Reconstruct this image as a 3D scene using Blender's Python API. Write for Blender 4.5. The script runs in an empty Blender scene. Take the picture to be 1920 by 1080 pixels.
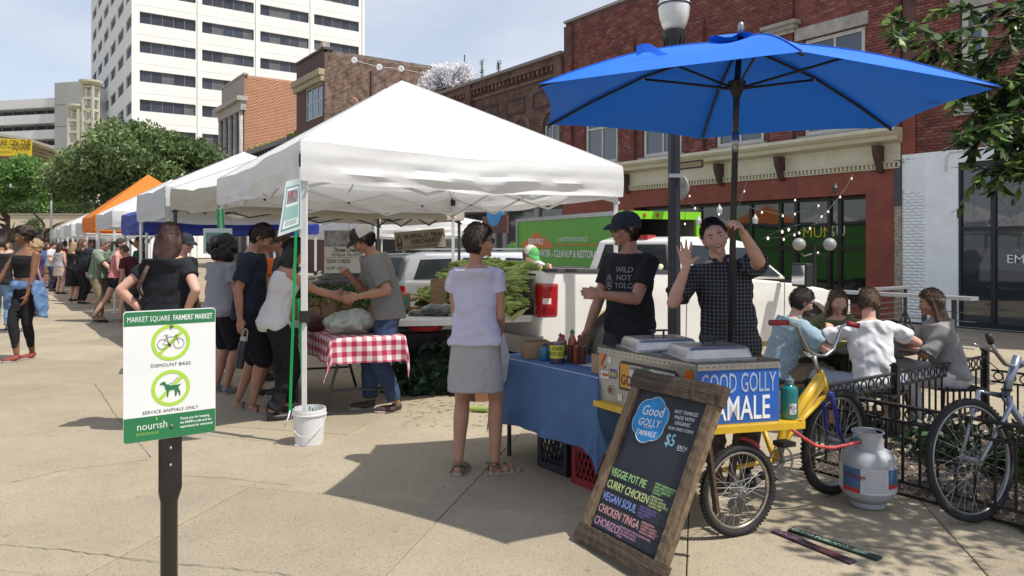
import bpy, bmesh, math, random
import numpy as np
from mathutils import Vector, Matrix, Euler
from mathutils.bvhtree import BVHTree
S = bpy.context.scene
R = math.radians
random.seed(7); RNG = np.random.default_rng(7)

# ------------------------------------------------------------------ camera, sky, sun, exposure
FPX, HZ, CH = 1400.0, 460.0, 1.55            # focal length in pixels of the 1920 px photo, horizon row, eye height
cam = bpy.data.cameras.new('camera'); camo = bpy.data.objects.new('camera', cam)
S.collection.objects.link(camo); S.camera = camo
cam.sensor_width = 36; cam.lens = FPX / 1920 * 36; cam.clip_start = .05; cam.clip_end = 3000
camo.location = (0, 0, CH); camo.rotation_euler = (R(90), 0, 0); cam.shift_y = -(540 - HZ) / 1920
SUNH = Vector((.909, -.417)); SUNEL = 59.0
W = bpy.data.worlds.new('World'); S.world = W; W.use_nodes = True
nt = W.node_tree; nt.nodes.clear()
o_ = nt.nodes.new('ShaderNodeOutputWorld'); bg = nt.nodes.new('ShaderNodeBackground')
sky = nt.nodes.new('ShaderNodeTexSky'); sky.sky_type = 'NISHITA'; sky.sun_disc = False
sky.sun_elevation = R(SUNEL); sky.sun_rotation = math.atan2(SUNH.x, SUNH.y)
sky.air_density = 1.0; sky.dust_density = 1.6; sky.ozone_density = 2.0; sky.altitude = 200
tc = nt.nodes.new('ShaderNodeTexCoord'); mp = nt.nodes.new('ShaderNodeMapping')
mp.inputs['Scale'].default_value = (1.0, 1.0, 3.2); mp.inputs['Rotation'].default_value = (0, .15, .5)
nz = nt.nodes.new('ShaderNodeTexNoise'); nz.inputs['Scale'].default_value = 1.7; nz.inputs['Detail'].default_value = 6; nz.inputs['Roughness'].default_value = .5
cr = nt.nodes.new('ShaderNodeMapRange'); cr.inputs['From Min'].default_value = .34; cr.inputs['From Max'].default_value = .72
cr.inputs['To Min'].default_value = .2; cr.inputs['To Max'].default_value = .9
mx = nt.nodes.new('ShaderNodeMix'); mx.data_type = 'RGBA'; mx.inputs[7].default_value = (5.9, 6.1, 6.5, 1)
nt.links.new(tc.outputs['Generated'], mp.inputs['Vector']); nt.links.new(mp.outputs[0], nz.inputs['Vector'])
nt.links.new(nz.outputs['Fac'], cr.inputs['Value']); nt.links.new(cr.outputs[0], mx.inputs[0])
nt.links.new(sky.outputs[0], mx.inputs[6]); nt.links.new(mx.outputs[2], bg.inputs['Color'])
bg.inputs['Strength'].default_value = .122; nt.links.new(bg.outputs[0], o_.inputs[0])
sd = bpy.data.lights.new('sun', 'SUN'); sd.energy = 4.1; sd.angle = R(.55); sd.color = (1, .955, .88)
so = bpy.data.objects.new('sun', sd); S.collection.objects.link(so)
dirn = Vector((SUNH.x * math.cos(R(SUNEL)), SUNH.y * math.cos(R(SUNEL)), math.sin(R(SUNEL))))
so.rotation_euler = dirn.to_track_quat('Z', 'Y').to_euler(); so.location = (5, -5, 30)
S.view_settings.view_transform = 'Standard'; S.view_settings.look = 'None'; S.view_settings.gamma = 1
S.view_settings.use_curve_mapping = False; S.view_settings.exposure = .33
S.cycles.max_bounces = 6; S.cycles.transparent_max_bounces = 6

# ------------------------------------------------------------------ plan helpers
U = Vector((-.5736, .8192)); V = Vector((.8192, .5736))           # along the street, across it
def gh(x, y):                                                     # the roadway falls gently away from the stalls
 w = x * V.x + y * V.y
 return -.05 * min(max(w - 4.9, 0), 6.4)
def G(px, py, z=0.0):
 Y = (CH - z) * FPX / (py - HZ); return Vector(((px - 960) / FPX * Y, Y, z))
def P(px, py, Y): return Vector(((px - 960) / FPX * Y, Y, CH + (HZ - py) / FPX * Y))
def X(px, Y): return (px - 960) / FPX * Y
def A(v): return np.asarray(v, float)

# ------------------------------------------------------------------ materials
MATS = {}
def lin(c):
 if isinstance(c, str):
  c = c.lstrip('#'); c = [int(c[i:i+2], 16) / 255 for i in (0, 2, 4)]
  return tuple(((x + .055) / 1.055) ** 2.4 if x > .04045 else x / 12.92 for x in c)
 return tuple(c)
def mat(name, col=(.5, .5, .5), rough=.6, metal=0, var=0, vs=8, bump=0, bs=60, col2=None, trans=0, spec=.5, coat=0, coords='Object', det=4, alpha=None, emit=None, stretch=None):
 if name in MATS: return MATS[name]
 m = bpy.data.materials.new(name); m.use_nodes = True; MATS[name] = m
 t = m.node_tree; b = t.nodes['Principled BSDF']; c = lin(col)
 b.inputs['Base Color'].default_value = (*c, 1); b.inputs['Roughness'].default_value = rough; b.inputs['Metallic'].default_value = metal
 b.inputs['Specular IOR Level'].default_value = spec; b.inputs['Coat Weight'].default_value = coat
 if var or col2 or bump:
  tx = t.nodes.new('ShaderNodeTexCoord'); src = tx.outputs[coords]
  if stretch:
   q = t.nodes.new('ShaderNodeMapping'); q.inputs['Scale'].default_value = stretch; t.links.new(src, q.inputs[0]); src = q.outputs[0]
 if var or col2:
  n = t.nodes.new('ShaderNodeTexNoise'); n.inputs['Scale'].default_value = vs; n.inputs['Detail'].default_value = det; n.inputs['Roughness'].default_value = .6
  t.links.new(src, n.inputs['Vector'])
  r = t.nodes.new('ShaderNodeMapRange'); r.inputs['From Min'].default_value = .3; r.inputs['From Max'].default_value = .7; t.links.new(n.outputs['Fac'], r.inputs['Value'])
  x = t.nodes.new('ShaderNodeMix'); x.data_type = 'RGBA'
  c2 = lin(col2) if col2 else tuple(v * (1 - var) for v in c); c1 = c if col2 else tuple(min(1, v * (1 + var)) for v in c)
  x.inputs[6].default_value = (*c1, 1); x.inputs[7].default_value = (*c2, 1)
  t.links.new(r.outputs[0], x.inputs[0]); t.links.new(x.outputs[2], b.inputs['Base Color'])
 if bump:
  n2 = t.nodes.new('ShaderNodeTexNoise'); n2.inputs['Scale'].default_value = bs; n2.inputs['Detail'].default_value = 5; t.links.new(src, n2.inputs['Vector'])
  bp = t.nodes.new('ShaderNodeBump'); bp.inputs['Strength'].default_value = bump; bp.inputs['Distance'].default_value = .02
  t.links.new(n2.outputs['Fac'], bp.inputs['Height']); t.links.new(bp.outputs[0], b.inputs['Normal'])
 if trans:
  tr = t.nodes.new('ShaderNodeBsdfTranslucent'); ms = t.nodes.new('ShaderNodeMixShader'); ms.inputs[0].default_value = trans
  if b.inputs['Base Color'].is_linked: t.links.new(b.inputs['Base Color'].links[0].from_socket, tr.inputs[0])
  else: tr.inputs[0].default_value = (*c, 1)
  t.links.new(b.outputs[0], ms.inputs[1]); t.links.new(tr.outputs[0], ms.inputs[2])
  t.links.new(ms.outputs[0], t.nodes['Material Output'].inputs[0])
 if emit: b.inputs['Emission Color'].default_value = (*lin(emit[0]), 1); b.inputs['Emission Strength'].default_value = emit[1]
 return m
def attr_mat(name, cols, rough=.85, bump=.4, bs=70, grain=.12, trans=0):
 """colour picked per piece from the ramp by the piece's own random number"""
 if name in MATS: return MATS[name]
 m = bpy.data.materials.new(name); m.use_nodes = True; MATS[name] = m
 t = m.node_tree; b = t.nodes['Principled BSDF']; b.inputs['Roughness'].default_value = rough
 at = t.nodes.new('ShaderNodeAttribute'); at.attribute_name = 'rnd'
 rp = t.nodes.new('ShaderNodeValToRGB'); e = rp.color_ramp.elements
 for i, c in enumerate(cols):
  el = e[i] if i < 2 else e.new(1); el.position = i / (len(cols) - 1); el.color = (*lin(c), 1)
 t.links.new(at.outputs['Fac'], rp.inputs[0])
 tx = t.nodes.new('ShaderNodeTexCoord')
 n = t.nodes.new('ShaderNodeTexNoise'); n.inputs['Scale'].default_value = 2.2; n.inputs['Detail'].default_value = 8; t.links.new(tx.outputs['Object'], n.inputs['Vector'])
 h = t.nodes.new('ShaderNodeMapRange'); h.inputs['From Min'].default_value = .3; h.inputs['From Max'].default_value = .7; h.inputs['To Min'].default_value = 1 - grain * 2; h.inputs['To Max'].default_value = 1 + grain
 t.links.new(n.outputs['Fac'], h.inputs['Value'])
 mm = t.nodes.new('ShaderNodeMix'); mm.data_type = 'RGBA'; mm.blend_type = 'MULTIPLY'; mm.inputs[0].default_value = 1
 t.links.new(rp.outputs[0], mm.inputs[6]); t.links.new(h.outputs[0], mm.inputs[7]); t.links.new(mm.outputs[2], b.inputs['Base Color'])
 if bump:
  n2 = t.nodes.new('ShaderNodeTexNoise'); n2.inputs['Scale'].default_value = bs; t.links.new(tx.outputs['Object'], n2.inputs['Vector'])
  bp = t.nodes.new('ShaderNodeBump'); bp.inputs['Strength'].default_value = bump; bp.inputs['Distance'].default_value = .01
  t.links.new(n2.outputs['Fac'], bp.inputs['Height']); t.links.new(bp.outputs[0], b.inputs['Normal'])
 if trans:
  tr = t.nodes.new('ShaderNodeBsdfTranslucent'); ms = t.nodes.new('ShaderNodeMixShader'); ms.inputs[0].default_value = trans
  t.links.new(mm.outputs[2], tr.inputs[0]); t.links.new(b.outputs[0], ms.inputs[1]); t.links.new(tr.outputs[0], ms.inputs[2]); t.links.new(ms.outputs[0], t.nodes['Material Output'].inputs[0])
 return m
def glass(name, col=(.02, .025, .03), rough=.06, spec=.9, var=0):
 return mat(name, col, rough, 0, spec=spec, coat=.6, var=var, vs=.7)

# ------------------------------------------------------------------ mesh builder
class MB:
 def __init__(s): s.v = []; s.f = []; s.n = 0; s.uv = None; s.rnd = None
 def add(s, v, f):
  v = np.asarray(v, float).reshape(-1, 3); b = s.n
  s.v.append(v); s.f += [[i + b for i in q] for q in f]; s.n += len(v); return s
 def box(s, c, d, M=None):
  x, y, z = [k / 2 for k in d]
  v = np.array([(-x,-y,-z),(x,-y,-z),(x,y,-z),(-x,y,-z),(-x,-y,z),(x,-y,z),(x,y,z),(-x,y,z)])
  if M is not None: v = v @ np.array(M.to_3x3()).T
  return s.add(v + A(c), [(0,3,2,1),(4,5,6,7),(0,1,5,4),(1,2,6,5),(2,3,7,6),(3,0,4,7)])
 def bb(s, x0, x1, y0, y1, z0, z1): return s.box(((x0+x1)/2, (y0+y1)/2, (z0+z1)/2), (x1-x0, y1-y0, z1-z0))
 def bar(s, a, b, w, h=None, up=(0, 0, 1)):
  a, b = Vector(a), Vector(b); d = b - a; L = d.length; d.normalize(); h = h or w
  up = Vector(up)
  if abs(d.dot(up)) > .98: up = Vector((0, 1, 0))
  sx = d.cross(up).normalized(); sz = sx.cross(d)
  return s.box((a + b) / 2, (w, L, h), Matrix((sx, d, sz)).transposed())
 def tube(s, pts, r, n=8, cap=True, flat=None):
  pts = [Vector(p) for p in pts]; m = len(pts); rs = r if hasattr(r, '__len__') else [r] * m
  vs = []; prev = None
  for i, p in enumerate(pts):
   d = (pts[min(i+1, m-1)] - pts[max(i-1, 0)]).normalized()
   if prev is None:
    a = Vector((0, 0, 1)) if abs(d.z) < .9 else Vector((1, 0, 0)); prev = d.cross(a).normalized()
   else: prev = (prev - d * prev.dot(d)).normalized()
   e = d.cross(prev)
   for k in range(n):
    t = 2 * math.pi * k / n; vs.append(p + (prev * math.cos(t) + e * math.sin(t) * (flat or 1)) * rs[i])
  f = [(i*n+k, i*n+(k+1) % n, (i+1)*n+(k+1) % n, (i+1)*n+k) for i in range(m-1) for k in range(n)]
  if cap: f += [tuple(range(n))[::-1], tuple((m-1)*n + k for k in range(n))]
  return s.add([tuple(q) for q in vs], f)
 def cyl(s, a, b, r, r2=None, n=16, cap=True): return s.tube([a, b], [r, r if r2 is None else r2], n, cap)
 def lathe(s, prof, c=(0, 0, 0), n=24, M=None):
  v = [(r * math.cos(2*math.pi*k/n), r * math.sin(2*math.pi*k/n), z) for r, z in prof for k in range(n)]
  v = np.array(v)
  if M is not None: v = v @ np.array(M.to_3x3()).T
  m = len(prof); f = [(i*n+k, i*n+(k+1) % n, (i+1)*n+(k+1) % n, (i+1)*n+k) for i in range(m-1) for k in range(n)]
  if prof[0][0] > 1e-6: f.append(tuple(range(n))[::-1])
  if prof[-1][0] > 1e-6: f.append(tuple((m-1)*n+k for k in range(n)))
  return s.add(v + A(c), f)
 def sph(s, c, r, n=12, M=None, m=None):
  m = m or n // 2 + 1; r = (r, r, r) if not hasattr(r, '__len__') else r
  v = [(0, 0, -1)]; 
  for i in range(1, m):
   t = math.pi * i / m - math.pi/2
   v += [(math.cos(t) * math.cos(2*math.pi*k/n), math.cos(t) * math.sin(2*math.pi*k/n), math.sin(t)) for k in range(n)]
  v.append((0, 0, 1)); v = np.array(v) * A(r)
  if M is not None: v = v @ np.array(M.to_3x3()).T
  f = [(0, 1 + (k+1) % n, 1 + k) for k in range(n)]
  f += [(1+i*n+k, 1+i*n+(k+1) % n, 1+(i+1)*n+(k+1) % n, 1+(i+1)*n+k) for i in range(m-2) for k in range(n)]
  T = len(v) - 1; b = 1 + (m-2)*n; f += [(b+k, b+(k+1) % n, T) for k in range(n)]
  return s.add(v + A(c), f)
 def torus(s, c, R0, r, M=None, n=32, m=8, flat=1):
  v = [((R0 + r*math.cos(b)) * math.cos(a), (R0 + r*math.cos(b)) * math.sin(a), r*flat*math.sin(b)) for a in [2*math.pi*i/n for i in range(n)] for b in [2*math.pi*j/m for j in range(m)]]
  v = np.array(v)
  if M is not None: v = v @ np.array(M.to_3x3()).T
  return s.add(v + A(c), [(i*m+j, ((i+1) % n)*m+j, ((i+1) % n)*m+(j+1) % m, i*m+(j+1) % m) for i in range(n) for j in range(m)])
 def prism(s, poly, z0, z1, M=None, c=(0, 0, 0)):
  n = len(poly); v = np.array([(x, y, z0) for x, y in poly] + [(x, y, z1) for x, y in poly], float)
  if M is not None: v = v @ np.array(M.to_3x3()).T
  return s.add(v + A(c), [tuple(range(n))[::-1], tuple(range(n, 2*n))] + [(i, (i+1) % n, n+(i+1) % n, n+i) for i in range(n)])
 def grid(s, fn, nu, nv):
  v = [fn(i / nu, j / nv) for j in range(nv+1) for i in range(nu+1)]
  return s.add(v, [(j*(nu+1)+i, j*(nu+1)+i+1, (j+1)*(nu+1)+i+1, (j+1)*(nu+1)+i) for j in range(nv) for i in range(nu)])
 def loft(s, rings, cap=True):
  n = len(rings[0]); m = len(rings); v = np.array(rings, float).reshape(-1, 3)
  f = [(i*n+k, i*n+(k+1) % n, (i+1)*n+(k+1) % n, (i+1)*n+k) for i in range(m-1) for k in range(n)]
  if cap: f += [tuple(range(n))[::-1], tuple((m-1)*n+k for k in range(n))]
  return s.add(v, f)
 def arr(s): return np.concatenate(s.v) if s.v else np.zeros((0, 3))
 def mesh(s, name, m, smooth=False, uv=None, rnd=None):
  me = bpy.data.meshes.new(name); me.from_pydata(s.arr().tolist(), [], s.f)
  if m: me.materials.append(m)
  fix(me, smooth)
  if uv is not None:
   l = me.uv_layers.new(name='UVMap'); vi = np.zeros(len(me.loops), int); me.loops.foreach_get('vertex_index', vi)
   l.data.foreach_set('uv', A(uv)[vi].ravel())
  if rnd is not None:
   at = me.attributes.new('rnd', 'FLOAT', 'POINT'); at.data.foreach_set('value', A(rnd).astype(np.float32))
  return me
 def build(s, name, m, parent=None, smooth=False, uv=None, rnd=None): return link(name, s.mesh(name, m, smooth, uv, rnd), parent)
def fix(me, smooth):
 me.validate()
 if smooth:
  me.polygons.foreach_set('use_smooth', [True] * len(me.polygons))
  if smooth == 'auto': me.set_sharp_from_angle(angle=R(38))
 me.update()
def link(name, me, parent=None):
 o = bpy.data.objects.new(name, me); S.collection.objects.link(o)
 if parent: o.parent = parent
 return o
def fastmesh(name, v, f4, m, parent=None, rnd=None, smooth=False):
 """numpy quads"""
 v = np.asarray(v, np.float32); f4 = np.asarray(f4, np.int32); k = f4.shape[1]
 me = bpy.data.meshes.new(name); me.vertices.add(len(v)); me.vertices.foreach_set('co', v.ravel())
 me.loops.add(f4.size); me.loops.foreach_set('vertex_index', f4.ravel())
 me.polygons.add(len(f4)); me.polygons.foreach_set('loop_start', np.arange(len(f4), dtype=np.int32) * k)
 me.materials.append(m); me.update(calc_edges=True)
 if smooth: me.polygons.foreach_set('use_smooth', [True] * len(f4))
 if rnd is not None:
  at = me.attributes.new('rnd', 'FLOAT', 'POINT'); at.data.foreach_set('value', np.asarray(rnd, np.float32))
 return link(name, me, parent)
def bevel(me, w, seg=2, angle=30):
 b = bmesh.new(); b.from_mesh(me)
 es = [e for e in b.edges if len(e.link_faces) == 2 and e.calc_face_angle(0) > R(angle)]
 bmesh.ops.bevel(b, geom=es, offset=w, segments=seg, affect='EDGES', profile=.6, clamp_overlap=True)
 b.to_mesh(me); b.free(); me.update(); return me
def tag(o, label=None, cat=None, group=None, kind=None):
 if label: o['label'] = label
 if cat: o['category'] = cat
 if group: o['group'] = group
 if kind: o['kind'] = kind
 return o
def thing(name, label, cat, loc=(0, 0, 0), rz=0, group=None):
 o = bpy.data.objects.new(name, None); o.empty_display_size = .1; S.collection.objects.link(o)
 o.location = loc; o.rotation_euler = (0, 0, rz); return tag(o, label, cat, group)
def struct(o): o['kind'] = 'structure'; return o
def copy_tree(o, parent=None):
 c = o.copy(); S.collection.objects.link(c); c.parent = parent
 for ch in list(o.children): copy_tree(ch, c)
 return c
WS = bpy.data.scenes.new('bench')                                # small side scene where modifiers are applied
def applied(o):
 WS.collection.objects.link(o); vl = WS.view_layers[0]; vl.update(); me = bpy.data.meshes.new_from_object(o.evaluated_get(vl.depsgraph)); bpy.data.objects.remove(o); return me
_tc = {}
def text(body, size, m, parent, loc=(0, 0, 0), rot=(90, 0, 0), name='lettering', align='LEFT', ex=.001, sx=1, bold=0, shear=0, M=None):
 """lettering as a thin mesh; width kept by sx"""
 key = (body, bold, shear, align, round(ex / size, 4))
 if key not in _tc:
  c = bpy.data.curves.new('t', 'FONT'); c.body = body; c.size = 1; c.align_x = align; c.extrude = ex / size; c.offset = bold; c.shear = shear; c.resolution_u = 2
  me = applied(bpy.data.objects.new('t', c)); _tc[key] = me
 me = _tc[key].copy(); me.materials.clear(); me.materials.append(m); me.name = name
 o = link(name, me, parent)
 if M is not None: o.matrix_local = M @ Matrix.Diagonal((size * sx, size, size, 1))
 else: o.location = loc; o.rotation_euler = [R(a) for a in rot]; o.scale = (size * sx, size, size)
 return o

# ------------------------------------------------------------------ ground
def ground_mat():
 m = bpy.data.materials.new('exposed_aggregate'); m.use_nodes = True; t = m.node_tree; b = t.nodes['Principled BSDF']; b.inputs['Roughness'].default_value = .88
 b.inputs['Specular IOR Level'].default_value = .25
 g = t.nodes.new('ShaderNodeNewGeometry'); pos = g.outputs['Position']
 def noise(sc, det=4, ro=.55):
  n = t.nodes.new('ShaderNodeTexNoise'); n.inputs['Scale'].default_value = sc; n.inputs['Detail'].default_value = det; n.inputs['Roughness'].default_value = ro; t.links.new(pos, n.inputs['Vector']); return n.outputs['Fac']
 def rng(v, a, c, lo, hi):
  n = t.nodes.new('ShaderNodeMapRange'); n.inputs[1].default_value = a; n.inputs[2].default_value = c; n.inputs[3].default_value = lo; n.inputs[4].default_value = hi; t.links.new(v, n.inputs[0]); return n.outputs[0]
 def mixc(f, a, c, bt='MIX'):
  n = t.nodes.new('ShaderNodeMix'); n.data_type = 'RGBA'; n.blend_type = bt
  for s_, k in ((f, 0), (a, 6), (c, 7)):
   if isinstance(s_, (int, float)): n.inputs[k].default_value = s_
   elif isinstance(s_, tuple): n.inputs[k].default_value = (*s_, 1)
   else: t.links.new(s_, n.inputs[k])
  return n.outputs[2]
 base = mixc(rng(noise(1.1, 6), .3, .7, 0, 1), (.325, .272, .192), (.39, .335, .243))
 base = mixc(rng(noise(7, 5, .7), .5, .75, 0, .35), base, (.27, .22, .15))
 vo = t.nodes.new('ShaderNodeTexVoronoi'); vo.inputs['Scale'].default_value = 80; t.links.new(pos, vo.inputs['Vector'])
 sp = t.nodes.new('ShaderNodeSeparateColor'); t.links.new(vo.outputs['Color'], sp.inputs[0])
 near = rng(vo.outputs['Distance'], .22, .42, 1, 0)
 def mul(a, c):
  n = t.nodes.new('ShaderNodeMath'); n.operation = 'MULTIPLY'; t.links.new(a, n.inputs[0]); t.links.new(c, n.inputs[1]); return n.outputs[0]
 base = mixc(mul(near, rng(sp.outputs[0], .86, .92, 0, .6)), base, (.58, .53, .44))
 base = mixc(mul(near, rng(sp.outputs[1], .66, .74, 0, .7)), base, (.14, .11, .075))
 fine = noise(240, 2)
 base = mixc(rng(fine, .4, .7, 0, .3), base, (.2, .165, .12))
 at = t.nodes.new('ShaderNodeAttribute'); at.attribute_name = 'rnd'
 base = mixc(1.0, base, rng(at.outputs['Fac'], 0, 1, .88, 1.06), 'MULTIPLY')
 # trodden-in blotches of their own shape
 base = mixc(rng(noise(.8, 7, .62), .5, .68, 0, .34), base, (.2, .17, .13))
 base = mixc(rng(noise(2.6, 6, .7), .6, .72, 0, .3), base, (.17, .145, .11))
 gum = t.nodes.new('ShaderNodeTexVoronoi'); gum.inputs['Scale'].default_value = 3.1; t.links.new(pos, gum.inputs['Vector'])
 base = mixc(rng(gum.outputs['Distance'], .045, .06, .55, 0), base, (.15, .125, .1))
 t.links.new(base, b.inputs['Base Color'])
 bp = t.nodes.new('ShaderNodeBump'); bp.inputs['Strength'].default_value = .5; bp.inputs['Distance'].default_value = .006
 t.links.new(mul(near, rng(sp.outputs[2], 0, 1, .2, 1)), bp.inputs['Height']); t.links.new(bp.outputs[0], b.inputs['Normal'])
 return m
GM = ground_mat()
def build_ground():
 joint = mat('joint_dirt', (.06, .05, .04), .95, var=.4, vs=30)
 asphalt = mat('asphalt', (.075, .072, .068), .92, var=.2, vs=3, bump=.5, bs=120)
 # base sheet: runs to the horizon; under the slabs it shows only in their joints
 xs = np.concatenate([[-1500, -400, -120], np.arange(-60, 61, 2.0), [120, 400, 1500]]); ys = np.concatenate([[-400, -60], np.arange(-20, 101, 2.0), [200, 500, 2500]])
 v = [(x, y, gh(x, y) - .018) for y in ys for x in xs]; n = len(xs)
 f = [(j*n+i, j*n+i+1, (j+1)*n+i+1, (j+1)*n+i) for j in range(len(ys)-1) for i in range(n-1)]
 b = MB(); b.add(v, f); g = struct(b.build('ground', joint)); g.data.materials.append(GM)
 for p in g.data.polygons:
  if p.center.y > 62 or p.center.y < -4 or p.center.x * V.x + p.center.y * V.y > 16.8 or abs(p.center.x) > 70: p.material_index = 1
 e = Vector((.970, -.242)); h = Vector((.242, .970)); c = 1.372
 def cell(i, j, big=1):
  q0 = Vector((-.055 % c, 4.24 % c)); g0 = .0055
  a0, a1 = -.055 + i*c + g0/2, -.055 + (i+big)*c - g0/2; b0, b1 = 4.24 + j*c + g0/2, 4.24 + (j+big)*c - g0/2
  return [e * p + h * q for p, q in ((a0, b0), (a1, b0), (a1, b1), (a0, b1))]
 cells = []
 for i in range(-60, 40):
  for j in range(-8, 60):
   pc = e * (-.055 + (i+.5)*c) + h * (4.24 + (j+.5)*c)
   if pc.y < .6 or abs(pc.x) > .72 * pc.y + 2.5 or pc.dot(V) > 17.6: continue
   cells.append((pc.length, i, j))
 cells.sort()
 def slab(mb, q, dz, rn):
  z = [gh(p.x, p.y) + dz for p in q]; ce = .004
  m = sum(q, Vector((0, 0))) / 4; top = []
  for p in q:
   d = (m - p).normalized() * ce * 1.6; top.append(p + d)
  v = [(p.x, p.y, zz - .03) for p, zz in zip(q, z)] + [(p.x, p.y, zz - ce) for p, zz in zip(q, z)] + [(p.x, p.y, zz) for p, zz in zip(top, z)]
  mb.add(v, [(8, 9, 10, 11)] + [(i, (i+1) % 4, 4+(i+1) % 4, 4+i) for i in range(4)] + [(4+i, 4+(i+1) % 4, 8+(i+1) % 4, 8+i) for i in range(4)])
  return [rn] * 12
 rest = MB(); rr = []
 for k, (d, i, j) in enumerate(cells):
  q = cell(i, j); dz = random.uniform(-.0025, .0025); rn = random.random()
  if k < 300:
   mb = MB(); r = slab(mb, q, dz, rn); mb.build('paving_slab', GM, g, rnd=r)
  else: rr += slab(rest, q, dz, rn)
 o = rest.build('outer_paving', GM, g, rnd=rr); o['kind'] = 'stuff'
 # the paving outside the view: one sheet
 o = MB()
 o.add([(x, y, gh(x, y) - .012) for x, y in ((-90, -20), (90, -20), (90, .3), (-90, .3))], [(0, 1, 2, 3)])
 o.build('paving_sheet', GM, g)
# ------------------------------------------------------------------ buildings along the right-hand side of the square
W0 = 18.2; FR = math.atan2(-U.y, -U.x)
def FY(px, w=W0): return w / (V.x * (px - 960) / FPX + V.y)
def fx(px, w=W0): Y = FY(px, w); return Y * (-U.x * (px - 960) / FPX - U.y)
def fz(px, py, w=W0): return CH + (HZ - py) / FPX * FY(px, w)
FO = V * W0                                                       # facade frame: x to the right along the front, y into the building
def block(name, label, group=None): return thing(name, label, 'building', (FO.x, FO.y, -.32), FR, group)
def wall(mb, x0, x1, z0, z1, ops, y=0.0, rev=.16):
 """front wall with reveals round its openings (x0,x1,z0,z1)"""
 xs = sorted({x0, x1, *[o[0] for o in ops], *[o[1] for o in ops]}); zs = sorted({z0, z1, *[o[2] for o in ops], *[o[3] for o in ops]})
 xs = [x for x in xs if x0 <= x <= x1]; zs = [z for z in zs if z0 <= z <= z1]
 for a, b in zip(xs, xs[1:]):
  for c, d in zip(zs, zs[1:]):
   mx_, mz = (a+b)/2, (c+d)/2
   if any(o[0] < mx_ < o[1] and o[2] < mz < o[3] for o in ops): continue
   mb.add([(a, y, c), (b, y, c), (b, y, d), (a, y, d)], [(0, 1, 2, 3)])
 for a, b, c, d in ops:
  mb.add([(a, y, c), (a, y+rev, c), (a, y+rev, d), (a, y, d)], [(0, 1, 2, 3)]); mb.add([(b, y, c), (b, y, d), (b, y+rev, d), (b, y+rev, c)], [(0, 1, 2, 3)])
  mb.add([(a, y, d), (a, y+rev, d), (b, y+rev, d), (b, y, d)], [(0, 1, 2, 3)]); mb.add([(a, y, c), (b, y, c), (b, y+rev, c), (a, y+rev, c)], [(0, 1, 2, 3)])
BR_T = None
def bricks(parent, x0, x1, z0, z1, ops, y, m, L=.215, Hh=.075, singles=300, near=None, name='brick', side=None, dep=1):
 """running bond of proud bricks; the largest in view are objects, the rest one part"""
 g = .011; out = []
 nz = int((z1 - z0) / Hh)
 for r in range(nz):
  z = z0 + r * Hh; off = (r % 2) * L / 2; n0 = int((x1 - x0) / L) + 2
  for c in range(-1, n0):
   a = x0 + c * L - off; b = a + L; a = max(a, x0); b = min(b, x1)
   if b - a < .03: continue
   for o in ops:
    if z + Hh > o[2] and z < o[3]:
     if a < o[0] < b: b = o[0]
     elif a < o[1] < b: a = o[1]
     elif a >= o[0] and b <= o[1]: a = b
   if b - a > .03: out.append((a + g/2, b - g/2, z + g/2, z + Hh - g/2))
 out = np.array(out); rng = np.random.default_rng(int(abs(x0 * 91 + z0 * 7)) + 3)
 near = near if near is not None else (x1, z0)
 order = np.argsort((out[:, 0] - near[0])**2 + (out[:, 2] - near[1])**2)
 k = 0; d = .03
 for i in order[:singles]:
  a, b, c, e = out[i]; p = (.008 + rng.random() * .007) * dep; mb = MB()
  if side: 
   mb.bb(side[0], side[0] + side[1] * p, a, b, c, e) if side[1] > 0 else mb.bb(side[0] - p, side[0], a, b, c, e)
  else: mb.bb(a, b, y - p, y + .001, c, e)
  mb.build(name, m, parent, rnd=[rng.random()] * 8)
 rest = out[order[singles:]]
 if len(rest):
  n = len(rest); p = (.008 + rng.random(n) * .007) * dep; a, b, c, e = rest.T; y0 = y - p; y1 = np.full(n, y)
  if side:
   s0 = np.full(n, side[0]); s1 = side[0] + side[1] * p
   vv = np.stack([np.stack(q, 1) for q in ((s1, a, c), (s1, b, c), (s1, b, e), (s1, a, e), (s0, a, c), (s0, b, c), (s0, b, e), (s0, a, e))], 1)
  else: vv = np.stack([np.stack(q, 1) for q in ((a, y0, c), (b, y0, c), (b, y0, e), (a, y0, e), (a, y1, c), (b, y1, c), (b, y1, e), (a, y1, e))], 1)
  base = (np.arange(n) * 8)[:, None, None]; ff = (np.array([(0, 1, 2, 3), (1, 5, 6, 2), (5, 4, 7, 6), (4, 0, 3, 7), (3, 2, 6, 7), (4, 5, 1, 0)])[None] + base).reshape(-1, 4)
  o = fastmesh('brickwork', vv.reshape(-1, 3), ff, m, parent, np.repeat(rng.random(n), 8)); o['kind'] = 'stuff'
WHITEP = mat('white_joinery', (.55, .54, .50), .5, var=.12, vs=5)
PANE = glass('window_glass', (.05, .065, .085), .05)
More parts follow.
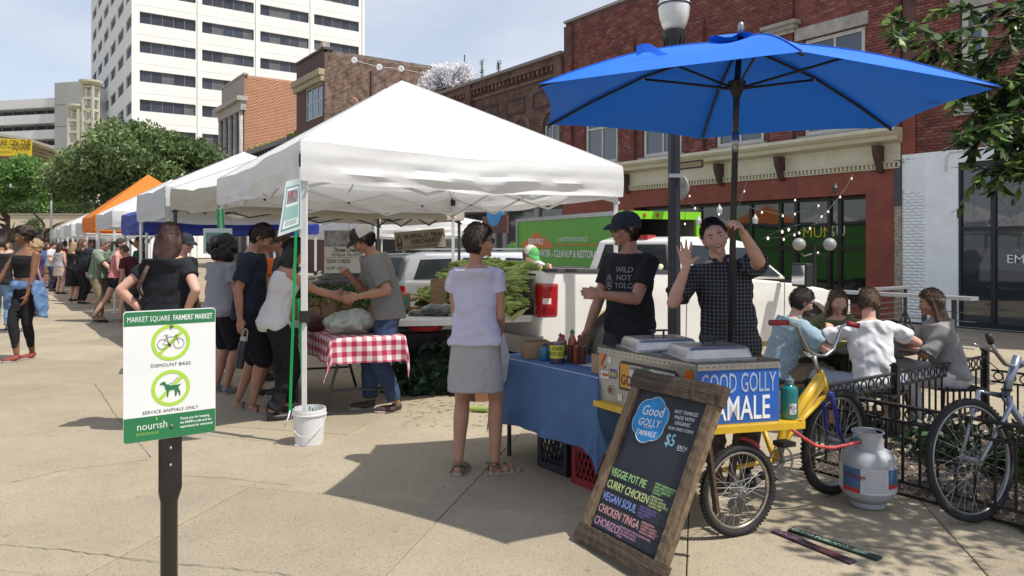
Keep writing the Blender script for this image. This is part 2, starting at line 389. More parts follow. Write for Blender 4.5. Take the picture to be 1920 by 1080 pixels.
def sash(parent, x0, x1, z0, z1, y=.1, fw=.07, m=None, pane=None, cols=1, rows=2, arch=False, name='window'):
 m = m or WHITEP; mb = MB(); a = fw
 mb.bb(x0, x0+a, y-.05, y+.05, z0, z1); mb.bb(x1-a, x1, y-.05, y+.05, z0, z1)
 mb.bb(x0+a, x1-a, y-.05, y+.05, z1-a, z1); mb.bb(x0+a, x1-a, y-.06, y+.05, z0, z0+a)
 for r in range(1, rows): zz = z0 + (z1-z0)*r/rows; mb.bb(x0+a, x1-a, y-.035, y+.035, zz-a*.35, zz+a*.35)
 for c in range(1, cols): xx = x0 + (x1-x0)*c/cols; mb.bb(xx-a*.3, xx+a*.3, y-.032, y+.032, z0+a, z1-a)
 w = mb.build(name, m, parent)
 for r in range(rows):
  for c in range(cols):
   xa, xb = x0 + (x1-x0)*c/cols, x0 + (x1-x0)*(c+1)/cols; za, zb = z0 + (z1-z0)*r/rows, z0 + (z1-z0)*(r+1)/rows
   p = MB(); ti = random.uniform(-.006, .006)
   p.add([(xa+.02, y+ti, za+.02), (xb-.02, y-ti, za+.02), (xb-.02, y-ti*.4, zb-.02), (xa+.02, y+ti*.6, zb-.02)], [(0, 1, 2, 3)]); p.build('pane', pane or PANE, w)
 if arch:                                                     # round head above the sash
  mb = MB(); cx = (x0+x1)/2; r = (x1-x0)/2
  for k in range(12):
   t0, t1 = math.pi*k/12, math.pi*(k+1)/12
   q = [(cx + rr*math.cos(t), z1 + rr*math.sin(t)) for rr, t in ((r, t0), (r, t1), (r-fw, t1), (r-fw, t0))]
   mb.add([(px, y-.05, pz) for px, pz in q] + [(px, y+.05, pz) for px, pz in q], [(0, 1, 2, 3), (4, 7, 6, 5), (3, 2, 6, 7), (0, 4, 5, 1)])
  mb.bb(cx-.02, cx+.02, y-.03, y+.03, z1, z1+r-.03); mb.bar((cx, y, z1), (cx-r*.6, y, z1+r*.7), .035); mb.bar((cx, y, z1), (cx+r*.6, y, z1+r*.7), .035)
  mb.build('arched_frame', m, w)
  MB().add([(cx + (r-.03)*math.cos(math.pi*k/12), y+.01, z1 + (r-.03)*math.sin(math.pi*k/12)) for k in range(13)], [tuple(range(13))]).build('pane', pane or PANE, w)
 return w
ZB = -.32
def Z(px, py, w=W0): return fz(px, py, w) - ZB
def red_building():
 b = block('brick_building', 'red brick building with a cream shop cornice behind the blue umbrella')
 red = attr_mat('red_brick', ['#70403a', '#834a42', '#8f564c', '#7a4640', '#a06c60'], grain=.16)
 mortar = mat('red_mortar', (.13, .065, .055), .95, var=.35, vs=2.5)
 x0, x1 = fx(1061), fx(1690); zt = Z(1100, 30); zc = Z(1300, 290)
 wins = [(1097, 1158), (1205, 1278), (1342, 1432), (1507, 1622)]
 ops = []; ztop = Z(1560, 62); zsill = Z(1360, 276)
 zfloor = zc + .02
 for a, c in wins: ops.append((fx(a), fx(c), zsill, ztop))
 lint = []
 for a, c in wins: lint.append((fx(a) - .25, fx(c) + .25, ztop, ztop + .34))
 sill = [(o[0] - .15, o[1] + .15, zsill - .2, zsill) for o in ops]
 mb = MB(); wall(mb, x0, x1, zfloor, zt, ops)
 mb.bb(x0, x1, .17, 9, zfloor, zt); mb.bb(x0, x1, 3.7, 9, 0, zfloor); mb.build('wall', mortar, b)
 # pilasters between the windows
 pil = [(fx(1061), fx(1075)), (fx(1172), fx(1192)), (fx(1296), fx(1322)), (fx(1448), fx(1490)), (fx(1632), fx(1690))]
 for a, c in pil: MB().bb(a, c, -.1, -.001, zfloor, zt - 1.5 if a != pil[0][0] else zt - .15).build('pilaster', mortar, b)
 skip = [(a, c, 0, zt - 1.5) for a, c in pil]
 bricks(b, x0, x1, zfloor, zt - .12, ops + lint + sill + skip, 0, red, near=(fx(1560), Z(1560, 40)), singles=260)
 for k, (a, c) in enumerate(pil): bricks(b, a, c, zfloor, zt - 1.5, [], -.1, red, singles=10 if k < 4 else 0, name='brick')
 st = mat('pale_stone', (.38, .35, .31), .85, var=.25, vs=4, bump=.3)
 for a, c, d, e in lint: MB().bb(a, c, -.06, .1, d+.002, e).build('lintel', st, b)
 for a, c, d, e in sill: MB().bb(a, c, -.1, .12, d, e-.002).build('sill', st, b)
 for (a, c) in pil[1:4]:                                       # moulded pilaster caps
  z = Z(1462, 50) ; m = MB(); m.bb(a-.06, c+.06, -.16, 0, z-.3, z-.2); m.bb(a-.12, c+.12, -.22, 0, z-.2, z-.08); m.bb(a-.2, c+.2, -.3, 0, z-.08, z+.02); m.build('stone_cap', st, b)
 bevel(MB().bb(x0-.05, x1+.02, -.08, .5, zt, zt+.1).build('coping', mat('coping', (.30, .27, .25), .7), b).data, .01)
 m = mat('faded_ornament', (.16, .15, .13), .9, var=.5, vs=3)
 for o in ops: sash(b, o[0]+.02, o[1]-.02, o[2]+.02, o[3]-.02, cols=2, rows=1 if o is ops[3] else 2, fw=.1)
 # shop cornice
 cream = mat('cream_paint', (.62, .57, .43), .6, vs=3, bump=.15, bs=12, col2=(.52, .46, .33))
 c0, c1 = fx(1165), fx(1690); zb = Z(1300, 345); zd = Z(1300, 357)
 prof = [(0, zc), (-.42, zc-.0), (-.46, zc-.09), (-.40, zc-.16), (-.34, zc-.2), (-.30, zc-.3), (-.06, zc-.36), (0, zc-.36)]
 mb = MB(); mb.loft([[(x, y, z) for y, z in prof] for x in (c0-3.2, c1+.05)]); mb.build('cornice', cream, b)
 MB().bb(c0-3.2, c1, -.05, .1, zb, zc-.36).build('frieze', cream, b)
 dm = MB()
 x = c0-3.2
 while x < c1: dm.bb(x, x+.055, -.11, -.05, zb-.02, zb+.09); x += .115
 dm.bb(c0-3.2, c1, -.09, .1, zb-.05, zb-.02); dm.bb(c0-3.2, c1, -.13, -.05, zb+.09, zb+.12)
 o = dm.build('dentil_course', cream, b); o['kind'] = 'stuff'
 brm = mat('dark_bracket', (.07, .035, .025), .7, var=.3, vs=8)
 for px in (1180, 1356, 1470, 1655):
  xx = fx(px); m = MB(); m.loft([[(xx+s*.07, -.05, zc-.4), (xx+s*.07, -.40, zc-.4), (xx+s*.07, -.36, zc-.62), (xx+s*.07, -.16, zb-.12), (xx+s*.07, -.05, zb-.14)] for s in (-1, 1)]); m.build('bracket', brm, b)
 # terracotta-painted band and piers
 tm = mat('terracotta_render', (.235, .062, .04), .75, var=.18, vs=2.2, bump=.1)
 zs = Z(1400, 377)
 zg = Z(1625, 590)
 sh0, sh1 = fx(1250), fx(1625)
 mb = MB(); wall(mb, c0-3.2, c1, .03, zb-.05, [(fx(1190), sh1, .35, zs)], -.04, .5); mb.build('shop_wall', tm, b)
 ff = mat('shop_frame', (.022, .016, .013), .4, var=.3, vs=6); inner = glass('shop_glass', (.018, .022, .024), .04)
 ztr = Z(1560, 466)
 xs = [fx(1190), fx(1300), fx(1395), fx(1450), fx(1480), fx(1542), fx(1562), sh1]
 fr = MB()
 for x in xs: fr.bb(x-.05, x+.05, .3, .42, .35, zs-.01)
 fr.bb(xs[0]+.05, xs[-1]-.05, .31, .41, ztr-.06, ztr+.06); fr.bb(xs[0]+.05, xs[-1]-.05, .31, .41, .36, .55); fr.bb(xs[0]+.05, xs[-1]-.05, .31, .41, zs-.1, zs-.012)
 w = fr.build('shop_front', ff, b)
 for xa, xb in zip(xs, xs[1:]):
  for za, zb2 in ((.5, ztr), (ztr, zs)):
   if xb - xa > .2: MB().add([(xa, .36, za), (xb, .36+random.uniform(-.01, .01), za), (xb, .36, zb2), (xa, .36, zb2)], [(0, 1, 2, 3)]).build('pane', inner, w)
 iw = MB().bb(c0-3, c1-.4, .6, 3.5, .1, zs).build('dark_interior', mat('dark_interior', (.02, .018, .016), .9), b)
 # letters reflected in the glass, put in as solid lettering
 text('MUM', .42, mat('yellow_letter_reflection', (.5, .38, .02), .5), w, (fx(1490), .352, ztr+.3)); text('SU', .42, mat('white_letter_reflection', (.5, .5, .5), .5), w, (fx(1540), .352, ztr+.32))
 return b
def white_building():
 b = block('corner_shop', 'brick building with a white painted ground floor and big black framed window')
 red = attr_mat('red_brick', []); mortar = MATS['red_mortar']
 x0, x1 = fx(1690) + .0, fx(1690) + 9.0; zt = Z(1100, 30) + .5; zw = Z(1750, 285)
 w1 = (fx(1800), fx(1852), Z(1800, 205), Z(1800, 20)); 
 w2 = (fx(1940), fx(1990), w1[2], w1[3])
 mb = MB(); wall(mb, x0+.03, x1, zw, zt, [w1, w2]); mb.bb(x0+.03, x1, .17, 9, zw, zt); mb.build('wall', mortar, b)
 bricks(b, x0+.35, x1, zw, zt, [w1, w2, (w1[0]-.2, w1[1]+.2, w1[3], w1[3]+.3), (w1[0]-.1, w1[1]+.1, w1[2]-.15, w1[2])], 0, red, singles=60, near=(fx(1740), Z(1740, 130)))
 MB().bb(x0+.03, x0+.35, -.04, 0, zw, zw+1.3).build('painted_strip', MATS['terracotta_render'], b)
 st = MATS['pale_stone']; MB().bb(w1[0]-.2, w1[1]+.2, -.05, .1, w1[3], w1[3]+.3).build('lintel', st, b); MB().bb(w1[0]-.1, w1[1]+.1, -.09, .1, w1[2]-.15, w1[2]).build('sill', st, b)
 for o in (w1, w2): sash(b, o[0]+.02, o[1]-.02, o[2]+.02, o[3]-.02, cols=1, rows=2, fw=.13)
 wp = attr_mat('white_painted_brick', ['#e6eaec', '#eceff1', '#e8ecee'], grain=.05, bump=.15)
 wr = mat('white_render', (.82, .85, .87), .6, var=.06, vs=3, bump=.12, bs=20)
 sw = (fx(1797), x1-1, Z(1797, 612), Z(1797, 305))
 mb = MB(); wall(mb, x0+.03, x1, .03, zw, [sw], -.03, .3); mb.bb(x0+.03, x1, 1.2, 9, .03, zw); mb.build('white_wall', wr, b)
 bricks(b, x0+.03, fx(1737), .1, zw, [], -.03, wp, singles=30, near=(fx(1720), Z(1720, 330)), dep=.2)
 MB().bb(x0-.14, x0+.02, -.08, .2, Z(1690, 385), Z(1690, 300)).build('slate_panel', mat('slate', (.06, .065, .07), .6), b)
 MB().bb(x0-.14, x0+.02, -.06, .2, .03, Z(1690, 385)-.01).build('rough_strip', mat('old_plaster', (.33, .28, .22), .9, var=.5, vs=14, bump=.8, bs=25), b)
 bf = mat('black_steel_frame', (.012, .016, .022), .35); gl = glass('big_glass', (.03, .04, .05), .03)
 fr = MB(); zm = Z(1797, 500 - 5)
 xs = [sw[0], fx(1861), sw[1] - 1.2, sw[1]]; zs = [sw[2], Z(1797, 425), sw[3]]
 for x in xs: fr.bb(x-.05, x+.05, .02, .14, sw[2]+.0, sw[3]-.005)
 zz = [sw[2], Z(1861, 428), sw[3]]
 fr.bb(xs[0]+.05, xs[-1]-.05, .03, .13, zz[0], zz[0]+.12); fr.bb(xs[0]+.05, xs[-1]-.05, .03, .13, zz[2]-.12, zz[2]-.006); fr.bb(xs[0]+.05, xs[-1]-.05, .03, .13, zz[1]-.04, zz[1]+.04)
 w = fr.build('shop_window', bf, b)
 for xa, xb in zip(xs, xs[1:]):
  for za, zb in zip(zz, zz[1:]): MB().add([(xa, .08, za), (xb, .08, za), (xb, .08, zb), (xa, .08, zb)], [(0, 1, 2, 3)]).build('pane', gl, w)
 MB().bb(sw[0]-.2, sw[1], .6, 1.15, .1, sw[3]).build('dark_interior', mat('dim_room', (.05, .052, .055), .9, var=.5, vs=1), b)
 text('EMILIA', .26, mat('white_sign', (.75, .75, .75), .5), w, (fx(1886), .015, Z(1886, 493)), sx=1.1)
 c = MB(); xa, xb = fx(1775), fx(1840); z = Z(1800, 283); c.tube([(xa, -.06, z-.45), (xa, -.06, z-.12), (xa+.1, -.06, z), (xb, -.06, z)], .025, 6); c.build('conduit', wr, b, True)
 return b
def brown_building():
 b = block('old_brick_building', 'lower brown brick building with arched windows and brick corbels')
 br = attr_mat('brown_brick', ['#644d45', '#70564d', '#7b5f55', '#6a5249'], grain=.22); mo = mat('brown_mortar', (.08, .06, .052), .95, var=.3)
 x0, x1 = fx(700), fx(1061) - .02; zt = Z(985, 122); 
 wins = [(fx(965), fx(990)), (fx(1020), fx(1048)), (fx(900), fx(920)), (fx(850), fx(866))]
 z1 = Z(975, 246); z0 = z1 - 2.0
 r = .0; ops = [(a, c, z0, z1) for a, c in wins]
 mb = MB(); wall(mb, x0, x1, 0, zt, ops); 
 mb.bb(x0, x1, .2, 8, 0, zt-.1); mb.build('wall', mo, b)
 arch = [(a, c, z1, z1 + (c-a)/2 + .02) for a, c in wins]
 bricks(b, x0, x1, Z(975, 330), zt-.5, ops + arch, 0, br, singles=120, near=(fx(1000), Z(1000, 190)))
 for a, c in wins:
  m = MB(); cx, rr = (a+c)/2, (c-a)/2
  for k in range(14):
   t0, t1 = math.pi*k/14+.02, math.pi*(k+1)/14-.02
   q = [(cx + q_*math.cos(t), z1 + q_*math.sin(t)) for q_, t in ((rr+.22, t0), (rr+.22, t1), (rr, t1), (rr, t0))]
   m.add([(x, -.06, z) for x, z in q] + [(x, .0, z) for x, z in q], [(0, 1, 2, 3), (0, 4, 5, 1), (3, 2, 6, 7), (1, 5, 6, 2), (0, 3, 7, 4)])
  m.build('brick_arch', br, b, rnd=[random.random() for _ in range(14*8)])
  sash(b, a+.02, c-.02, z0+.02, z1, cols=2, rows=2, arch=True, fw=.07)
 co = MB(); x = x0
 while x < x1-.2: co.bb(x, x+.13, -.16, -.001, zt-.62, zt-.42); x += .3
 co.bb(x0, x1, -.2, -.001, zt-.42, zt-.3); co.bb(x0, x1, -.08, -.001, zt-.85, zt-.75); co.bb(x0, x1, -.12, 0, zt-.3, zt-.12)
 o = co.build('brick_corbels', br, b, rnd=np.repeat(RNG.random(len(co.arr())//8), 8)); o['kind'] = 'stuff'
 for px in (828, 890, 1061):
  xx = fx(px); MB().bb(xx-.5, xx-.03, -.22, 0, zt-2.6, zt-.1).build('pilaster', br, b)
 MB().bb(x0, x1, -.28, .4, zt-.12, zt).build('coping', mat('grey_coping', (.22, .2, .19), .8), b)
 tr = mat('recess_trim', (.07, .05, .045), .9)
 for a, c in ((905, 935), (950, 985), (1000, 1045)):
  xa, xc = fx(a), fx(c); m = MB(); zc = zt-1.35; m.bb(xa, xc, -.05, 0, zc, zc+.06); m.bb(xa, xc, -.05, 0, zc-.6, zc-.54); m.bb(xa, xa+.06, -.05, 0, zc-.54, zc); m.bb(xc-.06, xc, -.05, 0, zc-.54, zc); m.build('panel_surround', tr, b)
 # ground floor: dark shop fronts with grey posts
 m = MB()
 for px in (700, 760, 815, 870, 930, 950, 1010): xx = fx(px); m.bb(xx-.14, xx+.14, -.12, -.001, .03, Z(950, 395))
 m.build('grey_posts', mat('grey_post', (.26, .25, .24), .7), b)
 for pa, pb in ((702, 758), (762, 813), (817, 868), (874, 926), (955, 1006), (1014, 1056)):
  MB().bb(fx(pa), fx(pb), -.03, -.002, .4, Z(950, 398)).build('shop_window', glass('dark_shop', (.03, .035, .035), .06), b)
 return b
def far_buildings():
 # tall dark brick house with the blank side wall
 b = block('tall_brick_house', 'taller dark brick house with weathered blank side wall')
 x0, x1 = fx(556), fx(608); zt = Z(608, 92); dep = 10.0
 br = attr_mat('old_side_brick', ['#7a6356', '#856d5f', '#8f776a', '#7f685a'], grain=.32); mo = mat('grey_mortar', (.17, .14, .12), .95, var=.4, vs=1.3)
 fr = mat('painted_brown', (.10, .042, .035), .7, var=.15)
 wz = (Z(590, 222), Z(590, 160)); wx = (fx(573), fx(605))
 mb = MB(); wall(mb, x0, x1, 0, zt, [(wx[0], wx[1], *wz), (wx[0], wx[1], wz[0]-5, wz[1]-5.2)]); mb.build('front_wall', fr, b)
 mb = MB(); mb.bb(x0, x1-.002, .2, dep, 0, zt); mb.build('side_wall', mo, b)
 bricks(b, .0, dep, 5.5, zt-.15, [], 0, br, L=.24, Hh=.085, singles=0, side=(x1, 1))
 sash(b, wx[0], wx[1], *wz, cols=3, rows=2, fw=.1)
 mb = MB(); mb.bb(x0-.1, x1+.05, -.4, 0, zt-1.7, zt-1.3); mb.bb(x0-.05, x1, -.25, 0, zt-2.1, zt-1.7); mb.build('cornice', mat('buff_cornice', (.38, .32, .22), .8, var=.3, vs=3), b)
 MB().bb(x0-.05, x1+.1, -.1, .6, zt, zt+.15).build('coping', mat('dark_coping', (.08, .075, .07), .7), b)
 MB().bb(x1-.4, x1+.1, -.15, .35, zt+.15, zt+.5).build('stone_block', MATS['pale_stone'], b)
 m = MB(); m.bb(x1+.01, x1+.13, 3.3, 3.42, 3, zt-1.0); m.build('drain_pipe', fr, b)
 # small buff block further on
 b = block('buff_brick_building', 'orange-buff brick building with columned stone front')
 x0, x1 = fx(416), fx(458); zt = Z(458, 140)
 bf = attr_mat('buff_brick', ['#b58366', '#bd8b6e', '#b98769'], grain=.05, bump=0); fm = mat('buff_mortar', (.44, .26, .18), .9, var=.1)
 MB().bb(x0, x1, .02, 14, 0, zt).build('wall', fm, b)
 bricks(b, .0, 14, 7, zt, [], 0, bf, L=.4, Hh=.13, singles=0, side=(x1, 1))
 MB().bb(x0, x1+.1, -.02, .0, 0, zt).build('front_wall', mat('stone_front', (.36, .31, .27), .8), b)
 cs = MATS['pale_stone']; wd = (x1-x0)
 MB().bb(x0-.3, x1+.35, -.7, .2, zt-2.3, zt-1.9).build('cornice', cs, b); MB().bb(x0-.1, x1+.2, -.35, .1, zt-3.1, zt-2.3).build('frieze', cs, b); MB().bb(x0, x1+.2, -.1, .3, zt-.02, zt+.15).build('coping', cs, b)
 for k in range(5):
  m = MB(); xx = x0 + .3 + k*(wd-.5)/4; m.cyl((xx, -.2, 0), (xx, -.2, zt-3.1), .22, .19, 10); m.build('column', cs, b, True)
 for k in range(4):
  xx = x0 + .62 + k*(wd-.5)/4
  for zz in (zt-6.2, zt-10): MB().bb(xx, xx+wd/4-.75, -.06, -.02, zz, zz+2.4).build('window', PANE, b)
 # low black-corniced house between
 b = block('low_dark_house', 'low house with a black bracketed cornice and roof plants')
 x0, x1 = fx(440), fx(556)-.02; zt = Z(556, 252)-.2
 MB().bb(x0, x1, 0, 9, 0, zt-.9).build('wall', mat('dark_wall', (.05, .055, .07), .7), b)
 MB().bb(x0, x1, -.7, 8, zt-.35, zt).build('roof', mat('roof_edge', (.2, .19, .18), .8), b)
 m = MB(); x = x0+.2
 while x < x1: m.bb(x, x+.22, -.55, 0, zt-.8, zt-.35); x += .75
 m.build('cornice_brackets', mat('black_trim', (.02, .022, .03), .5), b)
 g = MB()
 for k in range(90): g.sph((random.uniform(x0+2.5, x1), random.uniform(.2, 1.3), zt + random.uniform(0, .5)), random.uniform(.12, .3), 6)
 o = g.build('roof_plants', mat('roof_moss', (.16, .2, .03), .9, var=.5, vs=3), b); o['kind'] = 'stuff'
def tower():
 T0 = Vector((X(250, 99), 99)); C0 = (T0.x, T0.y, -.2)
 b = thing('office_tower', 'white concrete office tower with ribbon windows', 'building', C0, math.atan2(V.y, V.x))
 # local x along V (front face, left to right), local y along U (away)
 conc = mat('white_concrete', (.74, .74, .71), .8, var=.03, vs=.3, bump=.05, bs=2)
 gl = mat('tower_glass', (.035, .036, .05), .3, var=.3, vs=.7); mu = mat('mullion', (.16, .165, .18), .5)
 def tx(px): k = (px-960)/FPX; return (k*T0.y - T0.x) / (V.x - k*V.y)
 def ty(px): k = (px-960)/FPX; return (k*T0.y - T0.x) / (U.x - k*U.y)
 Wd, Dp, Ht = tx(684), ty(171), 52.0
 bays = [(262, 367), (379, 476), (488, 579), (589, 673)]
 zs = [CH + (HZ-y)/FPX * 99.6 + .2 for y in (43.5, 99, 154, 208)]; fl = (zs[0]-zs[3])/3; wh = 1.55
 rows = [zs[3] + fl*i for i in range(-3, 8)]
 ops = [(tx(a), tx(c), z, z+wh) for a, c in bays for z in rows]
 m = MB(); wall(m, 0, Wd, 0, Ht, ops, 0, .35); 
 m.add([(0, 0, Ht), (Wd, 0, Ht), (Wd, Dp, Ht), (0, Dp, Ht)], [(0, 1, 2, 3)]); m.add([(Wd, 0, 0), (Wd, Dp, 0), (Wd, Dp, Ht), (Wd, 0, Ht)], [(0, 1, 2, 3)])
 # left face: mirrored wall helper in (y, z)
 cols = []; n = 6
 for i in range(n): a = .6 + i*(Dp-.8)/n; cols.append((a, a + (Dp-.8)/n*.74))
 lops = [(a, c, z-.1, z+wh) for a, c in cols for z in rows]
 m2 = MB(); wall(m2, 0, Dp, 0, Ht, lops, 0, .35); v = m2.arr().copy(); v = np.stack([v[:, 1], v[:, 0], v[:, 2]], 1); m.add(v, m2.f)
 m.build('wall', conc, b)
 pr = MB()                                                     # pilaster joints between bays, proud ribs
 for px in (250, 373, 482, 584, 681): xx = tx(px); pr.bb(xx-.22, xx+.22, -.12, -.002, 0, Ht)
 pr.build('rib', conc, b)
 gls = [gl, gl, mat('tower_glass_b', (.05, .055, .075), .2, var=.3, vs=.7), mat('tower_blind', (.10, .10, .11), .5, var=.2, vs=2)]
 jm = mat('panel_joint', (.6, .6, .57), .9)
 for z in rows[1:]:
  MB().bb(.25, Wd-.2, -.012, -.002, z+wh+.85, z+wh+.9).build('panel_joint', jm, b)
 for a, c, z0, z1 in ops:
  w = MB(); nP = 5
  for k in range(nP+1): xx = a + (c-a)*k/nP; w.bb(xx-.04, xx+.04, .22, .3, z0, z1)
  w = w.build('window', mu, b)
  for k in range(nP):
   xa, xb = a + (c-a)*k/nP, a + (c-a)*(k+1)/nP; d = random.uniform(-.02, .02)
   MB().add([(xa, .28+d, z0), (xb, .28-d, z0), (xb, .28, z1), (xa, .28+d, z1)], [(0, 1, 2, 3)]).build('pane', random.choice(gls), w)
 for a, c, z0, z1 in lops:
  w = MB()
  for k in range(4): yy = a + (c-a)*k/3; w.bb(.2, .3, yy-.05, yy+.05, z0, z1)
  w = w.build('window', mu, b)
  MB().add([(.28, a, z0), (.28, c, z0), (.28, c, z1), (.28, a, z1)], [(0, 1, 2, 3)]).build('pane', gl, w)
 MB().bb(tx(400), tx(560), -.02, .4, CH+(HZ-277)/FPX*102, CH+(HZ-256)/FPX*102).build('dark_opening', mat('opening', (.03, .03, .03), .9), b)
def far_left():
 # parking-deck like concrete building, left edge
 Y = 120.0; s = Y / FPX
 def zz(py, YY=Y): return CH + (HZ-py)/FPX*YY
 b = thing('deck_building', 'long grey-white building with stacked open concrete bands', 'building', (X(112, Y), Y, 0), R(-14))
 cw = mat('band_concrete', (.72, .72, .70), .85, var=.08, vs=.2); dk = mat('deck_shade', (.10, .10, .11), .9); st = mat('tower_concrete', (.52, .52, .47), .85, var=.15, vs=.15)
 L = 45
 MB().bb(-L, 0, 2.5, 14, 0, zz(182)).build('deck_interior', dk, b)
 z = zz(182); k = 0
 while z > 0:
  MB().bb(-L, 0, 0, 14, z-1.5, z-.05).build('concrete_band', cw, b)
  for j in range(5, 20): MB().bb(-L+1+j*2.25, -L+1.12+j*2.25, .8, .9, z-2.7, z-1.35).build('post', mat('deck_post', (.2, .2, .2)), b)
  z -= 2.55; k += 1
 MB().bb(0, 5.2, -1, 12, 0, zz(158)).build('stair_tower', st, b)
 MB().bb(5.2, 6.2, -.6, 12, 0, zz(165)).build('tower_side', cw, b)
 for zq in (zz(200), zz(240)): MB().bb(.01, 5.19, -1.02, -1.0, zq, zq+.08).build('joint', dk, b)
 MB().cyl((-33, 3, zz(182)), (-33, 3, zz(178)), .5, .02, 4).build('red_cone', mat('red_cone', (.4, .03, .03), .6), b)
 # amphitheatre arch with banner
 Y2 = 82.0
 a = thing('stage_canopy', 'curved wooden stage canopy with yellow banner on its front', 'canopy', (0, 0, 0))
 wd = mat('ribbed_wood', (.26, .2, .12), .7, var=.3, vs=1.2, stretch=(1, 1, 14)); ed = mat('canopy_edge', (.46, .43, .36), .7)
 top = [(-260, 262), (-120, 247), (0, 250), (50, 258), (100, 274), (145, 300), (175, 330)]
 def pt(px, py, YY): return tuple(P(px, py, YY))
 m = MB(); m.loft([[pt(px, py, Y2), pt(px, py+5, Y2), pt(px, py+9, Y2+.3), pt(px, py+2, Y2+12)] for px, py in top]); m.build('roof_edge', ed, a)
 def arc(u): t = u*6; return float(np.interp(t, range(7), [q[0] for q in top])), float(np.interp(t, range(7), [q[1] for q in top]))
 def soff(u, v):
  px, py = arc(u); return tuple(Vector(pt(px, py+6, Y2+.4)).lerp(Vector(pt(px, py+(62 if px < 140 else 40), Y2+9)), v))
 m = MB(); m.grid(soff, 36, 12); m.build('ribbed_soffit', wd, a)
 rb = MB()
 for v in np.linspace(.05, .95, 9):
  rb.tube([Vector(pt(px, py+6, Y2+.35)).lerp(Vector(pt(px, py+(62 if px < 140 else 40), Y2+8.9)), v) for px, py in top], .1, 4)
 rb.build('rib', ed, a)
 q = [pt(-110, 255, Y2-1), pt(60, 262, Y2-1), pt(59, 293, Y2-1), pt(-110, 290, Y2-1)]
 ye = mat('yellow_banner', (.75, .55, .02), .6); bn = thing('banner', 'yellow banner hung across the stage canopy front', 'banner', (0, 0, 0))
 bt = MB(); qq = [Vector(p) for p in q]; bt.add([tuple(p) for p in qq] + [tuple(p + Vector((0, .05, 0))) for p in qq], [(0, 3, 2, 1), (4, 5, 6, 7), (0, 1, 5, 4), (1, 2, 6, 5), (2, 3, 7, 6), (3, 0, 4, 7)]); bt.build('cloth', ye, bn)
 dkl = mat('banner_ink', (.12, .09, .03), .6); sc = (Y2-1)/FPX
 text('SHAKESPEARE ON THE', 10.5*sc*1.35, dkl, bn, P(58, 272, Y2-1.1), align='RIGHT', sx=.78, bold=.02); text('SQUARE', 11*sc*1.35, dkl, bn, P(57, 281, Y2-1.1), align='RIGHT', sx=.62, bold=.02)
 text('JULY  7-9 PM', 5*sc*1.35, dkl, bn, P(20, 279, Y2-1.1), align='RIGHT'); text('ADMISSION', 5*sc*1.35, dkl, bn, P(20, 288, Y2-1.1), align='RIGHT')
 # lattice light towers with disc tops
 lt = mat('tower_paint', (.5, .48, .36), .6)
 for i, (px, top_, Yq, r) in enumerate(((170, 152, 84, 20), (143, 197, 84, 17))):
  s = Yq/FPX; z1 = CH + (HZ-top_)*s; x = X(px, Yq)
  t = thing('light_tower', ('taller' if i == 0 else 'shorter') + ' lattice light tower with a flat disc top beside white tower', 'light tower', (x, Yq, 0))
  m = MB(); m.lathe([(.1, z1-.55), (r*s*.8, z1-.45), (r*s, z1-.2), (r*s, z1), (.1, z1+.12)], n=24); m.build('disc', lt, t)
  w = .55; h = z1-.5
  for sx in (-1, 1):
   for sy in (-1, 1): MB().bb(sx*w-.11, sx*w+.11, sy*w-.11, sy*w+.11, 0, h).build('post', lt, t)
  zq = 2; k = 0
  while zq < h:
   m = MB()
   for sy in (-1, 1): m.bb(-w+.11, w-.11, sy*w-.09, sy*w+.09, zq, zq+.25)
   for sx in (-1, 1): m.bb(sx*w-.09, sx*w+.09, -w+.11, w-.11, zq, zq+.25)
   m.build('brace', lt, t); k += 1; zq += 1.9 if zq < h-6 else 1.3
  m = MB(); m.bb(-1.3, 1.3, -w-.4, -w-.12, h*.30, h*.32); m.bb(-1.3, -1.1, -w-.4, -w-.12, 0, h*.62); m.bb(1.1, 1.3, -w-.4, -w-.12, 0, h*.62); m.bb(-1.3, 1.3, -w-.4, -w-.12, h*.6, h*.62); m.build('lower_frame', lt, t)
 # cream wall at the end of the square and dark low front
 cr = thing('end_wall', 'long cream wall closing the far end of the square', 'wall', (0, 0, 0))
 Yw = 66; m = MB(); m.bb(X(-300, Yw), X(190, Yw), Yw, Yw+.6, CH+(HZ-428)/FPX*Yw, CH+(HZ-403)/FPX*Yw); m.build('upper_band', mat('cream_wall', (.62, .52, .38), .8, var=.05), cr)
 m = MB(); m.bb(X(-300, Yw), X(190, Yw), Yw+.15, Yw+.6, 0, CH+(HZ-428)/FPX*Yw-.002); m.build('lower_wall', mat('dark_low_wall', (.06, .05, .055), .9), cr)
 m = MB(); m.bb(X(-300, Yw), X(190, Yw), Yw-.1, Yw+.8, CH+(HZ-403)/FPX*Yw+.002, CH+(HZ-400)/FPX*Yw); m.build('coping', mat('wall_cap', (.3, .26, .2), .8), cr)
 # blue-grey glazed front behind trees
 g = thing('glass_front', 'blue glazed low building seen under the far trees', 'building', (0, 0, 0)); Yg = 92
 MB().bb(X(30, Yg), X(128, Yg), Yg, Yg+6, 0, CH+(HZ-350)/FPX*Yg).build('glazing', mat('blue_glazing', (.08, .12, .25), .2), g)
 for px in range(34, 128, 11): MB().bb(X(px, Yg)-.06, X(px, Yg)+.06, Yg-.1, Yg-.01, 0, CH+(HZ-350)/FPX*Yg).build('glazing_bar', MATS['mullion'], g)
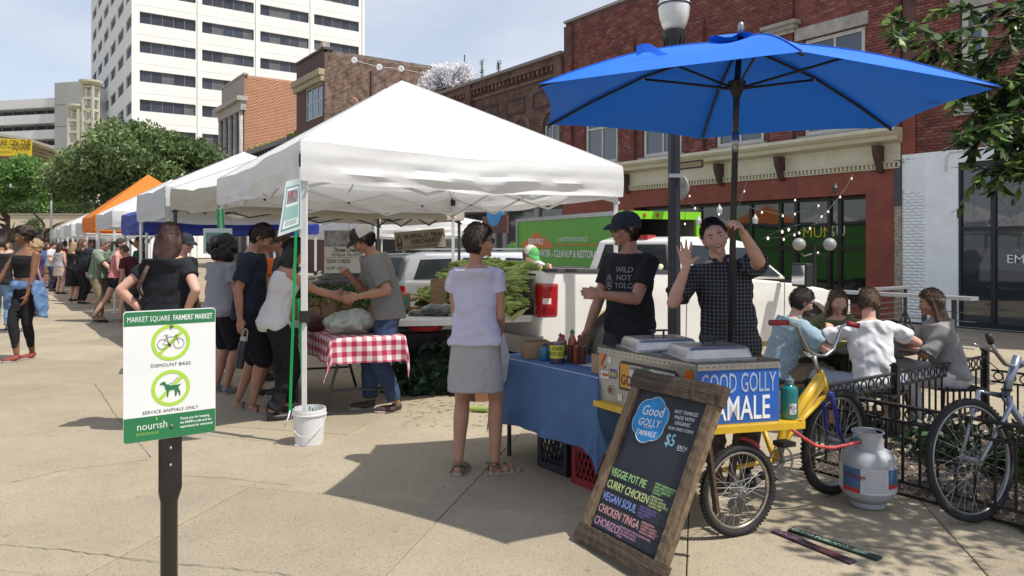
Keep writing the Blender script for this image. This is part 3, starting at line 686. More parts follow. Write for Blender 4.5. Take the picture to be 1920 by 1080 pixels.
# ------------------------------------------------------------------ trees
def leaf_cloud(name, cen, rad, n, size, m, parent, seed=1, shape='leaf', droop=.0, shell=.55):
 """n leaf-sized faces spread through ellipsoid clumps"""
 r = np.random.default_rng(seed); cen = A(cen); rad = A(rad); w = np.prod(rad, 1) ** .67; w /= w.sum()
 ci = r.choice(len(cen), n, p=w); d = r.normal(size=(n, 3)); d /= np.linalg.norm(d, axis=1)[:, None]
 q = (shell + (1 - shell) * r.random(n) ** .6) * (1 + .12 * r.normal(size=n))
 p = cen[ci] + d * rad[ci] * q[:, None]
 ax = r.normal(size=(n, 3)); ax[:, 2] -= droop; ax /= np.linalg.norm(ax, axis=1)[:, None]
 nn = np.cross(ax, r.normal(size=(n, 3)) + d * .8); nn /= np.linalg.norm(nn, axis=1)[:, None]; sd_ = np.cross(nn, ax)
 L = size * (.6 + .8 * r.random(n)); Wd = L * .45
 a, s_, l, w_ = p, sd_, (ax * L[:, None]), (sd_ * Wd[:, None] * .5)
 v = np.stack([a, a + l * .5 + w_, a + l, a + l * .5 - w_], 1).reshape(-1, 3)
 f = np.arange(n * 4).reshape(-1, 4)
 rnd = np.clip(r.random(n) * .6 + .4 * r.random(len(cen))[ci], 0, 1)
 return fastmesh(name, v, f, m, parent, np.repeat(rnd, 4))
def limbs(mb, base, top, r0, n, spread, seed, up=.5):
 r = random.Random(seed); mb.tube([base, base.lerp(top, .5) + Vector((r.uniform(-.1, .1), r.uniform(-.1, .1), 0)) * r0 * 5, top], [r0, r0 * .8, r0 * .5], 9)
 for k in range(n):
  a = base.lerp(top, r.uniform(.35, 1)); t = r.uniform(0, 6.28); d = Vector((math.cos(t), math.sin(t), r.uniform(up * .4, up * 1.8))) * spread * r.uniform(.5, 1)
  mb.tube([a, a + d * .5 + Vector((0, 0, .06 * spread)), a + d], [r0 * .42, r0 * .28, r0 * .08], 6)
BARK = mat('bark', (.09, .065, .045), .95, var=.4, vs=8, bump=.8, bs=25, stretch=(1, 1, .2))
def tree(label, x, y, h, crown, n, size, m, seed, trunk_h=None, r0=.22, group=None, shell=.5, name='street_tree'):
 t = thing(name, label, 'tree', (x, y, gh(x, y)), 0, group)
 mb = MB(); limbs(mb, Vector((0, 0, -.1)), Vector((0, 0, trunk_h or h * .55)), r0, 14, h * .35, seed); mb.build('trunk', BARK, t, True)
 leaf_cloud('crown', [c[:3] for c in crown], [c[3:] for c in crown], n, size, m, t, seed, shell=shell)
 return t
def clumps(seed, cx, cz, rx, rz, n, k=.34, ry=None):
 r = random.Random(seed); out = []
 for i in range(n):
  while True:
   a, b, c = r.uniform(-1, 1), r.uniform(-1, 1), r.uniform(-1, 1)
   if a*a + b*b + c*c < 1: break
  q = r.uniform(.6, 1.25) * k; out.append((cx + a*rx, b * (ry or rx), cz + c*rz, rx*q, (ry or rx)*q, rz*q*1.0))
 return out
LEAF_D = attr_mat('leaf_dark', ['#3d4f2c', '#546a3c', '#6f8350', '#93a26c'], .55, 0, grain=.1, trans=.3)
LEAF_B = attr_mat('leaf_bright', ['#4c7236', '#628a44', '#80a85a', '#9cb968'], .55, 0, grain=.1, trans=.4)
LEAF_N = attr_mat('leaf_near', ['#1d301a', '#2a4221', '#4a6a34', '#93ad5c'], .42, 0, grain=.1, trans=.35)
def trees():
 Y = 40; s = Y/FPX
 tree('big full green tree in front of the white tower', X(265, Y), Y, 7.2, clumps(3, 0, CH+(HZ-318)*s, 3.9, 2.0, 60) + clumps(4, .3, CH+(HZ-300)*s, 3.4, 1.7, 22) + [(-1.2, 0, CH+(HZ-262)*s, 1.1, 1.2, .8), (1.4, 0, CH+(HZ-272)*s, 1.2, 1.2, .7)], 42000, .26, LEAF_D, 11)
 Y = 48; s = Y/FPX
 tree('dark tree spreading low left of the big tree', X(175, Y), Y, 6, clumps(5, 0, CH+(HZ-340)*s, 2.6, 1.5, 26), 14000, .26, LEAF_D, 12)
 tree('bright green small tree at the left edge', X(15, 44), 44, 6, clumps(6, 0, CH+(HZ-335)*44/FPX, 1.9, 1.5, 20), 9000, .24, LEAF_B, 13)
 tree('slender pale green tree beside the far lamp pole', X(82, 60), 60, 6, clumps(7, 0, CH+(HZ-352)*60/FPX, 1.6, 1.7, 14), 5000, .24, LEAF_B, 14)
 tree('round clipped bush standing by the cream wall', X(63, 58), 58, 2.2, [(0, 0, CH+(HZ-422)*58/FPX, .5, .5, .55)], 900, .15, LEAF_D, 15, .8, .05, name='round_bush')
 h = thing('hedge', 'dark hedge along the top of the cream wall', 'hedge', (0, 0, 0)); Yh = 69
 leaf_cloud('foliage', [(X(px, Yh), Yh, CH+(HZ-388)*Yh/FPX) for px in range(-60, 170, 12)], [(.7, .5, .75)]*20, 9000, .16, LEAF_D, h, 5, shell=.3)
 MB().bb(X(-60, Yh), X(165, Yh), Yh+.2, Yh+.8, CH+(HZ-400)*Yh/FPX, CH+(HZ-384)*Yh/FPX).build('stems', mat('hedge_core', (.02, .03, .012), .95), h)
 lp = thing('lamp_pole', 'thin grey lamp pole standing before the far trees', 'lamp post', (X(96, 56), 56, gh(X(96, 56), 56)))
 zt = CH+(HZ-318)*56/FPX; MB().cyl((0, 0, 0), (0, 0, zt), .09, .06, 8).build('pole', mat('galvanised', (.35, .36, .36), .5, .6), lp, True); MB().bb(-.25, .25, -.12, .12, zt, zt+.12).build('lamp_head', MATS['galvanised'], lp)
 # blossom-white light tree on the roof terrace
 Yb = FY(840) + 3; c = P(835, 150, Yb)
 t = thing('blossom_tree', 'white blossoming artificial tree on the roof terrace', 'tree', (c.x, c.y, CH+(HZ-185)*Yb/FPX))
 mb = MB(); limbs(mb, Vector((0, 0, -.4)), Vector((.1, 0, .7)), .12, 9, .8, 5, .9); mb.build('trunk', mat('dark_wood', (.03, .022, .018), .9), t, True)
 leaf_cloud('blossom', [(-.75, 0, 1.05), (-.2, 0, 1.45), (.3, 0, 1.15), (.85, 0, 1.5), (1.15, 0, 1.0), (-.9, 0, .6), (.6, 0, .7), (.05, 0, .8)], [(.55, .5, .42)]*8, 7000, .17, mat('blossom', (.85, .84, .86), .7, trans=.3), t, 8, shell=.2)
 # roof terrace clutter
 te = thing('terrace_plants', 'planting and red parasol on the roof terrace', 'planter', tuple(P(850, 170, Yb)))
 leaf_cloud('foliage', [(-.6, 0, -.1), (0, 0, 0), (.5, 0, .1), (.9, 0, 0), (1.3, 0, .2)], [(.4, .4, .3)]*5, 900, .14, attr_mat('terrace_leaf', ['#5b5a33', '#6d6a3a', '#39532a']), te, 3)
 MB().loft([[(.3, -.3, .38), (1.1, -.3, .4), (1.1, .5, .4), (.3, .5, .38)], [(.65, 0, .52), (.75, 0, .52), (.75, .1, .52), (.65, .1, .52)]]).build('parasol', mat('red_parasol', (.45, .03, .04), .7), te)
 for i, (px, yb, yt) in enumerate(((871, 178, 103), (904, 150, 115), (935, 140, 118))):
  q = P(px, yb, Yb); zt2 = P(px, yt, Yb).z
  t2 = thing('terrace_pole', ['tallest dark pole beside the white blossom tree', 'leafy festoon pole right of the blossom tree', 'shorter leafy festoon pole on brown roof'][i], 'pole', tuple(q))
  m = MB(); m.cyl((0, 0, -.2), (0, 0, zt2-q.z), .035, .03, 6); m.build('pole', MATS['dark_wood'], t2)
  if i: leaf_cloud('foliage', [(0, 0, zz) for zz in np.linspace(.1, zt2-q.z, 5)], [(.1, .1, .12)]*5, 120, .1, LEAF_D, t2, i)
 st = thing('string_lights', 'white paper flowers strung across the dark brick wall', 'garland', (0, 0, 0)); Ys = 46
 pts = [(664, 113), (711, 126), (752, 129), (785, 136)]
 m = MB(); m.tube([P(px, py, Ys) for px, py in pts], .02, 4); m.build('wire', WHITEP, st)
 for px, py in pts[:3]:
  c = P(px, py, Ys); m = MB()
  for k in range(9): t_ = 6.28*k/9; m.sph(c + Vector((math.cos(t_)*.11, 0, math.sin(t_)*.12)), (.10, .03, .09), 6)
  m.build('paper_flower', mat('paper_white', (.75, .74, .74), .8), st)
 fl = thing('flamingo', 'pink flamingo figure on the wall above tent', 'ornament', (0, 0, 0)); Yf = 40
 m = MB(); m.tube([P(a, b, Yf) for a, b in ((661, 208), (664, 198), (672, 193), (668, 186), (660, 183))], .05, 6); m.sph(P(678, 199, Yf), (.3, .15, .14), 8); m.build('body', mat('flamingo_pink', (.55, .2, .2), .6), fl, True)
def near_branches():
 """the tree in the fenced bed: trunk stands right of the picture, twigs hang into it"""
 t = thing('plaza_tree', 'leafy tree at the right edge overhanging the fenced bed', 'tree', (4.35, 4.75, gh(4.35, 4.75)))
 mb = MB(); o = Vector((4.35, 4.75, 0)); limbs(mb, Vector((0, 0, -.05)), Vector((.05, 0, 3.2)), .13, 8, .9, 4, 1.0)
 r = random.Random(12); v = []; rnd = []; b2 = MB()
 def twig(pts, den, ls, droop=.5):
  pts = [Vector(p) - o for p in pts]; mb.tube(pts, np.linspace(.008, .002, len(pts)), 5)
  for a, b in zip(pts, pts[1:]):
   L = (b - a).length; n = max(2, int(L * den))
   for k in range(n):
    p = a.lerp(b, r.random()); d = (b - a).normalized()
    sd_ = d.cross(Vector((0, 0, 1))).normalized() * r.choice((-1, 1))
    l = (d * .55 + sd_ * r.uniform(.3, 1) + Vector((0, 0, -droop * r.random())) + Vector((r.uniform(-.3, .3), r.uniform(-.3, .3), r.uniform(-.25, .25)))).normalized()
    w_ = p + o
    if 960 + w_.x/w_.y*FPX < 1668: continue
    s = ls * r.uniform(.6, 1.15); nrm = l.cross(Vector((r.uniform(-.5, .5), r.uniform(-.5, .5), 1))).normalized(); w = nrm * s * .2; fold = l.cross(nrm) * s * .05
    q = [p, p + l*s*.35 + w + fold, p + l*s*.7 + w*.75 + fold, p + l*s, p + l*s*.7 - w*.75 + fold, p + l*s*.35 - w + fold]
    v.extend([tuple(x) for x in q]); rnd.extend([r.random()]*6)
 # main limbs into the frame, given by picture path and distance
 for path, Y0, Y1, den in (
  ([(2300, -150), (2080, -60), (1960, -10), (1850, 30), (1760, 50), (1672, 14)], 4.7, 4.3, 62),
  ([(2300, 60), (2060, 60), (1900, 50), (1800, 60), (1720, 50), (1670, 10)], 4.6, 4.1, 40),
  ([(2250, 100), (2050, 120), (1920, 130), (1850, 150), (1790, 120), (1740, 75), (1690, 40)], 4.6, 4.2, 55),
  ([(2250, 160), (2050, 170), (1930, 190), (1860, 215), (1830, 228), (1800, 232)], 4.5, 4.2, 90),
  ([(2250, 200), (2050, 230), (1950, 250), (1890, 285), (1850, 300), (1838, 312)], 4.5, 4.4, 75),
  ([(2200, 100), (2020, 60), (1930, 90), (1880, 160), (1840, 200), (1810, 170)], 4.6, 4.5, 90),
  ([(2200, -100), (2020, -80), (1940, 0), (1890, 60), (1850, 100), (1790, 90)], 4.9, 4.6, 90),
  ([(2200, 200), (2040, 230), (1970, 250), (1930, 285), (1905, 310)], 4.5, 4.3, 55),
  ([(2200, -100), (2040, -60), (1960, 30), (1925, 130), (1905, 220), (1890, 300)], 5.0, 4.7, 120),
  ([(2200, 0), (2040, 20), (1950, 70), (1900, 140), (1880, 230), (1868, 270)], 5.2, 4.9, 120),
  ([(2200, 100), (2050, 150), (1970, 180), (1935, 220), (1915, 270), (1912, 320)], 4.8, 4.6, 80),
  ([(2200, -200), (2040, -160), (1980, -60), (1900, -10), (1840, 10), (1790, -5)], 5.2, 4.9, 80)):
  n = len(path); pts = [P(px, py, Y0 + 2.1 + (Y1-Y0)*i/(n-1)) for i, (px, py) in enumerate(path)]; mb.tube([Vector((.05, 0, 2.4)), (pts[0]-o)*.5 + Vector((.1, 0, 1.6)), pts[0]-o, pts[1]-o], [.045, .03, .018, .008], 7)
  twig(pts[1:], den*.75, .165)
  for a, b in zip(pts[1:], pts[2:]):                        # side twigs
   for k in range(3):
    c = a.lerp(b, r.random()); d = Vector((r.uniform(-.3, .18), r.uniform(-.3, .3), r.uniform(-.26, .1)))
    twig([c, c + d*.6, c + d + Vector((0, 0, -.05))], den*.7, .15)
 mb.build('trunk', BARK, t, True)
 f = np.arange(len(v)).reshape(-1, 6); fastmesh('crown', v, f, LEAF_N, t, rnd)
 # more crown beyond the frame, above the bed: it throws the dappled shade
 leaf_cloud('upper_crown', [(-.2, -1.2, 3.6), (-.7, -.85, 3.6), (.2, -1.5, 3.5), (-.5, -1.7, 3.7), (.5, -1.0, 3.5), (.9, -.5, 3.4), (1.1, -1.6, 3.4)], [(.5, .5, .35)]*7, 2300, .12, LEAF_N, t, 9, shell=.1)

# ------------------------------------------------------------------ market tents
WCLOTH = mat('white_canopy', (.80, .80, .79), .75, trans=.32, var=.03, vs=3, bump=.5, bs=4); BCLOTH = mat('beige_canopy', (.52, .47, .38), .8, trans=.22)
OCLOTH = mat('orange_canopy', (.75, .23, .025), .75, trans=.35); BLCLOTH = mat('blue_tarp', (.04, .07, .38), .6, trans=.3)
WM = mat('white_steel', (.68, .68, .67), .4, var=.06, vs=10); DM = mat('dark_steel', (.05, .05, .055), .5); BKP = mat('black_plastic', (.015, .015, .015), .5)
GREYV = mat('grey_white_cloth', (.60, .61, .62), .8, trans=.2)
def tent(label, A_, e1, e2, L1, L2, eave, peak, drop, roof, val, seed=1, legs=(1, 1, 1, 1), truss=True, legm=None, wr=1.0, zc=None, hip=.12, nu=16):
 """corners: A near-left, B = A + e1*L1 (right), D, C = A + e2*L2 (down the street)"""
 r = random.Random(seed); A_ = Vector(A_); e1, e2 = Vector(e1).normalized(), Vector(e2).normalized()
 t = thing('market_tent', label, 'tent', (A_.x, A_.y, gh(A_.x, A_.y))); o = Vector((A_.x, A_.y, gh(A_.x, A_.y)))
 cs = [A_, A_ + e1*L1, A_ + e1*L1 + e2*L2, A_ + e2*L2]; zc = zc or [eave]*4
 c3 = [Vector((c.x, c.y, z)) - o for c, z in zip(cs, zc)]; top = sum(c3, Vector()) / 4; top.z = peak - o.z
 ph = [r.uniform(0, 6) for _ in range(8)]
 m = MB(); edge = []
 for k in range(4):
  a, b = c3[k], c3[(k+1) % 4]; nrm = ((b-a).cross(top-a)).normalized()
  def fn(u, v, a=a, b=b, nrm=nrm, k=k):
   q = a.lerp(b, u).lerp(top, v); e = math.sin(math.pi*u)
   sag = -.05*e*math.sin(math.pi*min(1, v*1.1)); w = wr*.012*math.sin(9*u + ph[k] + 5*v)*e*(1-v) + wr*.008*math.sin(21*u*(1-v) - 9*v + ph[k+3])*e
   return tuple(q + nrm * (sag*.6 + w) - Vector((0, 0, .03*e*(1-v)*wr)))
  m.grid(fn, nu, nu-2); edge.append(fn)
  sm_ = MB(); sm_.tube([Vector(fn(0, j/12)) + Vector((0, 0, .004)) for j in range(12)], .007, 5, flat=.6); sm_.build('seam', val, t, True)
 # rounded fold over the eave: valance hangs below
 for k in range(4):
  a, b = c3[k], c3[(k+1) % 4]; out = Vector(((b-a).y, -(b-a).x, 0)).normalized()
  def fv(u, v, a=a, b=b, out=out, k=k):
   q = Vector(edge[k](u, 0)); e = math.sin(math.pi*u)**.5 if 0 < u < 1 else 0
   w = wr*(.018*math.sin(7*u + ph[k]*2 + 3*v) + .012*math.sin(5*v*3.1 + 2.5*u + ph[k+2]) + .006*math.sin(31*u + 11*v + ph[k]))*e*min(1.35, v*2.2)
   return tuple(q + out*(w + .03*math.sin(v*math.pi)*wr*.4) - Vector((0, 0, v*drop + .012*math.sin(11*u+ph[k])*v*e)))
  if val is roof: m.grid(fv, nu*2, 8)
  else: q = MB(); q.grid(fv, nu*2, 8); q.build('valance', val, t, True)
 m.build('canopy', roof, t, 'auto')
 legm = legm or WM
 for k in range(4):
  if not legs[k]: continue
  c = c3[k]; d = (Vector((top.x, top.y, 0)) - Vector((c.x, c.y, 0))).normalized()*.075; f = Vector((c.x, c.y, 0)) + d; zg = gh(f.x+o.x, f.y+o.y) - o.z
  mb = MB(); mb.bb(f.x-.016, f.x+.016, f.y-.016, f.y+.016, zg+.012, c.z*.50); mb.bb(f.x-.021, f.x+.021, f.y-.021, f.y+.021, c.z*.42, c.z-.06)
  l = mb.build('leg', legm, t); MB().bb(f.x-.06, f.x+.06, f.y-.05, f.y+.05, zg, zg+.01).build('foot_plate', legm, l)
  MB().bb(f.x-.032, f.x+.032, f.y-.032, f.y+.032, c.z*.42-.04, c.z*.42+.05).build('leg_clamp', BKP, l)
  MB().bb(f.x-.034, f.x+.034, f.y-.034, f.y+.034, c.z-.2, c.z-.1).build('corner_bracket', BKP, l)
 if truss:
  for k in range(4):
   a, b = c3[k], c3[(k+1) % 4]; n = 3; ins = (Vector((top.x, top.y, 0)) - Vector(((a+b).x/2, (a+b).y/2, 0))).normalized()*.06
   q = [a.lerp(b, i/n) + ins for i in range(n+1)]; hi, lo = Vector((0, 0, -.08)), Vector((0, 0, -.37))
   for i in range(n):
    mb = MB(); mb.bar(q[i]+hi, q[i+1]+lo, .012, .025); mb.bar(q[i]+lo, q[i+1]+hi, .012, .025); mb.build('truss', legm, t)
    c = (q[i]+q[i+1])/2 + (hi+lo)/2; MB().sph(c, .018, 6).build('pivot', BKP, t)
   mid = (a+b)/2 + ins
   mb = MB(); tp = Vector((top.x, top.y, top.z-.15)); mb.bar(mid + hi, tp.lerp(mid, .0) - Vector((0, 0, .1)), .012, .025); mb.build('strut', legm, t)
  MB().cyl(top - Vector((0, 0, .02)), Vector((top.x, top.y, top.z-1.05)), .018, n=8).build('centre_pole', legm, t)
  for k in range(4): mb = MB(); a = c3[k]; mb.bar(a.lerp(top, .02) - Vector((0, 0, .14)), top - Vector((0, 0, .12)), .012, .025); mb.build('rafter', legm, t)
 return t, c3, o
def tents():
 A1 = (-1.628, 5.741); C1 = (-3.64, 9.22); B1 = (1.146, 7.71)
 e1 = Vector((B1[0]-A1[0], B1[1]-A1[1])); e2 = Vector((C1[0]-A1[0], C1[1]-A1[1]))
 tent('front white pop-up tent nearest the camera over the checked table', A1, e1, e2, e1.length, e2.length, 2.36, 3.42, .31, WCLOTH, WCLOTH, 4, legs=(1, 1, 1, 1), zc=[2.36, 2.36, 2.34, 2.36])
 n = U.copy(); v = V.copy()
 def at(t_, off=0.0): return Vector(C1) + U*t_ + v*off
 tent('beige-valanced tent with white roof, second in the row', at(.15, .05), v, n, 3.6, 3.0, 2.30, 3.2, .32, WCLOTH, BCLOTH, 7, legm=DM, zc=[2.3, 2.25, 2.25, 2.45])
 tent('third tent in the row with tall grey-white side valance', at(3.3), v, n, 3.2, 2.8, 2.5, 3.3, .50, WCLOTH, GREYV, 9)
 tent('blue tarpaulin tent squeezed between two white tents', at(6.3, .15), v, n, 3.5, 3.0, 2.22, 2.85, .42, BLCLOTH, BLCLOTH, 10)
 tent('white tent just before the orange tent', at(9.6), v, n, 3.1, 3.1, 2.35, 3.25, .38, WCLOTH, GREYV, 12)
 tent('orange pop-up tent in the middle of the row', at(13.0), v, n, 3.1, 3.3, 2.36, 3.65, .42, OCLOTH, OCLOTH, 13)
 tent('white tent just behind the orange tent', at(16.6, .1), v, n, 3.1, 3.0, 2.3, 3.2, .4, WCLOTH, GREYV, 14)
 for i, t_ in enumerate((20.0, 23.5, 27.2, 31.0, 35.0)):
  tent(['far white tent with grey corner flap, third beyond the orange one', 'small far white tent behind the woman with afro hair', 'distant white tent near the far end of the row', 'second to last white tent of the row', 'last and smallest white tent of the row'][i], at(t_, .1*i), v, n, 3.0, 3.0, 2.3+.05*(i % 2), 3.15, .42, WCLOTH, GREYV if i % 2 == 0 else WCLOTH, 20+i, truss=False, nu=8)
 # second line of canopies behind, seen only under the valances
 tent('low white canopy with red stripe behind the blue tent', at(5.5, 4.6), v, n, 3.0, 6.0, 2.1, 2.7, .35, WCLOTH, WCLOTH, 33, truss=False)

# ------------------------------------------------------------------ vehicles
CARGL = mat('car_glass', (.018, .024, .027), .08, spec=.35); TYRE = mat('tyre', (.018, .018, .018), .85, bump=.3, bs=90); RIM = mat('alloy', (.45, .45, .45), .35, .7)
REDL = mat('tail_red', (.36, .010, .014), .15, coat=.8); CLEAR = mat('lamp_clear', (.6, .58, .55), .15, coat=.8)
def wheel(parent, x, y, z, r, w, side):
 m = MB(); m.lathe([(r*.62, -w/2), (r*.93, -w/2), (r, -w*.38), (r, w*.38), (r*.93, w/2), (r*.62, w/2), (r*.62, -w/2)], n=28, M=Matrix.Rotation(R(90), 3, 'X')); m.v[-1] += A((x, y, z)); wh = m.build('wheel', TYRE, parent, 'auto')
 m = MB(); f = -side*w*.46 if False else side*w*.42
 m.lathe([(r*.62, 0), (r*.60, .02), (r*.54, -.02), (r*.2, -.03), (r*.16, .015), (.001, .02)], n=28, M=Matrix.Rotation(R(-90*side), 3, 'X')); m.v[-1] += A((x, y + f, z)); m.build('rim', RIM, wh, 'auto')
 for k in range(6): a = k*math.pi/3; c = Vector((x + math.cos(a)*r*.38, y + f + side*.0, z + math.sin(a)*r*.38)); MB().sph(c, (r*.1, .035, r*.1), 6).build('rim_hole', BKP, wh)
def shell_mesh(prof, w, m, name, parent, bev=.05, y0=None):
 """side outline (x,z) extruded across the car and rounded"""
 b = MB(); n = len(prof); b.add([(x, -w/2, z) for x, z in prof] + [(x, w/2, z) for x, z in prof], [tuple(range(n)), tuple(range(n, 2*n))[::-1]] + [(i, n+i, n+(i+1) % n, (i+1) % n) for i in range(n)])
 me = b.mesh(name, m); bm = bmesh.new(); bm.from_mesh(me); bmesh.ops.recalc_face_normals(bm, faces=bm.faces)
 es = [e for e in bm.edges if any(len(f.verts) > 4 for f in e.link_faces)]
 bmesh.ops.bevel(bm, geom=es, offset=bev, segments=4, affect='EDGES', profile=.55, clamp_overlap=True); bm.to_mesh(me); bm.free(); fix(me, 'auto')
 return link(name, me, parent)
def arch(cx, r, z0, n=9): return [(cx + r*math.cos(t), z0 + r*math.sin(t)) for t in np.linspace(math.pi, 0, n)]
def greenhouse(prof, w0, w1, z0, m, name, parent, bev=.05):
 """cabin: outline (x,z); width shrinks from w0 at the belt to w1 at the roof"""
 zt = max(z for x, z in prof); b = MB(); n = len(prof)
 def hw(z): return (w0 + (w1-w0)*max(0, (z-z0)/(zt-z0)))/2
 b.add([(x, -hw(z), z) for x, z in prof] + [(x, hw(z), z) for x, z in prof], [tuple(range(n)), tuple(range(n, 2*n))[::-1]] + [(i, n+i, n+(i+1) % n, (i+1) % n) for i in range(n)])
 me = b.mesh(name, m); bm = bmesh.new(); bm.from_mesh(me); bmesh.ops.recalc_face_normals(bm, faces=bm.faces)
 bmesh.ops.bevel(bm, geom=list(bm.edges), offset=bev, segments=3, affect='EDGES', profile=.6, clamp_overlap=True); bm.to_mesh(me); bm.free(); fix(me, 'auto')
 return link(name, me, parent), hw
def sidewin(poly, hw, parent, side, name='side_window', off=.006, frame=None):
 b = MB(); b.add([(x, side*(hw(z)+off), z) for x, z in poly], [tuple(range(len(poly)))]); return b.build(name, CARGL, parent)
TRK = (Vector((.29, 8.15, -.08)), Euler((0, R(1.6), R(33))), Vector((1.08, 1.08, 1.06)))
def pickup():
 W_ = mat('white_car_paint', (.72, .70, .66), .25, coat=.7, var=.04, vs=1.2)
 t = thing('pickup_truck', 'white extended-cab pickup truck with its bed full of corn', 'truck', TRK[0])
 t.rotation_euler = TRK[1]; t.scale = TRK[2]
 # local x: tail to nose, local -y: the side seen from the camera
 L = 5.35; w = 1.86; yy = w/2; rw = .37; xr, xf = 1.05, 4.42
 body = [(0, .55), (0, 1.22), (.02, 1.27), (1.0, 1.275), (2.05, 1.275), (4.0, 1.16), (4.7, 1.08), (5.15, .98), (5.33, .80), (5.35, .45), (5.1, .38)] + arch(xf, .47, .42)[::-1] + [(3.7, .34), (1.75, .34)] + arch(xr, .47, .42)[::-1] + [(.4, .42), (.05, .46)]
 m = MB(); n = len(body)
 o = shell_mesh(body, w, W_, 'body', t, .045); o.location = (0, yy, 0)
 cab = [(2.05, 1.2), (2.12, 1.66), (2.3, 1.715), (3.05, 1.72), (3.3, 1.68), (3.98, 1.2)]
 c, hw = greenhouse(cab, w-.06, w-.42, 1.2, W_, 'cab', t, .05); c.location = (0, yy, 0)
 g = MB(); g.add([(2.035, -.66, 1.27), (2.035, .66, 1.27), (2.085, .56, 1.61), (2.085, -.56, 1.61)], [(0, 1, 2, 3)]); g.build('rear_window', CARGL, c)
 sidewin([(2.28, 1.25), (2.86, 1.25), (2.86, 1.6), (2.32, 1.61), (2.25, 1.5)], hw, c, -1, off=.012); sidewin([(2.98, 1.25), (3.82, 1.24), (3.3, 1.6), (2.98, 1.6)], hw, c, -1, off=.012)
 g = MB(); g.add([(4.0, -.7, 1.2), (4.0, .7, 1.2), (3.36, .62, 1.64), (3.36, -.62, 1.64)], [(0, 1, 2, 3)]); g.v[-1] += A((.012, 0, .012)); g.build('windscreen', CARGL, c)
 MB().bb(2.16, 2.3, -.17, .17, 1.675, 1.735).build('brake_light', REDL, c)
 # tail lamp wraps the corner
 for s in (0, w):
  m = MB(); y0 = s; sgn = -1 if s == 0 else 1
  m.bb(-.02, .22, y0-.012 if sgn < 0 else y0-.1, y0+.1 if sgn < 0 else y0+.012, .79, 1.15); tl = link('tail_light', bevel(m.mesh('tail_light', REDL), .035, 4), t)
  m = MB(); m.bb(.015, .12, y0+sgn*.013-.003, y0+sgn*.013+.003, .93, .99); m.build('reverse_lamp', mat('reverse_clear', (.75, .62, .6), .2), tl)
  MB().bb(.02, .17, y0+sgn*.013-.003, y0+sgn*.013+.003, .83, .90).build('lower_lamp', mat('lamp_dark', (.22, .005, .008), .2, coat=.6), tl)
 rail = mat('bed_rail', (.06, .06, .06), .7); MB().bb(.05, 2.02, -.012, .07, 1.268, 1.30).build('bed_rail', rail, t); MB().bb(.05, 2.02, w-.07, w+.012, 1.268, 1.30).build('bed_rail', rail, t)
 # open tailgate hanging level, bumper
 MB().bb(-.62, -.01, .12, w-.12, .74, .81).build('tailgate', W_, t); bp = MB().bb(-.16, .03, -.02, w+.02, .42, .6).build('bumper', mat('chrome', (.5, .5, .5), .2, .9), t)
 MB().bb(.0, .02, .1, w-.1, .8, 1.24).build('bed_opening', BKP, t)
 # shut lines, handle, mirror, mould
 ln = mat('shut_line', (.12, .12, .12), .8)
 for x, z0, z1 in ((2.08, .42, 1.25), (2.92, .36, 1.23), (3.86, .42, 1.15)): MB().bb(x-.006, x+.006, -.0035, .01, z0, z1).build('shut_line', ln, t)
 MB().bb(3.0, 3.2, -.03, -.002, 1.06, 1.1).build('door_handle', W_, t)
 mm = MB(); mm.bb(3.72, 3.80, -.30, -.02, 1.16, 1.2); mr = mm.build('mirror_arm', BKP, t); mh = MB().bb(3.66, 3.80, -.46, -.24, 1.12, 1.42); o = link('mirror', bevel(mh.mesh('mirror', BKP), .03, 3), t)
 MB().bb(3.648, 3.658, -.44, -.26, 1.15, 1.39).build('mirror_glass', mat('mirror_glass', (.5, .52, .55), .08, .9), o)
 a = MB(); a.bb(5.05, 5.3, -.01, .25, .74, .92); link('headlight', bevel(a.mesh('headlight', CLEAR), .03), t)
 for cx in (xr, xf):                                           # rusty flared arches
  q = MB(); pts = arch(cx, .49, .42, 15); q.tube([(x, -.004, z) for x, z in pts], .028, 6, flat=.7); q.build('arch_trim', mat('tan_flare', (.38, .30, .19), .6, var=.3, vs=8) if cx == xr else W_, t, True)
  MB().bb(cx-.44, cx+.44, .06, w-.06, .36, .86).build('wheel_well', BKP, t)
  for s in (0, 1): wheel(t, cx, .1 if s == 0 else w-.1, rw, rw, .24, -1 if s == 0 else 1)
 text('4x4', .17, mat('decal_grey', (.2, .21, .22), .5), t, (.60, -.012, 1.0), shear=.3, sx=1.25, bold=.02); 
 rust = mat('rusty_sill', (.30, .2, .1), .9, var=.5, vs=20); MB().bb(1.62, 3.6, -.002, .04, .335, .40).build('rusty_sill', rust, t)
 # what lies in the rear window
 c2 = thing('drink_can', 'yellow and white can lying behind the truck rear window', 'can', (0, 0, 0)); c2.parent = None
 mw = Matrix.LocRotScale(*TRK); p = mw @ Vector((1.9, .42, 1.335)); q = mw @ Vector((1.9, .24, 1.335))
 c2.location = p; m = MB(); m.cyl((0, 0, 0), tuple(q-p), .035, n=12); m.build('can_body', mat('can_white', (.7, .68, .4), .3), c2, True); m = MB(); m.cyl(tuple((q-p)*.55), tuple((q-p)*.9), .036, n=12); m.build('can_band', mat('can_blue', (.05, .1, .35), .3), c2, True)
 return t, mw, w
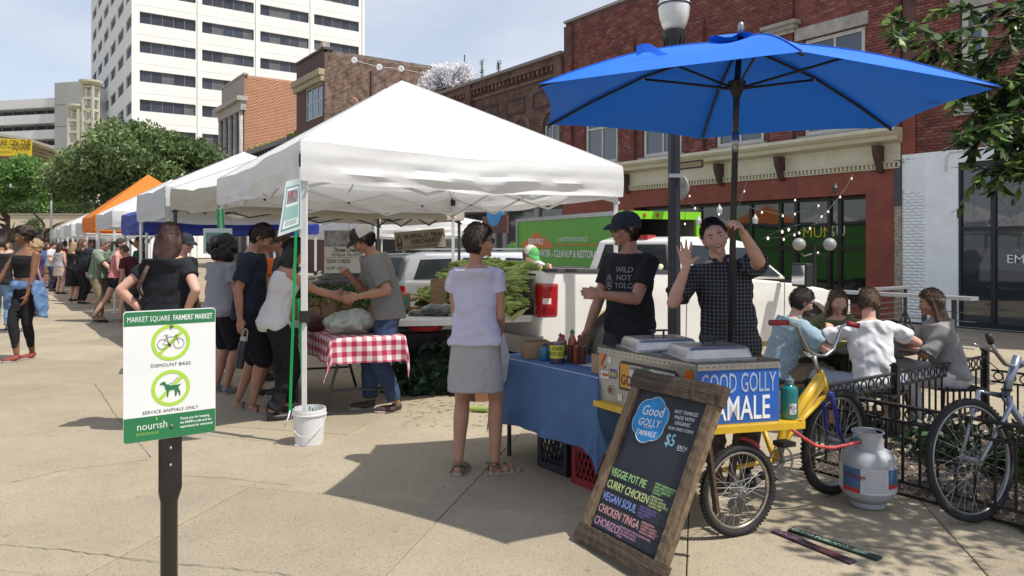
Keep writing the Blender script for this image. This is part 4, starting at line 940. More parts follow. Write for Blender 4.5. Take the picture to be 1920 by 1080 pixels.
def box_truck():
 gr = mat('truck_green', (.10, .36, .035), .4, var=.08, vs=1.5); lg = mat('lime_frame', (.22, .62, .02), .4); al = mat('aluminium_rail', (.42, .43, .42), .35, .6, var=.1)
 p0 = Vector((X(970, 22.2), 22.2)); p1 = Vector((X(1162, 16.9), 16.9)); d = (p1-p0); L = d.length; rz = math.atan2(d.y, d.x); z0 = gh(p1.x, p1.y)
 t = thing('box_truck', 'green restoration box truck with its back standing open', 'truck', (p0.x, p0.y, z0), rz)
 # x: front to open back; -y faces the square
 zt = CH + (HZ-395)/FPX*16.9 - z0; zb = .75; w = 2.15
 m = MB(); m.bb(0, L, 0, .06, zb, zt-.1); m.build('side_panel', gr, t)
 MB().bb(0, L, w-.06, w, zb, zt-.1).build('far_side_panel', gr, t); MB().bb(0, .06, .06, w-.06, zb, zt-.1).build('front_panel', gr, t)
 MB().bb(-.03, L, -.03, w+.03, zt-.1, zt).build('roof_rail', al, t); MB().bb(-.04, .08, -.035, -.002, zb, zt-.1).build('corner_post', al, t)
 MB().bb(0, L, .06, w-.06, zb-.1, zb).build('cargo_floor', DM, t)
 m = MB(); m.bb(L, L+.09, -.03, .1, zb-.1, zt); m.bb(L, L+.09, w-.1, w+.03, zb-.1, zt); m.bb(L, L+.09, .1, w-.1, zt-.18, zt); m.build('rear_frame', lg, t)
 for k in range(3): MB().sph((L+.1, .6+.35*k, zt-.09), (.02, .05, .05), 8).build('marker_lamp', mat('amber_dull', (.3, .12, .02), .4), t)
 li = mat('cargo_lining', (.16, .15, .14), .8); MB().bb(.07, L-.02, .062, .075, zb, zt-.11).build('lining', li, t); MB().bb(.07, L-.02, w-.075, w-.062, zb, zt-.11).build('lining', li, t); MB().bb(.062, .075, .08, w-.08, zb, zt-.11).build('lining', li, t)
 MB().bb(.5, L-.4, .3, w-.3, zb, zb+1.0).build('cargo', mat('cargo_grey', (.13, .12, .11), .9, var=.5, vs=2), t)
 for x in (1.0, L-1.0):
  for s in (.2, w-.2): wheel(t, x, s, .42, .42, .26, -1 if s < 1 else 1)
 cabm = MB(); shell_mesh([(-1.5, .4), (-1.5, 1.2), (-1.1, 1.9), (-.1, 2.0), (-.1, .4)], 1.9, gr, 'cab', t, .08).location = (0, w/2, 0)
 s = 16.9/FPX; wt = mat('truck_white_letter', (.75, .75, .73), .5); og = mat('sign_orange', (.55, .16, .04), .5)
 def xl(px): k = (px-960)/FPX; return (k*p0.y - p0.x) / ((d.x - k*d.y)/L)
 def zl(px, py): x = xl(px); Y = p0.y + d.y/L*x; return CH + (HZ-py)/FPX*Y - z0
 # house-shaped emblem with lettering, then the stripe and the strap line
 a, b_ = xl(982), xl(1033); zm, ztp = zl(1006, 459), zl(1006, 439)
 m = MB(); pl = [(a, zm-.10), (b_, zm-.10), (b_+.15, zm), ((a+b_)/2, ztp+.06), (a-.15, zm)]
 m.add([(x, -.008, z) for x, z in pl] + [(x, .0, z) for x, z in pl], [tuple(range(5))] + [(i, 5+i, 5+(i+1) % 5, (i+1) % 5) for i in range(5)]); em = m.build('emblem', og, t)
 text('SERVPRO', .235, wt, t, (xl(991), -.012, zl(1000, 457)-.02), sx=1.05, bold=.015)
 text('of NORTH KNOXVILLE', .17, wt, t, (xl(1045), -.012, zl(1045, 453)), sx=.95, shear=.2)
 MB().bb(xl(1041), L-.05, -.007, -.0005, zl(1041, 460.5), zl(1041, 457.5)).build('stripe', og, t)
 text('FIRE & WATER - CLEANUP & RESTORATION', .25, wt, t, (xl(990), -.012, zl(1010, 479)-.02), sx=.93, bold=.02)
def cars():
 # silver suv
 sp = mat('silver_paint', (.42, .43, .45), .3, .5, coat=.6)
 t = thing('suv', 'silver estate car parked behind the stalls, seen from behind left', 'car', (X(742, 12.4), 12.4, gh(-1.9, 12.4)-.02), R(12))
 L = 4.4; w = 1.75; body = [(0, .5), (.02, .95), (.1, 1.02), (2.9, 1.0), (3.9, .95), (4.3, .8), (4.4, .45)] + arch(3.5, .4, .36)[::-1] + [(2.9, .3), (1.4, .3)] + arch(.85, .4, .36)[::-1] + [(.2, .38)]
 shell_mesh(body, w, sp, 'body', t, .06).location = (0, w/2, 0)
 c, hw = greenhouse([(.06, .95), (.22, 1.4), (.5, 1.48), (2.3, 1.49), (3.1, .97)], w-.06, w-.42, .95, sp, 'cabin', t, .06); c.location = (0, w/2, 0)
 sidewin([(.3, 1.04), (.95, 1.04), (1.0, 1.38), (.42, 1.36)], hw, c, -1, off=.015); sidewin([(1.12, 1.04), (1.78, 1.04), (1.8, 1.39), (1.15, 1.39)], hw, c, -1, off=.015); sidewin([(1.9, 1.04), (2.8, 1.02), (2.3, 1.37), (1.9, 1.39)], hw, c, -1, off=.015)
 m = MB(); m.bb(-.01, .16, -.01, .1, .8, .93); link('tail_light', bevel(m.mesh('tail_light', REDL), .02), t)
 MB().bb(.3, 2.5, -.03, .0, 1.52, 1.55).build('roof_rail', RIM, c)
 MB().bb(.0, .1, .1, w-.1, .4, .58).build('bumper', BKP, t)
 m = MB()
 for k in range(9): m.bb(-.012, .0, .15, w-.15, .55+k*.035, .565+k*.035)
 m.build('tailgate_slats', DM, t)
 for x in (.85, 3.5):
  for s in (.1, w-.1): wheel(t, x, s, .33, .33, .2, -1 if s < 1 else 1)
 def small(label, x, y, rz, paint, L=4.2, sc=1.0):
  t = thing('parked_car', label, 'car', (x, y, gh(x, y)), rz); w = 1.72
  body = [(0, .5), (.03, .88), (.9, .95), (3.0, .92), (3.9, .82), (4.2, .6), (4.2, .4)] + arch(3.4, .38, .34)[::-1] + [(2.9, .28), (1.3, .28)] + arch(.8, .38, .34)[::-1] + [(.1, .36)]
  shell_mesh(body, w, paint, 'body', t, .06).location = (0, w/2, 0)
  c, hw = greenhouse([(.3, .9), (.9, 1.36), (2.1, 1.4), (2.95, .9)], w-.08, w-.5, .9, paint, 'cabin', t, .06); c.location = (0, w/2, 0)
  sidewin([(.75, .97), (1.45, .97), (1.45, 1.3), (1.05, 1.29)], hw, c, -1, off=.015); sidewin([(1.55, .97), (2.65, .96), (2.1, 1.31), (1.55, 1.32)], hw, c, -1, off=.015)
  g = MB(); g.add([(.27, -.6, .97), (.27, .6, .97), (.83, .5, 1.32), (.83, -.5, 1.32)], [(0, 1, 2, 3)]); g.v[-1] += A((-.02, 0, .02)); g.build('rear_window', CARGL, c)
  for x_ in (.8, 3.4):
   for s in (.1, w-.1): wheel(t, x_, s, .32, .32, .2, -1 if s < 1 else 1)
  MB().bb(-.01, .1, .0, .3, .68, .82).build('tail_light', REDL, t); MB().bb(-.01, .1, w-.3, w, .68, .82).build('tail_light', REDL, t)
  return t
 small('red car between the white pickup and the green truck', 1.2, 12.5, R(125), mat('red_paint', (.32, .02, .03), .3, coat=.7))
 small('dark grey car behind the lavender shirt woman, left of the red car', X(860, 16.5), 16.5, R(30), mat('grey_paint', (.1, .11, .13), .3, coat=.7))
 small('black car parked far behind the tents with its hatch raised', X(565, 13.5), 13.5, R(15), mat('black_paint', (.02, .02, .022), .3, coat=.7))
# ------------------------------------------------------------------ people
def remesh(mb, vox, name, m, parent, smooth=3, fold=0, seed=0, dent=None):
 me = mb.mesh(name, m); o = bpy.data.objects.new(name, me)
 r = o.modifiers.new('r', 'REMESH'); r.mode = 'VOXEL'; r.voxel_size = vox; r.adaptivity = 0
 if smooth: s = o.modifiers.new('s', 'SMOOTH'); s.factor = .5; s.iterations = smooth
 me2 = applied(o); me2.name = name
 if not me2.materials: me2.materials.append(m)
 if fold:
  n = len(me2.vertices); co = np.zeros(n*3); me2.vertices.foreach_get('co', co); co = co.reshape(-1, 3); no = np.zeros(n*3); me2.vertices.foreach_get('normal', no); no = no.reshape(-1, 3)
  r_ = np.random.default_rng(seed); d = np.zeros(n)
  wrp = co + .03*np.sin(co[:, [1, 2, 0]]*23 + seed) + .015*np.sin(co[:, [2, 0, 1]]*51 + seed*2)
  for k in range(7):
   f = r_.normal(size=3)*A((9, 9, 16))*(1 + k*.35); d += np.sin(wrp @ f + r_.uniform(0, 6.3)) / (1 + .5*k)
  d = np.tanh(d*.8) if fold < .0125 else 1 - 2.2*np.abs(np.tanh(d)); co += no * (d*fold*1.35)[:, None]; me2.vertices.foreach_set('co', co.ravel())
 me2.polygons.foreach_set('use_smooth', [True]*len(me2.polygons)); me2.update()
 return link(name, me2, parent)
def ik(a, c, l1, l2, pole):
 a, c, pole = Vector(a), Vector(c), Vector(pole); d = c - a; L = min(d.length, (l1+l2)*.998); u = d.normalized(); c = a + u*L
 x = (l1*l1 - l2*l2 + L*L) / (2*L); h = math.sqrt(max(l1*l1 - x*x, 0)); p = pole - u*pole.dot(u)
 p = p.normalized() if p.length > 1e-5 else Vector((0, 1, 0))
 return a + u*x + p*h, c
def ring(c, ax, ay, a, b, n=20, p=2.3):
 out = []
 for k in range(n):
  t = 2*math.pi*k/n; ct, st = math.cos(t), math.sin(t)
  out.append(tuple(c + ax*(a*math.copysign(abs(ct)**(2/p), ct)) + ay*(b*math.copysign(abs(st)**(2/p), st))))
 return out
def cap(mb, a, b, ra, rb, n=14):
 a, b = Vector(a), Vector(b); d = (b-a); L = d.length
 if L < 1e-4: mb.sph(a, ra, n); return
 u = d/L; pts = []; rs = []
 for t in (-.98, -.8, -.5, 0): pts.append(a + u*ra*t); rs.append(ra*math.sqrt(max(1-t*t, .01)))
 for t in (0, .5, .8, .98): pts.append(b + u*rb*t); rs.append(rb*math.sqrt(max(1-t*t, .01)))
 mb.tube(pts, rs, n)
SKINS = {}
def skin(name, c):
 return mat('skin_' + name, c, .48, var=.09, vs=14, bump=.06, bs=90, spec=.35)
SK_L = skin('light', (.50, .27, .19)); SK_T = skin('tan', (.40, .205, .135)); SK_B = skin('brown', (.20, .095, .055)); SK_P = skin('pale', (.56, .32, .24))
def hairmat(n, c): return mat('hair_' + n, c, .62, var=.45, vs=60, bump=.5, bs=120, stretch=(1, 1, .15))
H_DB = hairmat('dark_brown', (.03, .018, .012)); H_BL = hairmat('black', (.010, .008, .008)); H_BR = hairmat('brown', (.075, .042, .025)); H_AU = hairmat('auburn', (.055, .022, .016))
H_GR = hairmat('grey', (.22, .2, .19)); H_BD = hairmat('blond', (.30, .2, .1)); H_LB = hairmat('light_brown', (.14, .085, .05))
def cloth(name, c, var=.1, rough=.85, bs=140, **k): return mat('cloth_' + name, c, rough, var=var, vs=5, bump=.15, bs=bs, spec=.2, **k)
CHR = mat('chrome', (.36, .36, .37), .3, .9)
EYEW = mat('eye_white', (.6, .58, .55), .3); EYED = mat('eye_dark', (.03, .02, .015), .2); LIP = mat('lips', (.30, .125, .10), .5); TEETH = mat('teeth', (.75, .72, .65), .3); MOUTH = mat('mouth_dark', (.08, .02, .018), .6)
GLS = mat('spectacle_frame', (.015, .012, .012), .25)
def person(label, x, y, heading, H=1.72, sk=SK_L, top=None, topk='tee', bottom=None, botk='trousers', hair=H_DB, hairk='short', shoes=None, shoek='shoe',
     vox=.012, sex='m', lean=0, side=0, twist=0, pel=None, wr=None, wl=None, er=None, el=None, ar=None, al=None, kr=None, kl=None, head=(0, 0, 0), girth=1.0,
     hem=None, leg_end=None, fing=None, grip=None, face=False, z=None, group='people at the market', fold=.005, sleeve=.55, skirt_end=.52, loose=1.0, name='person', footdir=(0, 0), neck=1.0, hand_dir=(None, None)):
 """heading: world xy the body faces.  Local frame: x right, y forward, z up; lengths in units of a 1.75 m figure."""
 s = H/1.75; hv = Vector(heading).normalized(); rz = math.atan2(hv.y, hv.x) - math.pi/2; z = gh(x, y) if z is None else z
 t = thing(name, label, 'person', (x, y, z), rz, group)
 Wm = Matrix.Translation((x, y, z)) @ Matrix.Rotation(rz, 4, 'Z'); inv = Wm.inverted()
 def loc(p):                                                  # ('w', x, y, z) gives a world point
  if p is None: return None
  if p[0] == 'w': return (inv @ Vector(p[1:])) / s
  return Vector(p)
 fem = sex == 'f'; g = girth; sw = (.158 if fem else .182) * (1 + (g-1)*.4); hw = .088
 pel = Vector(pel or (0, 0, .93)); Ls = .50
 spine = Matrix.Rotation(R(side), 3, 'Y') @ Matrix.Rotation(R(-lean), 3, 'X'); up = spine @ Vector((0, 0, 1))
 hips = Matrix.Rotation(R(twist*.3), 3, 'Z')
 def tor(tt):                                                 # spine point and axes at 0 (pelvis) .. 1 (shoulders)
  f = max(0, min(1.2, tt)); m_ = Matrix.Rotation(R(side*min(1, f*1.2)), 3, 'Y') @ Matrix.Rotation(R(-lean*min(1, .25+f)), 3, 'X') if tt > 0 else Matrix.Rotation(R(-lean*.25), 3, 'X')
  c = pel + (Vector((0, 0, 1)).lerp(up, .45 + .55*min(1, f))).normalized() * (Ls*tt)
  m_ = m_ @ Matrix.Rotation(R(twist*f), 3, 'Z'); return c, m_ @ Vector((1, 0, 0)), m_ @ Vector((0, 1, 0)), m_ @ Vector((0, 0, 1))
 # torso profile: t, half width, half depth, forward shift
 if fem: prof = [(-.2, .10, .08, 0), (-.1, .165, .115, -.01), (.0, .178, .118, -.015), (.12, .158, .105, -.005), (.3, .128, .092, .005), (.48, .132, .096, .008), (.66, .148, .115, .022), (.8, .150, .112, .018), (.93, .148, .085, 0), (1.02, .105, .065, -.008), (1.08, .06, .055, -.008)]
 else: prof = [(-.2, .10, .08, 0), (-.1, .160, .105, 0), (.0, .168, .108, 0), (.12, .155, .102, .004), (.3, .142, .098, .006), (.48, .150, .103, .006), (.66, .165, .112, .008), (.8, .175, .112, .004), (.93, .172, .088, -.006), (1.02, .115, .068, -.01), (1.08, .065, .058, -.01)]
 def trings(off=0.0, t0=-.3, t1=2, k=g, flare=0.0, boxy=0):
  out = []; P_ = [(q[0], q[1]*k, q[2]*k, q[3]) for q in prof]; ts = [q[0] for q in P_]
  def at(tt): return [float(np.interp(tt, ts, [q[i] for q in P_])) for i in (1, 2, 3)]
  tt = sorted({max(t0, ts[0]) if t0 < ts[0] else t0, *[q for q in ts if t0 < q < t1], min(t1, ts[-1])}); 
  for q in tt:
   a, b, f = at(q)
   if boxy: a = a + (max(.155*k, a) - a)*boxy; b = b + (max(.112*k, b) - b)*boxy
   c, ax, ay, az = tor(q); fl = flare*max(0, (.5-q))
   out.append(ring(c + ay*f, ax, ay, a + off + fl, b + off + fl*.8))
  return out
 c1, X1, Y1, Z1 = tor(1.0); sh = {1: c1 + X1*sw - Z1*.045, -1: c1 - X1*sw - Z1*.045}
 hip = {1: pel + Vector((hw, 0, -.02)), -1: pel + Vector((-hw, 0, -.02))}
 # legs
 an = {1: loc(ar) or Vector((.1, 0, .08)), -1: loc(al) or Vector((-.1, 0, .08))}; kn = {}
 for sd_, kp in ((1, kr), (-1, kl)): kn[sd_], an[sd_] = ik(hip[sd_], an[sd_], .43, .43, kp or (sd_*.12, 1, 0))
 wd = {1: loc(wr), -1: loc(wl)}; el_ = {}
 for sd_, ep in ((1, er), (-1, el)):
  if wd[sd_] is None: wd[sd_] = sh[sd_] + Vector((sd_*.075, .03, -.52))
  el_[sd_], wd[sd_] = ik(sh[sd_], wd[sd_], .285, .255, ep or (sd_*.5, -1, -.1))
 # head frame
 nb, _, _, _ = tor(1.04); hy, hp, hr = head
 Hm = Matrix.Rotation(R(hy), 3, 'Z') @ Matrix.Rotation(R(-hp), 3, 'X') @ Matrix.Rotation(R(hr), 3, 'Y')
 hc = nb + (Z1*.4 + Vector((0, 0, .6))).normalized()*.075*neck + Hm @ Vector((0, .022, .095))
 def hl(p): return hc + Hm @ Vector(p)
 b = MB(); b.loft(trings(0)); arms = (1, -1)
 aw = (.043 if fem else .05) * (.7 + .3*g); lw = .078 * (.45 + .55*g) * (1.02 if fem else 1)
 for d in arms:
  cap(b, sh[d], el_[d], aw*1.08, aw*.82); 
  mid = el_[d].lerp(wd[d], .3); cap(b, el_[d], mid, aw*.80, aw*.84); cap(b, mid, wd[d], aw*.84, aw*.52)
  # leg
  cap(b, hip[d], kn[d], lw*1.12, lw*.72); dirn_ = (an[d]-kn[d]).normalized(); back = Vector((0, -1, 0)); calf = kn[d].lerp(an[d], .3) + back*.012
  cap(b, kn[d], calf, lw*.68, lw*.72); cap(b, calf, an[d] + Vector((0, 0, .02)), lw*.72, lw*.43)
  fd = Vector((math.sin(R(footdir[0 if d == 1 else 1]) * d), math.cos(R(footdir[0 if d == 1 else 1])), 0)); a = an[d]
  sole = a.z - .055; b.sph((a.x - fd.x*.01, a.y - fd.y*.01, sole + .01), (.034, .036, .04), 10)
  fm = Matrix((Vector((fd.y, -fd.x, 0)), fd, Vector((0, 0, 1)))).transposed()
  b.sph(Vector((a.x, a.y, sole)) + fd*.075, (.042, .105, .03), 12, fm); b.sph(Vector((a.x, a.y, sole - .008)) + fd*.135, (.044, .05, .02), 10, fm)
 cap(b, nb - Z1*.03, hl((0, -.02, -.03)), .054 if not fem else .046, .052 if not fem else .044)
 # head
 hm4 = Hm
 hd = MB(); hd.sph((0, 0, 0), (.076, .096, .115), 20); v = hd.v[-1]
 zz = v[:, 2]; lo = np.clip(-zz/.115, 0, 1); fr = np.clip(v[:, 1]/.096, 0, 1); bk = np.clip(-v[:, 1]/.096, 0, 1)
 v[:, 0] *= 1 - .30*lo*lo; v[:, 1] += -.0*lo + .02*lo*fr + .034*lo*bk; v[:, 1] -= .012*fr*(1-np.abs(zz)/.115)*0; v[:, 2] += 0
 b.add(v @ np.array(hm4).T + A(hc), hd.f)
 b.sph(hl((0, .092, -.018)), (.012, .018, .024), 8, hm4); b.sph(hl((0, .106, -.030)), (.014, .011, .010), 8, hm4)  # nose
 b.sph(hl((0, .080, .028)), (.052, .016, .010), 10, hm4); b.sph(hl((0, .080, -.094)), (.022, .014, .016), 8, hm4); b.sph(hl((0, .086, -.058)), (.022, .012, .014), 8, hm4)
 for d in arms: b.sph(hl((d*.078, -.008, -.008)), (.010, .020, .031), 8, hm4); b.sph(hl((d*.045, .072, -.03)), (.022, .02, .022), 8, hm4)
 # hands
 for d in arms:
  hdv = hand_dir[0 if d == 1 else 1]; gr_ = grip and grip.get(d); fg = fing and fing.get(d)
  fo = (wd[d]-el_[d]).normalized() if hdv is None else Vector(hdv[0]).normalized()
  pn = Vector(hdv[1]) if hdv is not None else Vector((-d, .25, 0)); pn = (pn - fo*pn.dot(fo)).normalized(); sx_ = fo.cross(pn) * 1.0   # palm normal, across the palm
  th = sx_ if sx_.dot(Vector((0, 1, .2)) if hdv is None else Vector(hdv[2])) > 0 else -sx_
  pm = Matrix((th, fo, pn)).transposed(); w0 = wd[d]
  b.sph(w0 + fo*.045, (.038, .052, .016), 12, pm)
  curl = {'open': .06, 'relax': .55, 'grip': 1.35, 'pinch': .95}[fg or 'relax']
  for k in range(4):
   off = (1.5-k)*.0195; base = w0 + fo*(.082 - .004*abs(k-1)) + th*off; ln = (.036, .041, .038, .030)[k]; spread = th*off*(1.6 if fg == 'open' else .3)
   d0 = (fo + spread*5.5).normalized(); pts = [base - fo*.03, base]; a_ = curl*.45
   for j in range(3):
    d0 = (Matrix.Rotation(a_, 3, th) @ d0) if True else d0
    if d0.dot(pn) < -.02 and j == 0: d0 = Matrix.Rotation(-2*a_, 3, th) @ d0; a_ = -a_
    pts.append(pts[-1] + d0*ln*(1, .72, .55)[j]); 
    if j == 0: a_ *= 1.7
   b.tube(pts, [.0095, .0098, .009, .008, .006], 8)
  tb = w0 + fo*.018 + th*.024; d1 = (fo*(.55 if fg == 'open' else .8) + th*(.9 if fg == 'open' else .35) + pn*(.1 if fg == 'open' else .6)).normalized()
  b.tube([tb - d1*.015, tb + d1*.028, tb + d1*.05 + pn*.004, tb + d1*.072 + pn*.008], [.013, .0125, .0105, .007], 8)
 def sc(mb):
  for i in range(len(mb.v)): mb.v[i] = mb.v[i]*s
  return mb
 body = remesh(sc(b), min(vox, .0056) if vox < .009 else vox, 'body', sk, t, 2 if vox < .009 else 1)
 seed = int(abs(x*37 + y*11)) + 1
 # lower garment
 if bottom:
  b = MB(); o_ = .016*loose
  if botk == 'skirt':
   rg = trings(o_, -.08, .22); c0 = pel; low = []
   for zq in (.74, .66, .58, skirt_end): k = (.93-zq); low.append(ring(Vector((pel.x, pel.y+.0, zq)), Vector((1, 0, 0)), Vector((0, 1, 0)), .195*g + k*.07*loose, .135*g + k*.06*loose))
   b.loft(low[::-1] + rg)
  else:
   b.loft(trings(o_*.8, -.2, .2)); end = leg_end if leg_end is not None else (1.93 if botk == 'trousers' else .86)
   for d in arms:
    k = .012*loose if botk == 'leggings' else .022*loose if botk == 'trousers' else .034*loose
    if botk == 'leggings': k = .006
    e = min(end, 1); p = hip[d].lerp(kn[d], e); cap(b, hip[d], hip[d].lerp(kn[d], .3), lw*1.12+k*.7, lw*1.05+k*.8)
    b.tube([hip[d], hip[d].lerp(kn[d], .3*e), hip[d].lerp(kn[d], .7*e), p], [lw*1.1+k*.7, lw*1.02+k*.85, lw*.86+k, lw*(.9 if e < 1 else .74)+k], 14)
    if end > 1:
     cap(b, kn[d], kn[d] + (an[d]-kn[d])*.02, lw*.74+k*.9, lw*.74+k*.9); q = kn[d].lerp(an[d], end-1); cf = kn[d].lerp(an[d], min(.35, end-1)) + Vector((0, -.008, 0))
     b.tube([kn[d], cf, q], [lw*.74+k*.9, lw*.74+k*.8, lw*.48 + k*(1.1 if botk == 'trousers' else .5)], 14)
  remesh(sc(b), max(vox*.9, .009), 'skirt' if botk == 'skirt' else botk, bottom, t, 3, fold*(1.1 if botk == 'trousers' else .6), seed+5)
 tm = None
 if top:
  b = MB(); off = (.022 if topk in ('tee', 'shirt', 'blouse') else .010)*loose; hm_ = hem if hem is not None else (-.12 if topk in ('tee', 'shirt') else .0)
  rings = trings(off, hm_, 1.0 if topk in ('tank', 'blouse') else 1.03, flare=.03*loose if topk != 'tank' else 0, boxy=.8 if topk in ('tee', 'shirt', 'blouse') else 0)
  if topk == 'tank' or topk == 'halter': rings = trings(off + (.016 if topk == 'tank' else 0), hm_, .93 if topk == 'tank' else .88, flare=.012 if topk == 'tank' else 0); 
  b.loft(rings)
  if topk in ('tank', 'halter'):
   for d in arms:
    w_ = .6 if topk == 'tank' else .35
    b.tube([tor(.84)[0] + X1*d*sw*w_ + Y1*.085, c1 + X1*d*sw*.5 + Z1*.012 + Y1*.01, tor(.84)[0] + X1*d*sw*w_ - Y1*.08], .022, 8, flat=.6)
  else:
   for d in arms:
    e = sleeve; p = sh[d].lerp(el_[d], min(e, 1)); k = (.020 if topk == 'tee' else .026)*loose
    b.sph(sh[d] - X1*d*.02, aw*1.2+k*.6, 12)
    b.tube([sh[d] - X1*d*.06 + Z1*.01, sh[d], sh[d].lerp(el_[d], e*.5), p], [aw*1.25+k*.3, aw*1.12+k*.7, aw*1.0+k*1.1, aw*.95+k*1.45], 14)
   if topk == 'shirt':                                  # collar
    b.tube([nb + Z1*.012 + Y1*.055 + X1*.02, nb + X1*.062 + Z1*.03, nb - Y1*.062 + Z1*.04, nb - X1*.062 + Z1*.03, nb + Z1*.012 + Y1*.055 - X1*.02], .014, 8)
  tm = remesh(sc(b), max(vox*.85, .0085), {'tee': 't_shirt', 'shirt': 'shirt', 'tank': 'tank_top', 'halter': 'halter_top', 'blouse': 'blouse'}[topk], top, t, 3, fold, seed)
 # footwear
 shoes = shoes or BKP
 for d in arms:
  a = an[d]; q = footdir[0 if d == 1 else 1]; fd = Vector((math.sin(R(q)*d), math.cos(R(q)), 0)); fm = Matrix((Vector((fd.y, -fd.x, 0)), fd, Vector((0, 0, 1)))).transposed(); base = Vector((a.x, a.y, a.z-.08))
  m = MB(); outl = [(-.045, .0, .05), (-.03, .028, .052), (.05, .036, .05), (.12, .046, .046), (.17, .038, .035), (.195, .015, .03)]
  pr = [(-x_, y_) for y_, x_, _ in outl][::1] + [(x_, y_) for y_, x_, _ in outl][::-1]
  m.prism([(x_, y_) for x_, y_ in pr], 0, .022, fm, base); so_ = sc(m).mesh('sole', mat('sole_pale', (.35, .32, .28), .8) if shoek != 'dark' else mat('sole_dark', (.03, .03, .03), .8)); 
  if shoek in ('shoe', 'dark'):
   u_ = MB(); u_.sph(base + fd*.075 + Vector((0, 0, .032)), (.050, .122, .036), 14, fm); u_.sph(base - fd*.005 + Vector((0, 0, .05)), (.041, .052, .045), 12, fm); up_ = remesh(sc(u_), .009, 'shoe', shoes, t, 2)
   link('sole', bevel(so_, .003, 1), up_)
  else:
   so2 = link('sandal', so_, t); st_ = MB()
   for f_ in ((.045, .125) if shoek == 'flip' else (.03, .085, .13, -.03)):
    hh = .055 if f_ < .1 else .04; c_ = base + fd*f_; sxv = Vector((fd.y, -fd.x, 0)); st_.tube([c_ + sxv*.047 + Vector((0, 0, .015)), c_ + sxv*.03 + Vector((0, 0, hh)), c_ + Vector((0, 0, hh+.012)), c_ - sxv*.03 + Vector((0, 0, hh)), c_ - sxv*.047 + Vector((0, 0, .015))], .010, 6, flat=.5)
   if shoek == 'sandal':
    c_ = base; st_.tube([c_ + sxv*.042 + fd*.03 + Vector((0, 0, .05)), c_ - fd*.05 + sxv*.02 + Vector((0, 0, .075)), c_ - fd*.05 - sxv*.02 + Vector((0, 0, .075)), c_ - sxv*.042 + fd*.03 + Vector((0, 0, .05))], .012, 6, flat=.5)
   sc(st_).build('strap', shoes, so2, True)
 # hair
 def hairshell(front, back, side_, thick, m=hair, noise=.0, nm='hair'):
  q = MB(); q.sph((0, 0, 0), 1, 40, m=30); v = q.v[-1]; az = np.arctan2(v[:, 0], v[:, 1]); q0 = v.copy(); el2 = v[:, 2]; c = np.abs(az)/math.pi
  line = np.interp(c, [0, .25, .42, .55, 1], [front, front-.015, side_, side_-.08, back]); k = np.clip((el2*.115 - line)/.02, 0, 1); k = k*k*(3-2*k)
  rr = .90 + (thick + .10)*k; base = v*A((.076, .096, .115)); lo = np.clip(-base[:, 2]/.115, 0, 1); base[:, 0] *= 1-.30*lo*lo; base[:, 1] += .034*lo*np.clip(-base[:, 1]/.096, 0, 1)
  rg = np.random.default_rng(seed); nn = np.sin(az*23 + el2*9 + seed)*np.sin(az*11 + 3*el2*7)*.5 + np.sin(az*41 + el2*17)*.3 + rg.normal(size=len(az))*.12
  base = base * (rr + noise*k*nn + .012*k*nn)[:, None] + A((0, -.004, .006))*k[:, None]
  q.v[-1] = (base @ np.array(Hm).T + A(hc)); ob = sc(q).build(nm, m, t, True)
  if vox < .0115:                                          # loose strands over the shell
   ids = rg.choice(np.where((k > .75) & ((q0[:, 2] < .0) | (not capd)))[0], 1500); p = base[ids] + rg.normal(size=(1500, 3))*.003; nr = p/(np.linalg.norm(p, axis=1)[:, None]); dd = A((0, -.45, -1)) + rg.normal(size=(1500, 3))*.35; dd[p[:, 1] > .02] += A((0, .9, .2)); dd -= nr*(dd*nr).sum(1)[:, None]; dd /= np.linalg.norm(dd, axis=1)[:, None]
   ln = rg.uniform(.015, .04, 1500)[:, None]; sdv = np.cross(dd, nr)*.0014; p = p + nr*.001; e = p + dd*ln - nr*ln*ln*2.5 + nr*.003; mdp = (p+e)/2 + nr*.003
   v4 = np.stack([p-sdv, p+sdv, mdp+sdv, e, mdp-sdv], 1).reshape(-1, 3); v4 = (v4 @ np.array(Hm).T + A(hc))*s; fastmesh('loose_strands', v4, np.arange(len(v4)).reshape(-1, 5), m, ob)['kind'] = 'stuff'
  return ob
 capd = hairk.startswith('cap'); hk = hairk
 if hk in ('short', 'cap', 'cap_short'): hairshell(.048 if not capd else .03, -.07, -.018, .11, noise=.02)
 elif hk == 'crop': hairshell(.070, -.058, .004, .06, noise=.02)
 elif hk == 'boy': hairshell(.046, -.078, -.02, .095, noise=.03)
 elif hk == 'puff':
  hairshell(.055, -.06, .02, .06); q = MB(); rg = random.Random(seed)
  for k in range(70):
   a, e = rg.uniform(0, 6.28), rg.uniform(-.6, 1.4); q.sph(hl((math.cos(a)*math.cos(e)*.075, -.035 + math.sin(a)*math.cos(e)*.085, .065 + math.sin(e)*.07)), rg.uniform(.03, .046), 7)
  remesh(sc(q), .011, 'curls', hair, t, 0, .008, seed)
 elif hk == 'curly':
  hairshell(.05, -.08, -.02, .1); q = MB(); rg = random.Random(seed)
  for k in range(130):
   a = rg.uniform(-2.35, 2.35) - math.pi/2; e = rg.uniform(-1.0, 1.3); rr_ = 1.15 if e > 0 else 1.35; q.sph(hl((math.cos(a)*math.cos(e)*.105*rr_, math.sin(a)*math.cos(e)*.11*rr_ - .02, -.02 + math.sin(e)*.14)), rg.uniform(.025, .048), 7)
  remesh(sc(q), .011, 'curls', hair, t, 0, .010, seed)
 elif hk in ('long', 'bob', 'pony', 'verylong', 'cap_pony', 'halflong'):
  hairshell(.055 if not capd else .03, -.09, -.045 if hk != 'pony' else 0, .10, noise=.02)
